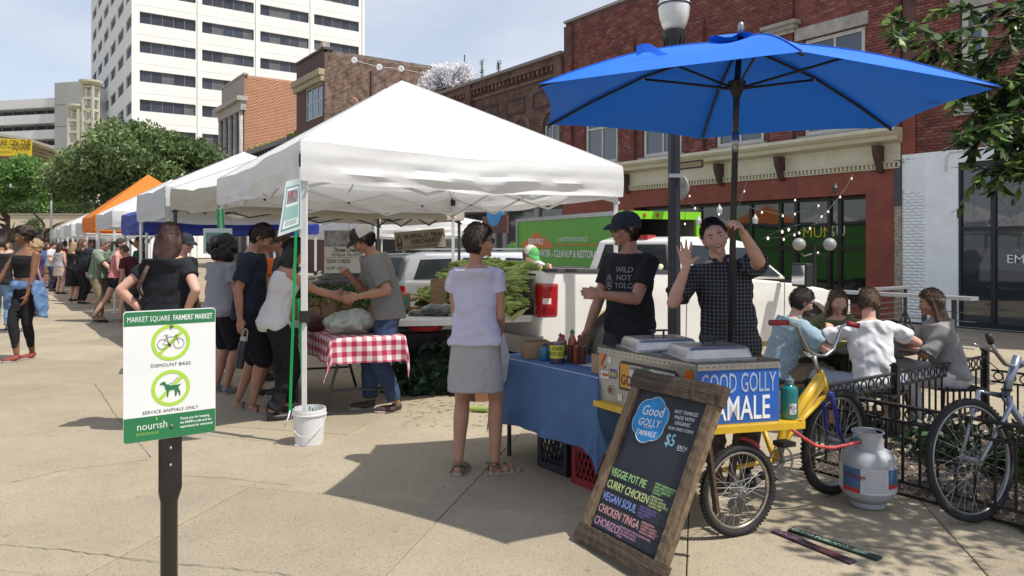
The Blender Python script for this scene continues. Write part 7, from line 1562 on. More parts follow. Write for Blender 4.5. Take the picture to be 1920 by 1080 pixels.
def blue_table():
 n = Vector((.527, 4.62, 0)); u_ = U.to_3d(); v_ = V.to_3d(); L, Wd, h = 1.12, .58, .735
 t = thing('folding_table', 'folding table hidden under the blue denim cloth', 'table', tuple(n), math.atan2(u_.y, u_.x)) # x along the street, -y is toward the stalls' customers? (y = -V)
 def l(a, b, z): return (a, -b, z)
 m = MB(); m.bb(0, L, -Wd, 0, h-.03, h-.002); m.build('table_top', WM, t)
 for a in (.08, L-.08):
  for b_ in (.06, Wd-.06): m = MB(); m.cyl(l(a, b_, h-.03), l(a, b_, 0), .016, n=8); m.build('leg', BKP, t)
 dn = bpy.data.materials.new('denim_cloth'); dn = mat('denim_cloth', (.075, .145, .29), .9, vs=3.0, var=.14, bump=.35, bs=260)
 c = thing('tablecloth', 'blue denim cloth draped over the table behind woman', 'tablecloth', tuple(n), t.rotation_euler.z)
 # one sheet: top plus drops on all four sides, corner swagged
 nu, nv = 64, 44; oh = .47; m = MB()
 def fold(s, w): return .022*math.sin(s*9.3+1) + .012*math.sin(s*21+w)
 def fn(u, v):
  X_ = -oh + u*(L+2*oh); Y_ = -oh + v*(Wd+2*oh); ox = max(0, -X_, X_-L); oy = max(0, -Y_, Y_-Wd); sx_ = -1 if X_ < 0 else 1; sy_ = -1 if Y_ < 0 else 1
  cx, cy = min(max(X_, 0), L), min(max(Y_, 0), Wd); d = max(ox, oy) if min(ox, oy) == 0 else max(ox, oy) + min(ox, oy)*.28
  k = min(d/.05, 1); fl = d/oh
  ex_ = ox/(d+1e-6)*(.012*k + .045*fl) if d else 0; ey_ = oy/(d+1e-6)*(.012*k + .045*fl) if d else 0
  x = cx + sx_*ex_; y = cy + sy_*ey_; f = fold(X_*1.3+Y_*1.1, 0)*fl*(1 if min(ox, oy) == 0 else max(0, 1-min(ox, oy)*5))
  if ox >= oy and ox: x += sx_*f
  elif oy: y += sy_*f
  z = h + .003 - max(0, d-.01)
  return (x, -y, z)
 m.grid(fn, nu, nv); m.build('cloth', dn, c, True)
 # things on it (a along the street from the near edge, b away from the customers)
 def at(a, b_): return n + u_*a + v_*b_
 card = mat('cardboard', (.33, .22, .13), .85, var=.1, vs=6); 
 def carton(label, a, b_, w, d_, hh, rz, cat='box'):
  p = at(a, b_); o = thing('cardboard_box', label, cat, (p.x, p.y, h+.006), rz); th = .006
  for nm, bx in (('box_side', (-w/2, w/2, -d_/2, -d_/2+th)), ('box_side', (-w/2, w/2, d_/2-th, d_/2)), ('box_end', (-w/2, -w/2+th, -d_/2+th, d_/2-th)), ('box_end', (w/2-th, w/2, -d_/2+th, d_/2-th))): MB().bb(*bx, 0, hh).build(nm, card, o)
  MB().bb(-w/2+th, w/2-th, -d_/2+th, d_/2-th, 0, th).build('box_floor', card, o); return o
 carton('open brown cardboard box on the far end of blue table', .86, .17, .19, .17, .115, R(10)); carton('small cardboard box on blue table against the metal cart', .04, .12, .16, .12, .12, R(-50))
 def bott(label, a, b_, r, hh, mm, mc, cat='bottle', z_=0, neck=True):
  p = at(a, b_); o = thing('sauce_bottle' if cat == 'bottle' else 'tin_can', label, cat, (p.x, p.y, h+.006+z_)); m = MB(); m.lathe([(r*.9, 0), (r, .01), (r, hh*.62), (r*.45, hh*.8), (r*.4, hh*.86)] if neck else [(r, 0), (r, hh)], n=20); m.build('bottle_body' if neck else 'can_body', mm, o, 'auto'); m = MB(); m.lathe([(r*.5, hh*.862), (r*.5, hh*.93), (r*.15, hh)] if neck else [(r*1.02, hh+.0002), (r*1.02, hh+.006)], n=16); m.build('cap' if neck else 'rim', mc, o, 'auto'); return o
 redb = mat('hot_sauce', (.30, .05, .02), .2, coat=.5); bott('red hot sauce bottle with red cap in the bottle cluster', .63, .24, .026, .15, redb, mat('red_cap', (.3, .03, .02), .4), z_=.03); bott('red sauce bottle with a brown cap beside the green-capped one', .70, .27, .026, .15, redb, mat('brown_cap', (.14, .06, .04), .4), z_=.03); bott('tall chilli sauce bottle with a green nozzle cap', .64, .33, .03, .21, mat('chilli_sauce', (.42, .08, .03), .25, coat=.5), mat('green_cap', (.02, .22, .06), .4)); bott('dark sauce bottle with white label near the wire caddy', .55, .33, .028, .16, mat('dark_sauce', (.08, .03, .02), .2), MATS['brown_cap']); bott('pale orange sauce bottle at the back of the cluster', .62, .38, .028, .17, mat('pale_sauce', (.45, .2, .1), .3), MATS['red_cap'])
 o = bott('blue plastic pump bottle beside the yellow label tin', .70, .13, .038, .12, mat('blue_plastic', (.02, .16, .30), .3, coat=.4), BKP, neck=True)
 p = at(.56, .13); o = thing('coffee_tin', 'coffee tin with a yellow label beside the blue bottle', 'tin can', (p.x, p.y, h+.006)); m = MB(); m.lathe([(.051, 0), (.052, .004), (.052, .135), (.05, .14)], n=32); m.build('tin', mat('tin_violet', (.10, .07, .12), .35, .4, var=.3, vs=20), o, 'auto'); m = MB(); m.grid(lambda u, v: (.0528*math.cos(6.283*u), .0528*math.sin(6.283*u), .035+.09*v), 36, 1); m.build('label', mat('label_yellow', (.55, .53, .05), .5), o, True)
 for s_, z_ in (('CAFE', .09), ('BUSTELO', .055)):
  q = text(s_, .034, mat('label_ink', (.03, .03, .03), .5), o, bold=.02); q.data = q.data.copy(); wdt = max(v.co.x for v in q.data.vertices)
  for v in q.data.vertices: th = R(-95) + (v.co.x-wdt/2)*.032/.053; v.co = (.0534*math.cos(th), .0534*math.sin(th), z_ + v.co.y*.034)
  q.scale = (1, 1, 1); q.rotation_euler = (0, 0, 0); q.location = (0, 0, 0)
 cd = at(.46, .22); o = thing('wire_caddy', 'black wire caddy holding small sauces on blue table', 'caddy', (cd.x, cd.y, h+.006), R(-50)); m = MB()
 for k in range(6):
  m.bar((-.1+.04*k, -.06, 0), (-.1+.04*k, -.06, .11), .003); m.bar((-.1+.04*k, .06, 0), (-.1+.04*k, .06, .11), .003)
 for zz in (.01, .06, .11): 
  for s_ in (-.06, .06): m.bar((-.1, s_, zz), (.1, s_, zz), .003)
  for s_ in (-.1, .1): m.bar((s_, -.06, zz), (s_, .06, zz), .003)
 m.build('rack', BKP, o)
 for k in range(3): MB().cyl((-.06+.06*k, 0, .004), (-.06+.06*k, 0, .12), .024, n=12).build('jar', redb if k % 2 else MATS['dark_sauce'], o, 'auto')
 pp = at(.27, .30); o = thing('menu_sheet', 'printed paper sheet and napkin box lying on blue table', 'paper', (pp.x, pp.y, h+.007), R(-40)); MB().bb(-.14, .14, -.1, .1, 0, .003).build('sheet', mat('paper', (.6, .58, .58), .7, var=.1, vs=20), o); MB().bb(.06, .13, -.03, .05, .003, .03).build('napkin_box', mat('napkin_grey', (.25, .25, .25), .6), o)
 # milk crates under the table
 def crate(label, pos, rz, mm, s=.33, hh=.28):
  o = thing('milk_crate', label, 'crate', tuple(pos), rz, 'milk crates under the table'); th = .012
  for side_ in range(4):
   m = MB(); Mz = Matrix.Rotation(R(90*side_), 4, 'Z')
   q = MB(); q.bb(-s/2, s/2, -s/2, -s/2+th, 0, .05); q.bb(-s/2, s/2, -s/2, -s/2+th, hh-.06, hh); q.bb(-s/2, -s/2+.04, -s/2, -s/2+th, .05, hh-.06); q.bb(s/2-.04, s/2, -s/2, -s/2+th, .05, hh-.06)
   for k in range(7):
    x = -s/2+.04 + (s-.08)*k/6; q.bar((x, -s/2+th/2, .05), (min(x+.07, s/2-.04), -s/2+th/2, hh-.06), .006, .008); q.bar((x, -s/2+th/2, .05), (max(x-.07, -s/2+.04), -s/2+th/2, hh-.06), .006, .008)
   ob = q.build('crate_side', mm, o); ob.rotation_euler = (0, 0, R(90*side_))
  MB().bb(-s/2+th, s/2-th, -s/2+th, s/2-th, .01, .02).build('crate_floor', mm, o)
 p = at(.55, .24); crate('black plastic milk crate under the blue cloth', (p.x, p.y, 0), t.rotation_euler.z, mat('crate_black', (.018, .02, .03), .5))
 p = at(.13, .20); crate('red plastic milk crate under the table corner', (p.x, p.y, 0), t.rotation_euler.z, mat('crate_red', (.22, .015, .02), .5))
 p = at(.2, .62); crate('second red plastic crate behind the first, by the cart', (p.x, p.y, 0), t.rotation_euler.z+.2, mat('crate_red', ()))
# ------------------------------------------------------------------ signs, posts and stall things
def market_sign():
 a, b = Vector((X(231, 2.54), 2.54, 0)), Vector((X(404, 2.72), 2.72, 0)); ex = (b-a).normalized(); n = ex.cross(Vector((0, 0, 1))); c = (a+b)/2; w, h, z0 = .302, .452, .872
 t = thing('market_sign', 'white and green market rules sign on a black post', 'sign', (c.x, c.y, 0)); M0 = Matrix.Translation((0, 0, 0)) @ Matrix((ex, Vector((0, 0, 1)), n)).transposed().to_4x4()
 gr = mat('sign_green', (.022, .17, .065), .35, var=.06, vs=10, coat=.3); wh = mat('sign_face', (.74, .75, .73), .35, var=.03, vs=6, coat=.3); lime = mat('sign_lime', (.38, .60, .06), .4); ink = mat('sign_ink', (.05, .05, .045), .5)
 def rr(x0, x1, y0, y1, r=.012, corners=(1, 1, 1, 1)):
  out = []
  for (cx, cy, t0, k) in ((x1, y1, 0, 0), (x0, y1, 90, 1), (x0, y0, 180, 2), (x1, y0, 270, 3)):
   if not corners[k]: out.append((cx, cy)); continue
   ox, oy = cx - r*(1 if cx == x1 else -1), cy - r*(1 if cy == y1 else -1)
   for j in range(6): an = R(t0+18*j); out.append((ox + r*math.cos(an), oy + r*math.sin(an)))
  return out
 def pr(poly, z, th, m, nm): q = MB(); q.prism(poly, z, z+th); o = q.build(nm, m, t); o.matrix_local = M0; return o
 pr(rr(-w/2, w/2, z0, z0+h), -.0025, .0025, wh, 'panel'); pr(rr(-w/2+.0015, w/2-.0015, z0+h-.052, z0+h-.0035, .011, (1, 1, 0, 0)), .0002, .0004, gr, 'green_band'); pr(rr(-w/2+.001, w/2-.001, z0+.001, z0+.085, .011, (0, 0, 1, 1)), .0002, .0004, gr, 'green_band')
 def tx(s, size, x, y, m, al='CENTER', sx=1, bold=0): text(s, size, m, t, M=M0 @ Matrix.Translation((x, y, .0008)), align=al, sx=sx, bold=bold, ex=.0002)
 tx('MARKET SQUARE', .0265, -.140, z0+h-.038, wh, 'LEFT', .66); tx("FARMERS' MARKET", .0265, .140, z0+h-.038, wh, 'RIGHT', .60, .015)
 for cy, wd in ((z0+.336, 'DISMOUNT BIKES'), (z0+.176, 'SERVICE ANIMALS ONLY')):
  q = MB(); n_ = 48; R0, R1 = .0635, .0515
  for k in range(n_):
   t0, t1 = 2*math.pi*k/n_, 2*math.pi*(k+1)/n_; q.add([(R0*math.cos(t0), cy+R0*math.sin(t0), .001), (R0*math.cos(t1), cy+R0*math.sin(t1), .001), (R1*math.cos(t1), cy+R1*math.sin(t1), .001), (R1*math.cos(t0), cy+R1*math.sin(t0), .001)], [(0, 1, 2, 3)])
  q.add([(-.040, cy-.032, .0009), (-.032, cy-.040, .0009), (.040, cy+.032, .0009), (.032, cy+.040, .0009)], [(0, 1, 2, 3)]); o = q.build('ban_ring', lime, t); o.matrix_local = M0
  tx(wd, .0165, 0, cy-.083, ink, sx=1.02, bold=-.004)
 # bicycle pictogram
 cy = z0+.332; q = MB()
 for s_ in (-1, 1): q.torus((s_*.026, cy, .0016), .0175, .0007, None, 28, 4)
 for p, r in (((-.026, 0), (-.014, .024)), ((-.014, .024), (.017, .024)), ((.017, .024), (-.004, -.004)), ((-.004, -.004), (-.014, .024)), ((-.026, 0), (-.004, -.004)), ((.026, 0), (.015, .031)), ((-.014, .024), (-.016, .031)), ((-.022, .031), (-.009, .031)), ((.015, .031), (.022, .029)), ((-.004, -.004), (.001, -.012)), ((.022, .029), (.024, .024))): q.bar((p[0], cy+p[1], .0016), (r[0], cy+r[1], .0016), .0013, .0006)
 q.torus((-.004, cy-.004, .0016), .004, .0012, None, 12, 4); o = q.build('bicycle_mark', ink, t); o.matrix_local = M0
 # dog pictogram
 cy = z0+.170; dog = [(-.036, .024), (-.026, .030), (-.020, .030), (-.016, .022), (-.006, .016), (.018, .015), (.030, .017), (.034, .019), (.030, .013), (.024, .010), (.026, .0), (.031, -.010), (.031, -.022), (.027, -.022), (.026, -.012), (.018, -.004), (.020, -.012), (.018, -.023), (.014, -.023), (.013, -.012), (.012, .0), (-.006, -.001), (-.008, -.012), (-.009, -.024), (-.013, -.024), (-.013, -.012), (-.014, -.001), (-.019, .008), (-.021, .017), (-.027, .021), (-.035, .020)]
 pr([(x, cy+y) for x, y in dog], .0014, .0005, gr, 'dog_mark'); q = MB(); q.tube([(-.012, cy+.018, .0016), (.008, cy+.026, .0016), (.024, cy+.044, .0016)], .0006, 4); o = q.build('leash_mark', ink, t); o.matrix_local = M0
 tx('nour\u0131sh', .038, -.110, z0+.040, wh, 'LEFT', .86, -.005); tx('KNOXVILLE', .0135, -.112, z0+.022, lime, 'LEFT', 1.02, -.012)
 q = MB(); q.sph((-.047, z0+.074, .001), (.0022, .006, .0006), 8); o = q.build('leaf_mark', lime, t); o.matrix_local = M0
 for i, s_ in enumerate(('Thank you for keeping', 'the MSFM a safe and fun', 'experience for everyone!')): tx(s_, .0118, .030, z0+.060-i*.0145, wh, 'LEFT', .92, .02)
 for zz in (z0+h-.058, z0+.042): q = MB(); q.sph((.002, zz, .003), (.006, .006, .004), 10); o = q.build('bolt', mat('dull_bolt', (.22, .2, .17), .4, .7), t, True); o.matrix_local = M0
 # post: pressed flat above, tube below
 bk = mat('post_black', (.014, .011, .010), .35, var=.3, vs=20, coat=.2); q = MB()
 def rg(z, a, b_): return [tuple(M0 @ Vector((x, z, -y))) for x, y, _ in ring(Vector((0, 0, 0)), Vector((1, 0, 0)), Vector((0, 1, 0)), a, b_, 20, 2.6 if a > .03 else 2)]
 def rg2(z, a, b_): return [tuple(M0 @ Vector((x + .0, z, -y - b_ - .003))) for x, y, _ in ring(Vector((0, 0, 0)), Vector((1, 0, 0)), Vector((0, 1, 0)), a, b_, 20, 4 if b_ < .02 else 2)]
 q.loft([rg2(-.02, .029, .027), rg2(.64, .029, .026), rg2(.675, .036, .018), rg2(.69, .039, .009), rg2(.70, .039, .007), rg2(1.26, .039, .007)]); q.build('post', bk, t, 'auto')
 for zz in (.835, .775): q = MB(); q.sph((0, zz, -.003), (.006, .006, .003), 8); o = q.build('rivet', CHR, t, True); o.matrix_local = M0
def lamp_post():
 c = Vector((X(1264, 7.2), 7.9, 0)); c.x = X(1264, 7.9); t = thing('street_lamp', 'black street lamp with an acorn glass globe behind umbrella', 'street lamp', (c.x, c.y, gh(c.x, c.y))); bk = mat('lamp_black', (.012, .013, .018), .4); s = 7.9/FPX
 zt = CH + (HZ-50)*s; q = MB(); q.lathe([(.16, 0), (.16, .3), (.13, .42), (.10, .5), (.068, .6), (.056, zt-.62)], n=16); q.build('pole', bk, t, 'auto')
 for k in range(8): a = k*math.pi/4; MB().cyl((math.cos(a)*.062, math.sin(a)*.062, .65), (math.cos(a)*.054, math.sin(a)*.054, zt-.6), .008, n=5).build('flute', bk, t)
 q = MB(); q.lathe([(.05, zt-.62), (.085, zt-.58), (.07, zt-.54), (.075, zt-.4), (.10, zt-.12), (.115, zt-.05), (.12, zt-.0), (.10, zt+.01)], n=20); q.build('capital', bk, t, 'auto')
 for k in range(12): a = k*math.pi/6; q = MB(); q.bar((math.cos(a)*.078, math.sin(a)*.078, zt-.4), (math.cos(a)*.115, math.sin(a)*.115, zt-.06), .014); q.build('capital_rib', bk, t)
 gl = mat('frosted_globe', (.62, .62, .60), .12, coat=.8, var=.06, vs=6); q = MB(); q.lathe([(.10, zt+.012), (.128, zt+.06), (.155, zt+.15), (.165, zt+.24), (.162, zt+.275)], n=28); q.build('globe', gl, t, True)
 q = MB(); q.lathe([(.166, zt+.276), (.172, zt+.285), (.166, zt+.3), (.145, zt+.36), (.10, zt+.42), (.05, zt+.46), (.02, zt+.50), (.001, zt+.52)], n=28); q.build('globe_cap', mat('cap_white', (.72, .73, .74), .2, coat=.6), t, 'auto'); q = MB(); q.torus((0, 0, zt+.278), .168, .006, None, 28, 6); q.build('band', bk, t, True)
 q = MB(); q.bb(-.075, .075, -.09, -.06, CH+(HZ-325)*s, CH+(HZ-318)*s); q.build('clamp', CHR, t)
 # hanging shop sign beyond
 b = thing('hanging_sign', 'round grey shop sign hung on an iron bracket', 'sign', tuple(P(1272, 352, 17)), FR); q = MB(); q.cyl((0, -.03, 0), (0, .03, 0), .30, n=28); q.build('disc', mat('sign_grey', (.22, .21, .2), .8, var=.4, vs=9), b, 'auto'); q = MB(); q.bar((-.3, 0, .42), (.7, 0, .42), .04); q.bar((-.3, 0, .56), (.7, 0, .56), .04); q.bar((.7, 0, .42), (.7, 0, .56), .04); q.bar((0, 0, .3), (0, 0, .42), .02); q.build('bracket', BRN, b)
def bucket_and_poster():
 c = Vector((X(580, 5.86), 5.86, 0)); t = thing('bucket', 'white plastic bucket at the front tent leg', 'bucket', (c.x, c.y, 0)); wp = mat('white_plastic', (.66, .66, .66), .35, var=.04, vs=8)
 q = MB(); q.lathe([(.108, 0), (.122, .225), (.130, .226), (.130, .262), (.124, .263), (.126, .275), (.120, .275), (.106, .01), (.001, .01)], n=36); q.torus((0, 0, .235), .127, .006, None, 36, 6); q.build('bucket_body', wp, t, 'auto')
 q = MB(); q.tube([(math.cos(a)*.135, math.sin(a)*.135 - .0, .24 - .16*math.sin(u)) for u, a in [(math.pi*k/12, R(180)+math.pi*k/12) for k in range(13)]], .003, 6); q.build('handle', WM, t, True); 
 g = thing('ratchet_strap', 'bright green strap from the tent corner down to bucket', 'strap', (0, 0, 0)); gm = mat('strap_green', (.01, .46, .12), .6, trans=.15); q = MB()
 def ribbon(p, w, mbq):
  for a, b in zip(p, p[1:]): mbq.bar(a, b, w, .002, up=(.1, 1, 0))
 top = P(556, 400, 5.72); ribbon([top, P(551, 560, 5.74), P(546, 700, 5.8), P(544, 772, 5.82)], .022, q); ribbon([P(560, 560, 5.8), P(566, 690, 5.86), P(572, 776, 5.90)], .022, q); ribbon([P(572, 776, 5.90), P(585, 783, 5.84), P(604, 776, 5.86), P(590, 770, 5.9), P(575, 778, 5.86)], .024, q); q.build('webbing', gm, g)
 q = MB(); q.tube([P(544, 770, 5.82), P(540, 785, 5.8), P(532, 800, 5.78)], .012, 6, flat=.4); q.build('loose_end', WPNT, g, True)
 q = MB(); p = P(580, 770, 5.84); q.tube([p, p + Vector((0, 0, .03)), p + Vector((.02, 0, .035)), p + Vector((.025, 0, .0))], .005, 6); q.build('hook', CHR, g, True)
 # green straps at the rear leg
 g = thing('ratchet_strap', 'two green straps hanging from the rear left tent corner', 'strap', (0, 0, 0)); q = MB(); ribbon([P(408, 392, 9.1), P(411, 440, 9.1), P(409, 500, 9.1)], .035, q); ribbon([P(417, 392, 9.1), P(420, 440, 9.1), P(425, 470, 9.1)], .03, q); q.build('webbing', gm, g)
 # poster in a plastic sleeve
 t = thing('poster', 'poster in a plastic sleeve hanging from the front tent corner', 'poster', (0, 0, 0)); c4 = [P(536, 340, 5.62), P(563, 333, 5.60), P(566, 428, 5.58), P(518, 444, 5.50)]
 def fn(u, v, k=0): a = c4[0].lerp(c4[1], u); b = c4[3].lerp(c4[2], u); p = a.lerp(b, v); return tuple(p + Vector((.012*math.sin(v*2.6), -k - .015*math.sin(v*3.0) + .01*math.sin(u*3+v*2), 0)))
 q = MB(); q.grid(lambda u, v: fn(u, v), 6, 14); q.build('sleeve', mat('poster_paper', (.50, .56, .56), .25, coat=.5), t, True)
 def patch(u0, u1, v0, v1, m, nm, k=.0015): q = MB(); q.grid(lambda u, v: fn(u0+(u1-u0)*u, v0+(v1-v0)*v, k), 4, 8); q.build(nm, m, t, True)
 tl = mat('poster_teal', (.10, .26, .23), .3); patch(.1, .9, .12, .93, tl, 'border'); patch(.15, .85, .15, .9, mat('poster_white', (.62, .66, .65), .3), 'inner', .003); patch(.2, .8, .2, .44, mat('poster_photo', (.10, .07, .07), .3, vs=60, col2=(.35, .3, .3)), 'photo', .0045); patch(.18, .82, .50, .74, mat('poster_mint', (.25, .42, .38), .3), 'mint_field', .0045); patch(.35, .45, .24, .30, mat('poster_red', (.5, .04, .06), .3), 'red_patch', .006)
 for v in (.78, .81, .84): patch(.25, .75, v, v+.008, tl, 'text_line', .0045)
 t = thing('notice', 'framed green-edged notice at the second tent post', 'notice', tuple(P(410, 455, 8.9))); MB().bb(-.18, .16, -.01, .01, -.13, .17).build('panel', mat('poster_paper', ()), t); MB().bb(-.15, .13, -.013, -.010, -.1, .12).build('inner', tl, t); MB().bb(-.12, .10, -.016, -.013, -.07, .09).build('dark_field', mat('poster_photo', ()), t)
def gingham():
 m = bpy.data.materials.new('gingham'); m.use_nodes = True; MATS['gingham'] = m; nt = m.node_tree; b = nt.nodes['Principled BSDF']; b.inputs['Roughness'].default_value = .7; b.inputs['Specular IOR Level'].default_value = .25
 uv = nt.nodes.new('ShaderNodeUVMap'); sp = nt.nodes.new('ShaderNodeSeparateXYZ'); nt.links.new(uv.outputs[0], sp.inputs[0])
 def st(s):
  a = nt.nodes.new('ShaderNodeMath'); a.operation = 'FRACT'; nt.links.new(s, a.inputs[0]); c = nt.nodes.new('ShaderNodeMath'); c.operation = 'LESS_THAN'; c.inputs[1].default_value = .5; nt.links.new(a.outputs[0], c.inputs[0]); return c.outputs[0]
 ad = nt.nodes.new('ShaderNodeMath'); ad.operation = 'ADD'; nt.links.new(st(sp.outputs[0]), ad.inputs[0]); nt.links.new(st(sp.outputs[1]), ad.inputs[1]); dv = nt.nodes.new('ShaderNodeMath'); dv.operation = 'MULTIPLY'; dv.inputs[1].default_value = .5; nt.links.new(ad.outputs[0], dv.inputs[0])
 r = nt.nodes.new('ShaderNodeValToRGB'); e = r.color_ramp.elements; e[0].color = (.66, .63, .61, 1); e[1].color = (.36, .02, .06, 1); e[1].position = 1; k = e.new(.5); k.color = (.50, .20, .24, 1); r.color_ramp.interpolation = 'LINEAR'; nt.links.new(dv.outputs[0], r.inputs[0]); nt.links.new(r.outputs[0], b.inputs['Base Color']); return m
def checked_table():
 N = Vector((-1.60, 6.60, 0)); e = Vector((.93, .30, 0)).normalized(); l = Vector((-.48, .877, 0)).normalized(); Wd, L, h = .66, 1.8, .725; gm = gingham()
 t = thing('trestle_table', 'folding banquet table under the red checked cloth', 'table', tuple(N), math.atan2(e.y, e.x)); inv = Matrix.Rotation(-math.atan2(e.y, e.x), 3, 'Z'); ll = inv @ l
 def q3(a, b, z): v = Vector((1, 0, 0))*a + ll*b; return (v.x, v.y, z)
 q = MB(); q.loft([[q3(a, b, z) for a, b in ((0, 0), (Wd, 0), (Wd, L), (0, L))] for z in (h-.04, h-.003)]); q.build('table_top', WM, t); gy = mat('leg_grey', (.055, .055, .06), .45)
 for b in (.22, L-.22):
  for a0, a1 in ((.14, .0), (Wd-.14, Wd+.02)):
   q = MB(); q.tube([q3(a0, b, h-.04), q3(a0, b, h-.2), q3(a0+(a1-a0)*.4, b, .35), q3(a1, b, .0)], .0145, 8); q.build('leg', gy, t, True)
  q = MB(); q.tube([q3(.06, b, .22), q3(Wd-.06, b, .22)], .012, 8); q.tube([q3(.12, b, h-.22), q3(.3, b, h-.06)], .009, 6); q.tube([q3(Wd-.12, b, h-.22), q3(Wd-.3, b, h-.06)], .009, 6); q.build('brace', gy, t, True)
 c = thing('tablecloth', 'red and white checked cloth with one corner hanging low', 'tablecloth', tuple(N), math.atan2(e.y, e.x)); q = MB(); oh = .235; UVs = []
 def fn(u, v):
  a = -oh + u*(Wd+2*oh); b = -oh + v*(L+2*oh); oa, ob = max(0, -a, a-Wd), max(0, -b, b-L); sa, sb = (-1 if a < 0 else 1), (-1 if b < 0 else 1); ca, cb = min(max(a, 0), Wd), min(max(b, 0), L); both = min(oa, ob); d = max(oa, ob) + both*.75
  k = min(max(oa, ob)/.04, 1); pa = sa*(oa/(oa+ob+1e-6))*(.012*k + .06*(oa+ob)); pb = sb*(ob/(oa+ob+1e-6))*(.012*k + .06*(oa+ob)); f = .016*math.sin(a*17+b*12)*min(1, (oa+ob)/oh); UVs.append((a/.088, b/.088))
  if both > .0 and sa < 0 and sb < 0: pa -= both*.25; pb += -both*.1
  p = Vector((1, 0, 0))*(ca+pa + (f if oa > ob else 0)) + ll*(cb+pb + (f if ob > oa else 0)); return (p.x, p.y, h + .003 - max(0, d-.008))
 q.grid(fn, 40, 80); q.build('cloth', gm, c, True, uv=UVs)
 def on(a, b, z=0): return N + e*a + l*b + Vector((0, 0, h+.008+z))
 # bag of produce
 p = on(.33, .30); t = thing('carrier_bag', 'white plastic carrier bag full of greens on checked table', 'bag', tuple(p), .3); q = MB(); q.sph((-.05, 0, .10), (.27, .14, .10), 20); q.sph((-.08, 0, .16), (.15, .1, .08), 14); q.tube([(.14, -.02, .1), (.2, -.03, .17), (.25, -.02, .2), (.29, 0, .15), (.27, 0, .08), (.2, 0, .05)], .028, 8, flat=.5); o = remesh(q, .011, 'bag_body', mat('carrier_plastic', (.66, .68, .65), .3, trans=.3, vs=7, col2=(.42, .50, .36), coat=.3), t, 1, .014, 5)
 p = on(.0, .62); t = thing('handbag', 'brown leather handbag at the far side of checked table', 'bag', tuple(p), .6); q = MB(); q.sph((0, 0, .08), (.15, .09, .09), 16); q.tube([(-.09, 0, .13), (-.06, 0, .24), (.06, 0, .24), (.09, 0, .13)], .012, 6); remesh(q, .009, 'bag_body', mat('handbag_brown', (.055, .02, .015), .5), t, 1, .006, 2)
 # crates of greens behind
 wd_ = mat('crate_wood', (.30, .19, .10), .8, var=.3, vs=8, stretch=(1, 1, 6))
 def slat_crate(label, p, rz, w, d, hh, nsl=3, m=wd_):
  o = thing('wooden_crate', label, 'crate', tuple(p), rz)
  for k in range(nsl):
   z0, z1 = hh*k/nsl + .004, hh*(k+1)/nsl - .004
   for sy in (-1, 1): MB().bb(-w/2, w/2, sy*d/2-.006, sy*d/2+.006, z0, z1).build('slat', m, o)
   for sx in (-1, 1): MB().bb(sx*(w/2-.012)-.006, sx*(w/2-.012)+.006, -d/2+.007, d/2-.007, z0, z1).build('slat', m, o)
  MB().bb(-w/2+.02, w/2-.02, -d/2+.007, d/2-.007, 0, .01).build('crate_floor', m, o); return o
 slat_crate('long wooden crate holding the corn stalks and leeks', (-1.85, 7.75, .80), .15, .85, .35, .22, 1); slat_crate('short wooden crate standing on its end by silver car', tuple(P(822, 580, 8.6)), .1, .18, .3, .35, 1)
 tt = thing('produce_table', 'table with greens crates behind the checked table', 'table', (-1.28, 7.8, 0), .15); MB().bb(-.95, .85, -.35, .35, .74, .795).build('table_top', WM, tt)
 for sx in (-.9, .8):
  for sy in (-.3, .3): MB().cyl((sx, sy, 0), (sx, sy, .74), .016, n=8).build('leg', gy, tt)
 g = thing('leek_bunch', 'heap of dark green leafy stalks in the long crate', 'greens', (-1.88, 7.75, .85)); r = np.random.default_rng(4); n = 750; v = []; base = r.uniform([-.45, -.18, 0], [.42, .18, .15], (n, 3)); d = r.normal(size=(n, 3))*A((.5, .35, .3)) + A((0, 0, .75)); d /= np.linalg.norm(d, axis=1)[:, None]; Ls = r.uniform(.15, .34, n); s_ = np.cross(d, r.normal(size=(n, 3))); s_ /= np.linalg.norm(s_, axis=1)[:, None]; wv = .011
 drop = A((0, 0, -1)); p1 = base + d*Ls[:, None]*.55; p2 = p1 + (d*.6 + drop*.5)*Ls[:, None]*.45 + r.normal(size=(n, 3))*.02
 v = np.stack([base-s_*wv, base+s_*wv, p1+s_*wv, p1-s_*wv, p2+s_*.003, p2-s_*.003], 1).reshape(-1, 3); f = (np.array([(0, 1, 2, 3), (3, 2, 4, 5)])[None] + (np.arange(n)*6)[:, None, None]).reshape(-1, 4); o = fastmesh('stalks', v, f, attr_mat('leek_green', ['#2c4a30', '#3f6238', '#58794a', '#7d9466'], .6, 0), g, np.repeat(r.random(n), 6)); g['kind'] = 'stuff'
 # things on the far right of that table
 def P8(px, py, Y=8.4): return P(px, py, Y)
 b = thing('shopping_bag', 'colourful reusable bag printed red green and orange', 'bag', tuple(P8(752, 606)), .1); q = MB(); q.bb(-.1, .1, -.06, .06, 0, .34); link('bag_body', bevel(q.mesh('bag_body', mat('bag_print', (.5, .06, .03), .6, vs=14, col2=(.03, .3, .09), det=1)), .015), b)
 for k in range(9): MB().bb(-.08+.06*(k % 3), -.035+.06*(k % 3), -.066, -.061, .03+.1*(k//3), .1+.1*(k//3)).build('printed_square', [mat('sq_orange', (.6, .2, .02)), mat('sq_teal', (.03, .25, .25)), mat('sq_red', (.5, .02, .03))][(k*2) % 3], b)
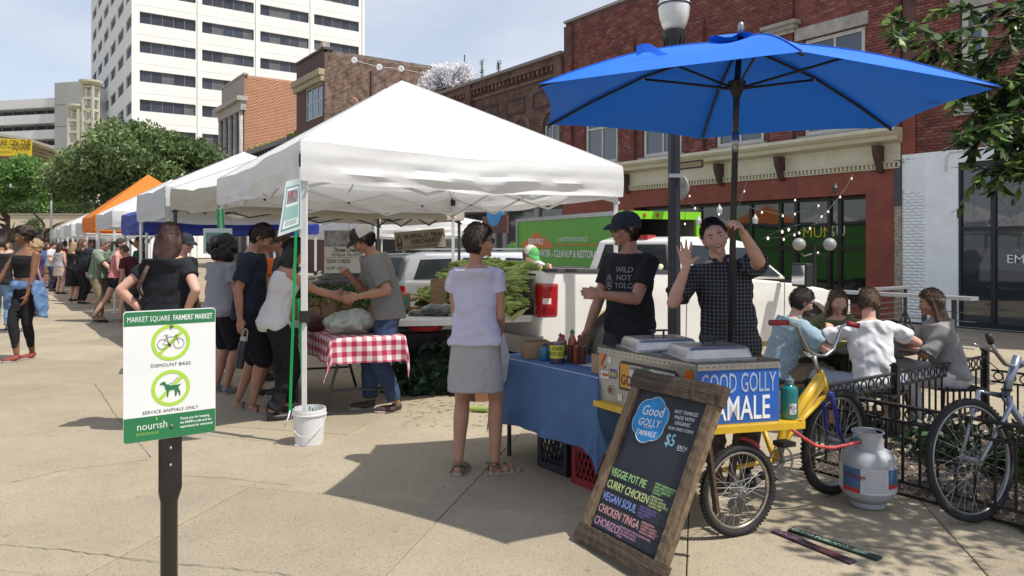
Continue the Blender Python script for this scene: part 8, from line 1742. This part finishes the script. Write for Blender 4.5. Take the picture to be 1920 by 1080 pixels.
 b = thing('basket', 'woven yellow-brown basket beside the colourful bag', 'basket', tuple(P8(785, 604))); q = MB(); q.lathe([(.10, 0), (.14, .1), (.16, .16), (.15, .16), (.10, .02), (.001, .02)], n=20); q.build('basket_body', mat('wicker', (.42, .27, .09), .8, vs=30, col2=(.2, .1, .03), bump=.8, bs=50), b, 'auto'); q = MB(); q.tube([(math.cos(a)*.15, 0, .15+math.sin(a)*.12) for a in np.linspace(0, math.pi, 9)], .01, 6); q.build('handle', mat('wicker', ()), b, True)
 b = thing('produce_tray', 'shallow red tray under the basket', 'tray', tuple(P8(797, 618, 8.0))); q = MB(); q.lathe([(.17, 0), (.22, .05), (.21, .05), (.16, .01), (.001, .01)], n=20); q.build('tray_body', mat('tray_red', (.5, .04, .06), .5), b, 'auto'); q = MB()
 for k in range(20): a = k*2.4; q.sph((math.cos(a)*.012*k*.75, math.sin(a)*.012*k*.75, .045), .028, 7)
 o = q.build('small_fruit', mat('pale_fruit', (.55, .5, .42), .5), b, True); o['kind'] = 'stuff'
 b = thing('black_crate', 'black crate shelf with dark bags behind the lavender woman', 'crate', tuple(P8(790, 668, 8.1))); MB().bb(-.38, .4, -.2, .2, 0, .27).build('crate_body', mat('dark_stuff', (.02, .02, .023), .7, var=.5, vs=9, bump=1, bs=12), b)
 b = thing('produce_bag', 'dark clear plastic bag of greens lying on shelf', 'bag', tuple(P8(820, 592, 8.0))); q = MB(); q.sph((0, 0, .06), (.2, .12, .07), 14); q.sph((-.2, 0, .02), (.12, .08, .04), 10); remesh(q, .012, 'bag_body', mat('film_dark', (.05, .06, .05), .15, coat=.8, var=.5, vs=12), b, 1, .012, 8)
 k = thing('kale_heap', 'dark green mound of loose kale on the ground', 'greens', (X(800, 7.9), 7.9, 0)); k['kind'] = 'stuff'; MB().sph((.05, .05, .15), (.32, .25, .32), 14).build('core', mat('kale_dark', (.012, .03, .018), .9), k); leaf_cloud('leaves', [(.05, .05, .15), (-.15, -.05, .1), (.25, 0, .25)], [(.34, .28, .36), (.26, .22, .26), (.2, .2, .3)], 1300, .12, attr_mat('kale_leaf', ['#12261a', '#1a3623', '#28492f', '#4a6350'], .5, 0), k, 5, shell=.8)
 # brown carton behind the lavender woman's knees
 p = G(918, 757); b = thing('cardboard_box', 'reddish brown box on the ground behind lavender shirt woman', 'box', (p.x+.05, p.y+.3, 0), .3); MB().bb(-.25, .25, -.15, .15, 0, .2).build('box_body', mat('box_red_brown', (.2, .09, .05), .8), b)
def banners():
 wm_ = mat('banner_white', (.62, .60, .54), .7); ink = MATS['sign_ink']
 Y = 10.6; p = P(608, 512, Y); w = X(676, Y)-X(608, Y); h = P(0, 432, Y).z - p.z; t = thing('stall_banner', 'creamery banner with goat photo and GOAT CHEESE lettering', 'banner', tuple(p)); MB().bb(0, w, 0, .01, 0, h).build('sheet', wm_, t)
 MB().bb(0, w, -.004, -.001, h*.62, h).build('photo_strip', mat('goat_photo', (.16, .15, .17), .6, vs=12, col2=(.45, .43, .42), det=2), t); MB().bb(0, w, -.004, -.001, h*.365, h*.375).build('rule', mat('rule_tan', (.35, .3, .2)), t)
 text('Ocoee Creamery', .085, ink, t, (w*.26, -.006, h*.50), sx=.72, bold=.012); text('All Natural  Non GMO', .065, mat('ink_grey', (.2, .2, .2), .7), t, (w*.2, -.006, h*.40), sx=.68); text('GOAT CHEESE', .075, ink, t, (w*.06, -.006, h*.24), sx=.7); text('SOAP   EGGS', .07, mat('ink_grey', ()), t, (w*.06, -.006, h*.08), sx=.7)
 Y = 11.2; a, b = P(742, 437, Y), P(836, 427, Y); rz = math.atan2(0, 1); h = 35/FPX*Y; t = thing('orchard_banner', 'beige orchard banner hung under the second tent', 'banner', tuple(P(742, 471, Y)), .0); t.rotation_euler = (0, -R(5.5), R(6)); w = (b-a).length; q = MB(); q.grid(lambda u, v: (u*w, .015*math.sin(u*7), v*h), 12, 3); q.grid(lambda u, v: (w-u*w, .012+.015*math.sin((1-u)*7), v*h), 12, 3); q.build('sheet', mat('banner_sand', (.36, .32, .24), .7, vs=3, col2=(.24, .19, .13)), t, True)
 br = mat('banner_brown', (.035, .022, .018), .6); text('BUFFALO TRAIL', .095, br, t, (w*.19, -.022, h*.60), sx=.92, bold=.012); text('ORCHARD', .095, br, t, (w*.31, -.022, h*.30), sx=.95, bold=.012); text('WWW.BUFFALOTRAILORCHARD.COM', .04, br, t, (w*.22, -.022, h*.08), sx=.76); q = MB(); q.tube([(w*.05, -.02, h*.1), (w*.05, -.02, h*.6), (w*.09, -.02, h*.85), (w*.13, -.02, h*.6), (w*.13, -.02, h*.1), (w*.05, -.02, h*.1)], .008, 5); q.tube([(w*.07, -.02, h*.4), (w*.09, -.02, h*.25), (w*.11, -.02, h*.4)], .01, 5); q.build('figure_mark', br, t)
 t = thing('round_shop_sign', 'blue round sign in the window left of green truck', 'sign', tuple(P(928, 400, 17)), FR); MB().cyl((0, -.03, 0), (0, .03, 0), .30, n=24).build('disc', mat('sign_cyan', (.02, .22, .5), .5), t, 'auto'); MB().bb(-.5, .5, -.02, .04, -.45, -.05).build('board', mat('sign_rust', (.12, .04, .03), .6), t)
# ------------------------------------------------------------------ fence, bed, seating, bicycle on the right
IRON = mat('black_iron', (.012, .011, .010), .45, var=.3, vs=30)
def fence_run(a, b, label, posts, h=.56, gate=0):
 a, b = Vector((*a, 0)), Vector((*b, 0)); d = b-a; L = d.length; t = thing('tree_fence', label, 'fence', (a.x, a.y, gh(a.x, a.y)), math.atan2(d.y, d.x), 'fence round the tree bed')
 for z0, z1, w in ((h-.015, h, .04), (h-.115, h-.10, .022), (.075, .09, .022)): MB().bb(.03, L-.03, -w/2, w/2, z0, z1).build('rail', IRON, t)
 n = int(L/.105); rm = MB().torus((0, 0, 0), .036, .006, Matrix.Rotation(R(90), 3, 'X'), 18, 6).mesh('ring', IRON, True); pm = MB().bb(-.0065, .0065, -.0065, .0065, 0, h-.19).mesh('picket', IRON)
 for k in range(n):
  x = .03 + (L-.06)*(k+.5)/n; o = link('ring', rm, t); o.location = (x, 0, h-.058)
  o = link('picket', pm, t); o.location = (x + .5*(L-.06)/n, 0, .09); o.scale = (1, 1, (h-.115-.09)/(h-.19))
 for s in posts:
  q = MB(); q.bb(s*L-.025, s*L+.025, -.025, .025, 0, h+.045); q.bb(s*L-.033, s*L+.033, -.033, .033, h+.045, h+.06); q.bb(s*L-.02, s*L+.02, -.02, .02, h+.06, h+.072); q.build('post', IRON, t); q = MB(); q.bb(s*L-.05, s*L+.05, -.05, .05, 0, .012); q.build('base_plate', IRON, t)
 return t
def tree_bed():
 a = Vector((2.05, 5.17)); nr = a - U*1.62; fr = a + V*2.75
 fence_run(a, nr, 'near run of low black fence with rings, behind gas cylinder', (.01, .84))
 fence_run(a, fr, 'rear run of low black ring fence behind the seated man', (.42, .98))
 fr2 = nr + V*2.75; fence_run(fr, fr2, 'far end run of the low black ring fence', (.99,)); 
 m = attr_mat('mulch', ['#2a211b', '#3d3128', '#57493d', '#8a7f70'], .95, .8, 60); bed = thing('planting_bed', 'gravel and mulch bed with small shrubs inside the fence', 'planting bed', (a.x, a.y, 0)); bed['kind'] = 'structure'
 q = MB(); r = random.Random(2)
 def fn(u, v): p = (-U)*1.6*u + V*2.7*v; e = min(u, 1-u, v, 1-v); return (p.x, p.y, gh(a.x+p.x, a.y+p.y) + .012 + min(e*2, .10) + .012*math.sin(u*40)*math.sin(v*37))
 q.grid(fn, 34, 50); q.build('soil', mat('bed_soil', (.07, .052, .04), .95, vs=26, col2=(.17, .14, .11), bump=1, bs=50), bed, True)
 rg = np.random.default_rng(3); n = 5200; u_ = rg.random(n); v_ = rg.random(n); c = np.outer(u_, A((-U.x, -U.y)))*1.6 + np.outer(v_, A((V.x, V.y)))*2.7; z = np.array([fn(a_, b_)[2] for a_, b_ in zip(u_, v_)]); s = rg.uniform(.005, .016, n); an = rg.uniform(0, 3.14, n); vv = []
 ca, sa = np.cos(an)*s, np.sin(an)*s; tl = rg.uniform(-.6, .6, n)*s
 v4 = np.stack([np.stack(k, 1) for k in ((c[:, 0]-ca, c[:, 1]-sa, z+.004), (c[:, 0]+sa*.6, c[:, 1]-ca*.6, z+.012+tl), (c[:, 0]+ca, c[:, 1]+sa, z+.006), (c[:, 0]-sa*.6, c[:, 1]+ca*.6, z+.010-tl))], 1).reshape(-1, 3); o = fastmesh('wood_chips', v4, np.arange(n*4).reshape(-1, 4), attr_mat('chips', ['#3d3128', '#6b5a48', '#a3937b', '#c9bda8'], .9, 0), bed, np.repeat(rg.random(n), 4)); o['kind'] = 'stuff'
 for i, (u, v, s) in enumerate(((.35, .25, .26), (.62, .22, .24), (.9, .3, .28), (.5, .6, .22), (.85, .7, .26))):
  p = Vector(fn(u, v)) + Vector((a.x, a.y, 0)); sh = thing('bed_shrub', ['low green shrub behind the gas cylinder in the bed', 'middle low shrub in the fenced bed', 'low shrub behind the right bicycle wheel', 'small shrub further back in the bed', 'back right shrub in the bed'][i], 'shrub', tuple(p)); leaf_cloud('leaves', [(0, 0, .12), (.1, .05, .1)], [(s, s, .16), (s*.6, s*.6, .14)], 420, .075, attr_mat('shrub_leaf', ['#182a16', '#27401d', '#3a5628'], .5, 0, trans=.2), sh, i+3, shell=.2)
def seats():
 z0 = gh(3.0, 6.5); t = thing('mesh_table', 'round black mesh table with food where four people sit', 'table', (3.02, 6.62, z0)); q = MB(); q.lathe([(.001, .70), (.52, .70), (.535, .71), (.535, .725), (.52, .73), (.001, .73)], n=36); q.build('table_top', IRON, t, 'auto'); q = MB(); q.cyl((0, 0, .03), (0, 0, .7), .035, n=12); q.lathe([(.3, 0), (.28, .02), (.05, .05), (.001, .05)], n=20); q.build('pedestal', IRON, t, 'auto')
 for i, (x, y, lb) in enumerate(((2.36, 6.5, 'black slatted stool under the man in light blue'), (2.90, 5.98, 'black slatted stool under the man in white'), (3.80, 6.45, 'black slatted stool under the woman in grey blouse'), (3.30, 7.40, 'black stool under the olive top woman'))):
  s = thing('stool', lb, 'stool', (x, y, gh(x, y)), i*.8, 'stools round the mesh table'); sm = MB()
  for k in range(9): MB().bb(-.2, .2, -.2+.045*k, -.17+.045*k, .42, .435).build('slat', IRON, s)
  for sx in (-.18, .18):
   for sy in (-.18, .18): q = MB(); q.tube([(sx, sy, .42), (sx*1.25, sy*1.25, 0)], .012, 6); q.build('leg', IRON, s)
 for i, (dx, dy, lb, c) in enumerate(((-.22, -.05, 'yellow paper food boat on the mesh table', (.62, .55, .18)), (.05, .12, 'white food tray on the mesh table', (.55, .55, .52)))):
  f = thing('food_tray', lb, 'food tray', (3.02+dx, 6.62+dy, z0+.731), i); q = MB(); q.loft([[(-.09, -.06, 0), (.09, -.06, 0), (.09, .06, 0), (-.09, .06, 0)], [(-.12, -.09, .05), (.12, -.09, .05), (.12, .09, .05), (-.12, .09, .05)]]); q.build('tray', mat('tray_%d' % i, c, .6), f); q = MB()
  for k in range(8): q.sph((-.06+.018*k, .02*math.sin(k*2), .05), .025, 6)
  q.build('food', mat('food_%d' % i, (.35, .3, .05) if i == 0 else (.35, .1, .05), .6), f, True)
 hb = thing('bag_teal', 'teal bag on the ground behind the bicycle frame', 'bag', tuple(G(1505, 760)), .3); q = MB(); q.sph((0, 0, .14), (.13, .09, .14), 12); remesh(q, .01, 'bag_body', mat('teal_cloth', (.01, .22, .22), .7), hb, 1, .01, 3)
 # metal rail barriers before the white wall
 gv = mat('barrier_grey', (.16, .165, .18), .45, .5)
 for j, (pa, ya, pb, yb, Ya, Yb, lb) in enumerate(((1560, 545, 1828, 555, 11.2, 9.6, 'long grey metal barrier with wires before the white wall'), (1620, 548, 1700, 530, 14.0, 14.8, 'short metal barrier before the terracotta pier'))):
  a, b = P(pa, ya, Ya), P(pb, yb, Yb); zt = (a.z+b.z)/2; a.z = b.z = 0; d = b-a; L = d.length; g0 = gh((a.x+b.x)/2, (a.y+b.y)/2); hh = zt-g0; t = thing('barrier', lb, 'barrier', (a.x, a.y, g0), math.atan2(d.y, d.x)); MB().bb(0, L, -.11, .11, hh-.045, hh).build('top_rail', mat('rail_silver', (.42, .43, .45), .4, .6), t)
  for k in range(8): MB().cyl((0, 0, hh*.12+hh*.1*k), (L, 0, hh*.12+hh*.1*k), .006, n=5).build('wire', gv, t)
  for x in ([.05, L*.35, L*.68, L-.25] if j == 0 else [.05, L-.05]): q = MB(); q.bb(x-.025, x+.025, -.025, .025, 0, hh-.046); q.bar((x, -.26, 0), (x, 0, hh*.55), .03); q.bar((x, .26, 0), (x, 0, hh*.55), .03); q.build('post', mat('barrier_dark', (.03, .03, .035), .5), t)
def silver_bike():
 bz = thing('city_bicycle', 'silver cruiser bicycle leaning on the fence at right edge', 'bicycle', (2.38, 4.12, 0)); O = Vector((2.38, 4.12, 0)); sv = mat('silver_frame', (.30, .33, .40), .3, .7, coat=.4, var=.05, vs=8)
 hub = P(1808, 872, 4.22); top_, bot = P(1875, 742, 4.35), P(1762, 990, 4.08); d = (P(1875, 742, 4.38) - bot); 
 zc = bot.lerp(top_, .5); hubc = zc; upv = (top_-bot).normalized(); rr_ = (top_-bot).length/2
 side = Vector((.93, .36, 0)).normalized(); nrm = upv.cross(side).normalized()
 # wheel plane: rolling direction and leaning axle
 roll = (side - upv*side.dot(upv)).normalized(); rr_ = min(rr_, .345)
 w = bike_wheel(bz, tuple(hubc-O), (roll.x, roll.y, roll.z), tuple(nrm), .34, .019, 32, .05, mat('rim_grey', (.25, .26, .28), .3, .8))
 ht, hbm = P(1908, 668, 4.42), P(1884, 742, 4.40); n_ = nrm if nrm.x < 0 else -nrm
 q = MB()
 for s_ in (-.055, .055): q.tube([hbm - O + nrm*s_*.5, P(1852, 735, 4.36) - O + nrm*s_ if s_ > 0 else P(1878, 760, 4.40) - O + nrm*s_, hubc-O + nrm*s_*1.1], [.017, .014, .009], 8)
 q.build('fork', sv, bz, True); q = MB(); q.tube([ht-O, hbm-O], .024, 10); q.tube([hbm-O - Vector((0, 0, .01)), P(1990, 900, 4.65)-O], .021, 10); q.tube([ht-O - Vector((0, 0, .03)), P(2080, 745, 4.85)-O], .018, 10); q.tube([P(1990, 900, 4.65)-O, P(2060, 700, 4.85)-O], .017, 8); q.build('frame', sv, bz, True)
 q = MB(); q.torus(hbm-O + (ht-hbm)*.15, .026, .006, None, 16, 5); q.build('headset', BKP, bz)
 hbp = [P(1858, 642, 4.25), P(1868, 662, 4.28), P(1884, 682, 4.34), P(1905, 690, 4.42), P(1930, 680, 4.52), P(1965, 640, 4.6), P(1990, 610, 4.6)]
 q = MB(); q.tube([p-O for p in hbp], .0115, 10); q.tube([ht-O, P(1908, 690, 4.42)-O], .014, 8); h = q.build('handlebar', CHR, bz, True); q = MB(); q.tube([P(1853, 628, 4.22)-O, hbp[0]-O], .018, 10); q.build('grip', BKP, h, True); q = MB(); q.tube([hbp[1]-O, P(1838, 650, 4.2)-O, P(1825, 645, 4.16)-O], .007, 6); q.build('brake_lever', CHR, h, True)
 q = MB(); q.tube([P(1838, 652, 4.2)-O, P(1850, 675, 4.22)-O, P(1880, 700, 4.3)-O, P(1887, 738, 4.36)-O], .003, 5); q.build('cable', BKP, h, True)
 rw = P(2120, 860, 4.95); bike_wheel(bz, tuple(Vector((rw.x, rw.y, .34))-O), (.8, .5, 0), (-.5, .8, .15), .34, .026, 24, .05)
def corn():
 hk = attr_mat('corn_husk', ['#7f9a45', '#96ae57', '#adbe6c', '#c6ce8e'], .6, .3, 60, trans=.1); base = []
 for v_ in range(3):
  m = MB(); r = random.Random(v_); m.loft([[(x*s_, y*s_, z) for x, y, _ in ring(Vector((0, 0, 0)), Vector((1, 0, 0)), Vector((0, 1, 0)), 1, 1, 8, 2)] for z, s_ in ((-.11, .010), (-.09, .017), (-.03, .027), (.04, .025), (.09, .013), (.125, .004))]); n0 = len(m.arr())
  for k in range(5): a = r.uniform(0, 6.28); c, s = math.cos(a), math.sin(a); m.add([(c*.022, s*.022, -.02), (c*.028-s*.010, s*.028+c*.010, .05), (c*.034, s*.034, .12+.02*r.random()), (c*.028+s*.010, s*.028-c*.010, .05)], [(0, 1, 2, 3)])
  for k in range(2): a = r.uniform(0, 6.28); m.tube([(0, 0, -.11), (.01*math.cos(a), .01*math.sin(a), -.16)], .008, 6)
  base.append(m.arr()); 
  rn = np.clip(np.full(len(m.arr()), .25 + .3*v_) + np.where(np.arange(len(m.arr())) >= n0, .2, 0), 0, 1); me = m.mesh('corn_ear', hk, 'auto', rnd=rn); base[-1] = me
 T0 = Matrix.LocRotScale(*TRK); r = random.Random(5); k = 0
 def heap(x, y): # height of the pile above the truck's own floor
  e = max(0, 1-((x+.05)/.95)**2)*max(0, 1-((y-.84)/.86)**8); return .80 + .50*e**.5*(1 if x > -.25 else max(0, 1-(-.25-x)*1.5))
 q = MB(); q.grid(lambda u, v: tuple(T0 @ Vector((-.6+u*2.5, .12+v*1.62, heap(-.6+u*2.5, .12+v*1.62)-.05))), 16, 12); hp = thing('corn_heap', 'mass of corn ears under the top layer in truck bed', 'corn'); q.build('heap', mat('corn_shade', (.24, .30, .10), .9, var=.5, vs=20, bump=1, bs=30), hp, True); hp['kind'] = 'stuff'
 while k < 285:
  x = r.uniform(-.66, .15) if r.random() < .65 else r.uniform(.1, 1.9); y = r.uniform(.06 if x < -.2 else .26, 1.7); zt = heap(x, y)
  if k % 4 == 0: x, y = r.uniform(-.55, -.2), r.uniform(.0, .2); zt = r.uniform(.84, 1.18)
  p = T0 @ Vector((x, y, zt + r.uniform(-.03, .05))); o = bpy.data.objects.new('corn_ear', base[k % 3]); S.collection.objects.link(o)
  o.location = p; o.rotation_euler = (r.uniform(50, 130)*math.pi/180, r.uniform(0, 6), r.gauss(R(35), 1.0)); s = r.uniform(.85, 1.25); o.scale = (s, s, s); tag(o, 'green husked ear of corn in the heap on the truck tailgate', 'corn', 'ears of corn piled on the tailgate'); k += 1
 for i, (px, py, rz, lb) in enumerate(((898, 773, 1.4, 'single ear of corn on the ground behind lavender woman legs'), (782, 718, 1.9, 'ear of corn dropped beside the kale heap'), (768, 722, .9, 'second ear of corn lying by the kale heap'))): p = G(px, py); o = bpy.data.objects.new('corn_ear', base[i]); S.collection.objects.link(o); o.location = (p.x, p.y, .03); o.rotation_euler = (R(90), 0, rz); tag(o, lb, 'corn')
 # husk litter
 n = 170; rg = np.random.default_rng(8); px = rg.uniform(745, 1000, n); py = 765 + rg.normal(0, 22, n); py = np.clip(py, 705, 800); Y = CH*FPX/(py-HZ); x = (px-960)/FPX*Y; an = rg.normal(.3, .6, n); L = rg.uniform(.02, .13, n); w = rg.uniform(.0015, .005, n); c, s = np.cos(an), np.sin(an); z = rg.uniform(.003, .012, n)
 v = np.stack([np.stack(q_, 1) for q_ in ((x-c*L/2, Y-s*L/2, z), (x-s*w, Y+c*w, z+.006), (x+c*L/2, Y+s*L/2, z), (x+s*w, Y-c*w, z+.002))], 1).reshape(-1, 3); o = fastmesh('husk_litter', v, np.arange(n*4).reshape(-1, 4), attr_mat('husk_dry', ['#3f4a26', '#5a5a36', '#6f6a44', '#33361f'], .8, 0), None, np.repeat(rg.random(n), 4)); tag(o, 'scattered husks and leaf scraps on the paving', 'litter', kind='stuff')
def ground_boards():
 for i, (a, b, mc, tc_, s_, sm, lb) in enumerate((((1452, 993), (1600, 1053), (.035, .018, .024), (.25, .13, .2), 'CLASSIC', 'PORK & RED CHILE, ONION', 'purple chalk menu strip CLASSIC lying on the paving'), ((1482, 990), (1650, 1046), (.014, .03, .022), (.3, .42, .33), 'QUESO POBLANO', 'CHEESE, PEPPERS', 'green chalk menu strip QUESO POBLANO lying on paving'))):
  p, q = G(*a, .012), G(*b, .012); d = q-p; L = d.length; t = thing('menu_strip', lb, 'menu strip', (p.x, p.y, .002), math.atan2(d.y, d.x), 'loose menu strips on the ground'); m = MB(); m.bb(0, L, -.028, .028, 0, .009+.001*i); link('strip', bevel(m.mesh('strip', mat('strip_%d' % i, mc, .7, var=.2, vs=10)), .001, 1), t)
  im = mat('strip_ink_%d' % i, tc_, .8); text(s_, .042, im, t, (.01, -.016, .011), (0, 0, 0), sx=.92 if i else 1.0, bold=.02, ex=.0003)
  for j in range(2): text(sm, .016, mat('strip_red', (.30, .04, .06), .8) if i == 0 else im, t, (L*.52 if i == 0 else L*.72, .006-.02*j, .011), (0, 0, 0), sx=.85 if i == 0 else .6, ex=.0003)
def string_lights():
 """festoon lights slung across the shop front"""
 t = thing('festoon_lights', 'festoon lights slung before the dark shop front', 'string lights', (0, 0, 0)); wm_ = MB(); r = random.Random(3); bulbs = []
 for pts in (((1600, 325, 16), (1586, 352, 15.6), (1566, 378, 15.3), (1530, 420, 15), (1470, 445, 14), (1431, 447, 13.5)), ((1495, 330, 16), (1490, 380, 16), (1492, 450, 16)), ((1400, 342, 16.5), (1380, 400, 16.2), (1395, 470, 16)), ((1300, 355, 17), (1285, 375, 17), (1284, 425, 17)), ((1429, 448, 12), (1452, 436, 12), (1475, 427, 12), (1500, 421, 12)), ((1560, 360, 15), (1520, 395, 15), (1460, 402, 15), (1400, 388, 15), (1330, 402, 15), (1290, 380, 15)), ((1540, 400, 15), (1545, 440, 15), (1530, 480, 15))):
  q = [P(*p) for p in pts]; wm_.tube(q, .006, 4)
  for a, b in zip(q, q[1:]):
   n = max(1, int((b-a).length/.45))
   for k in range(n): bulbs.append(a.lerp(b, (k+r.random())/n) - Vector((0, 0, .04)))
 wm_.build('wire', BKP, t); bm_ = MB().sph((0, 0, 0), (.021, .021, .028), 8).mesh('bulb', mat('bulb_glass', (.85, .83, .75), .1, coat=1, emit=((1, .93, .75), .5)), True)
 for p in bulbs: o = link('bulb', bm_, t); o.location = p
 for i, (px, py) in enumerate(((1566, 352), (1349, 392), (1416, 410), (1310, 413))):
  l = thing('lantern', ['small dark lantern hanging at right of shop front', 'pale lantern above the waving man', 'lantern right of the umbrella pole', 'lantern left of the waving man'][i], 'lantern', tuple(P(px, py, 15.2))); q = MB(); q.lathe([(.05, -.1), (.06, 0), (.03, .05), (.005, .1)], n=6); q.build('lantern_body', mat('lantern_%d' % (i > 0), (.45, .45, .43) if i else (.04, .03, .03), .5), l)
 g = thing('reflected_globes', 'pole with two globes standing in for globes reflected in shop glass', 'street lamp', (X(1527, 14.6), 14.6, gh(X(1527, 14.6), 14.6))); q = MB(); zt = CH - gh(X(1527, 14.6), 14.6); q.lathe([(.1, 0), (.08, .4), (.04, .6), (.035, zt)], n=12); q.tube([(-.3, 0, zt-.12), (-.2, 0, zt-.22), (0, 0, zt-.15), (.2, 0, zt-.22), (.3, 0, zt-.12)], .02, 6); q.build('pole', IRON, g, 'auto')  # solid pole and globes added for white globes reflected in the shop glass
 for x in (-.3, .3): MB().sph((x, 0, zt+.02), .125, 16).build('globe', mat('globe_reflection', (.3, .3, .28), .3), g, True)
def manhole():
 for i, (px, py) in enumerate(((18, 620), (1810, 672))):
  p = G(px, py); t = thing('manhole_cover', ['round dark cover in the paving at left behind walking woman', 'round dark cover in the paving behind the seated woman'][i], 'manhole cover', (p.x, p.y, gh(p.x, p.y)+.003)); q = MB(); q.lathe([(.36, 0), (.36, .006), (.34, .009), (.001, .009)], n=28); q.build('lid', mat('iron_lid', (.09, .08, .07), .8, var=.3, vs=20), t, 'auto')
def cracks():
 cm = mat('crack_dark', (.07, .055, .045), .95); t = thing('paving_cracks', 'long ragged crack lines wandering over the paving', 'cracks'); t['kind'] = 'stuff'; r = random.Random(9); m = MB()
 for pts in (((0, 1022), (120, 1032), (260, 1050), (420, 1066), (560, 1080)), ((340, 892), (430, 897), (480, 904), (560, 911)), ((20, 905), (130, 880), (200, 872), (285, 862)), ((1622, 1025), (1740, 1036), (1900, 1052)), ((178, 720), (225, 790), (285, 860))):
  q = [G(*p) for p in pts]; fine = []
  for a, b in zip(q, q[1:]):
   n = max(2, int((b-a).length/.035))
   for k in range(n): fine.append(a.lerp(b, k/n) + Vector((r.uniform(-.008, .008), r.uniform(-.008, .008), .004)))
  v = []
  for i, p in enumerate(fine): d = (fine[min(i+1, len(fine)-1)] - fine[max(i-1, 0)]).normalized(); n_ = Vector((-d.y, d.x, 0))*r.uniform(.0008, .0028); v += [tuple(p-n_), tuple(p+n_)]
  m.add(v, [(2*i, 2*i+2, 2*i+3, 2*i+1) for i in range(len(fine)-1)])
 m.build('crack', cm, t)
# ------------------------------------------------------------------ build everything
import time as _t, sys
_T = _t.time()
for f in (build_ground, red_building, white_building, brown_building, far_buildings, tower, far_left, trees, near_branches, tents, pickup, box_truck, cars,
    lamp_post, string_lights, tree_bed, seats, cart, a_board, blue_table, checked_table, market_sign, bucket_and_poster, banners, silver_bike, corn, ground_boards, manhole, cracks, cast):
 f(); print('built', f.__name__, round(_t.time() - _T, 1))
bpy.data.scenes.remove(WS)
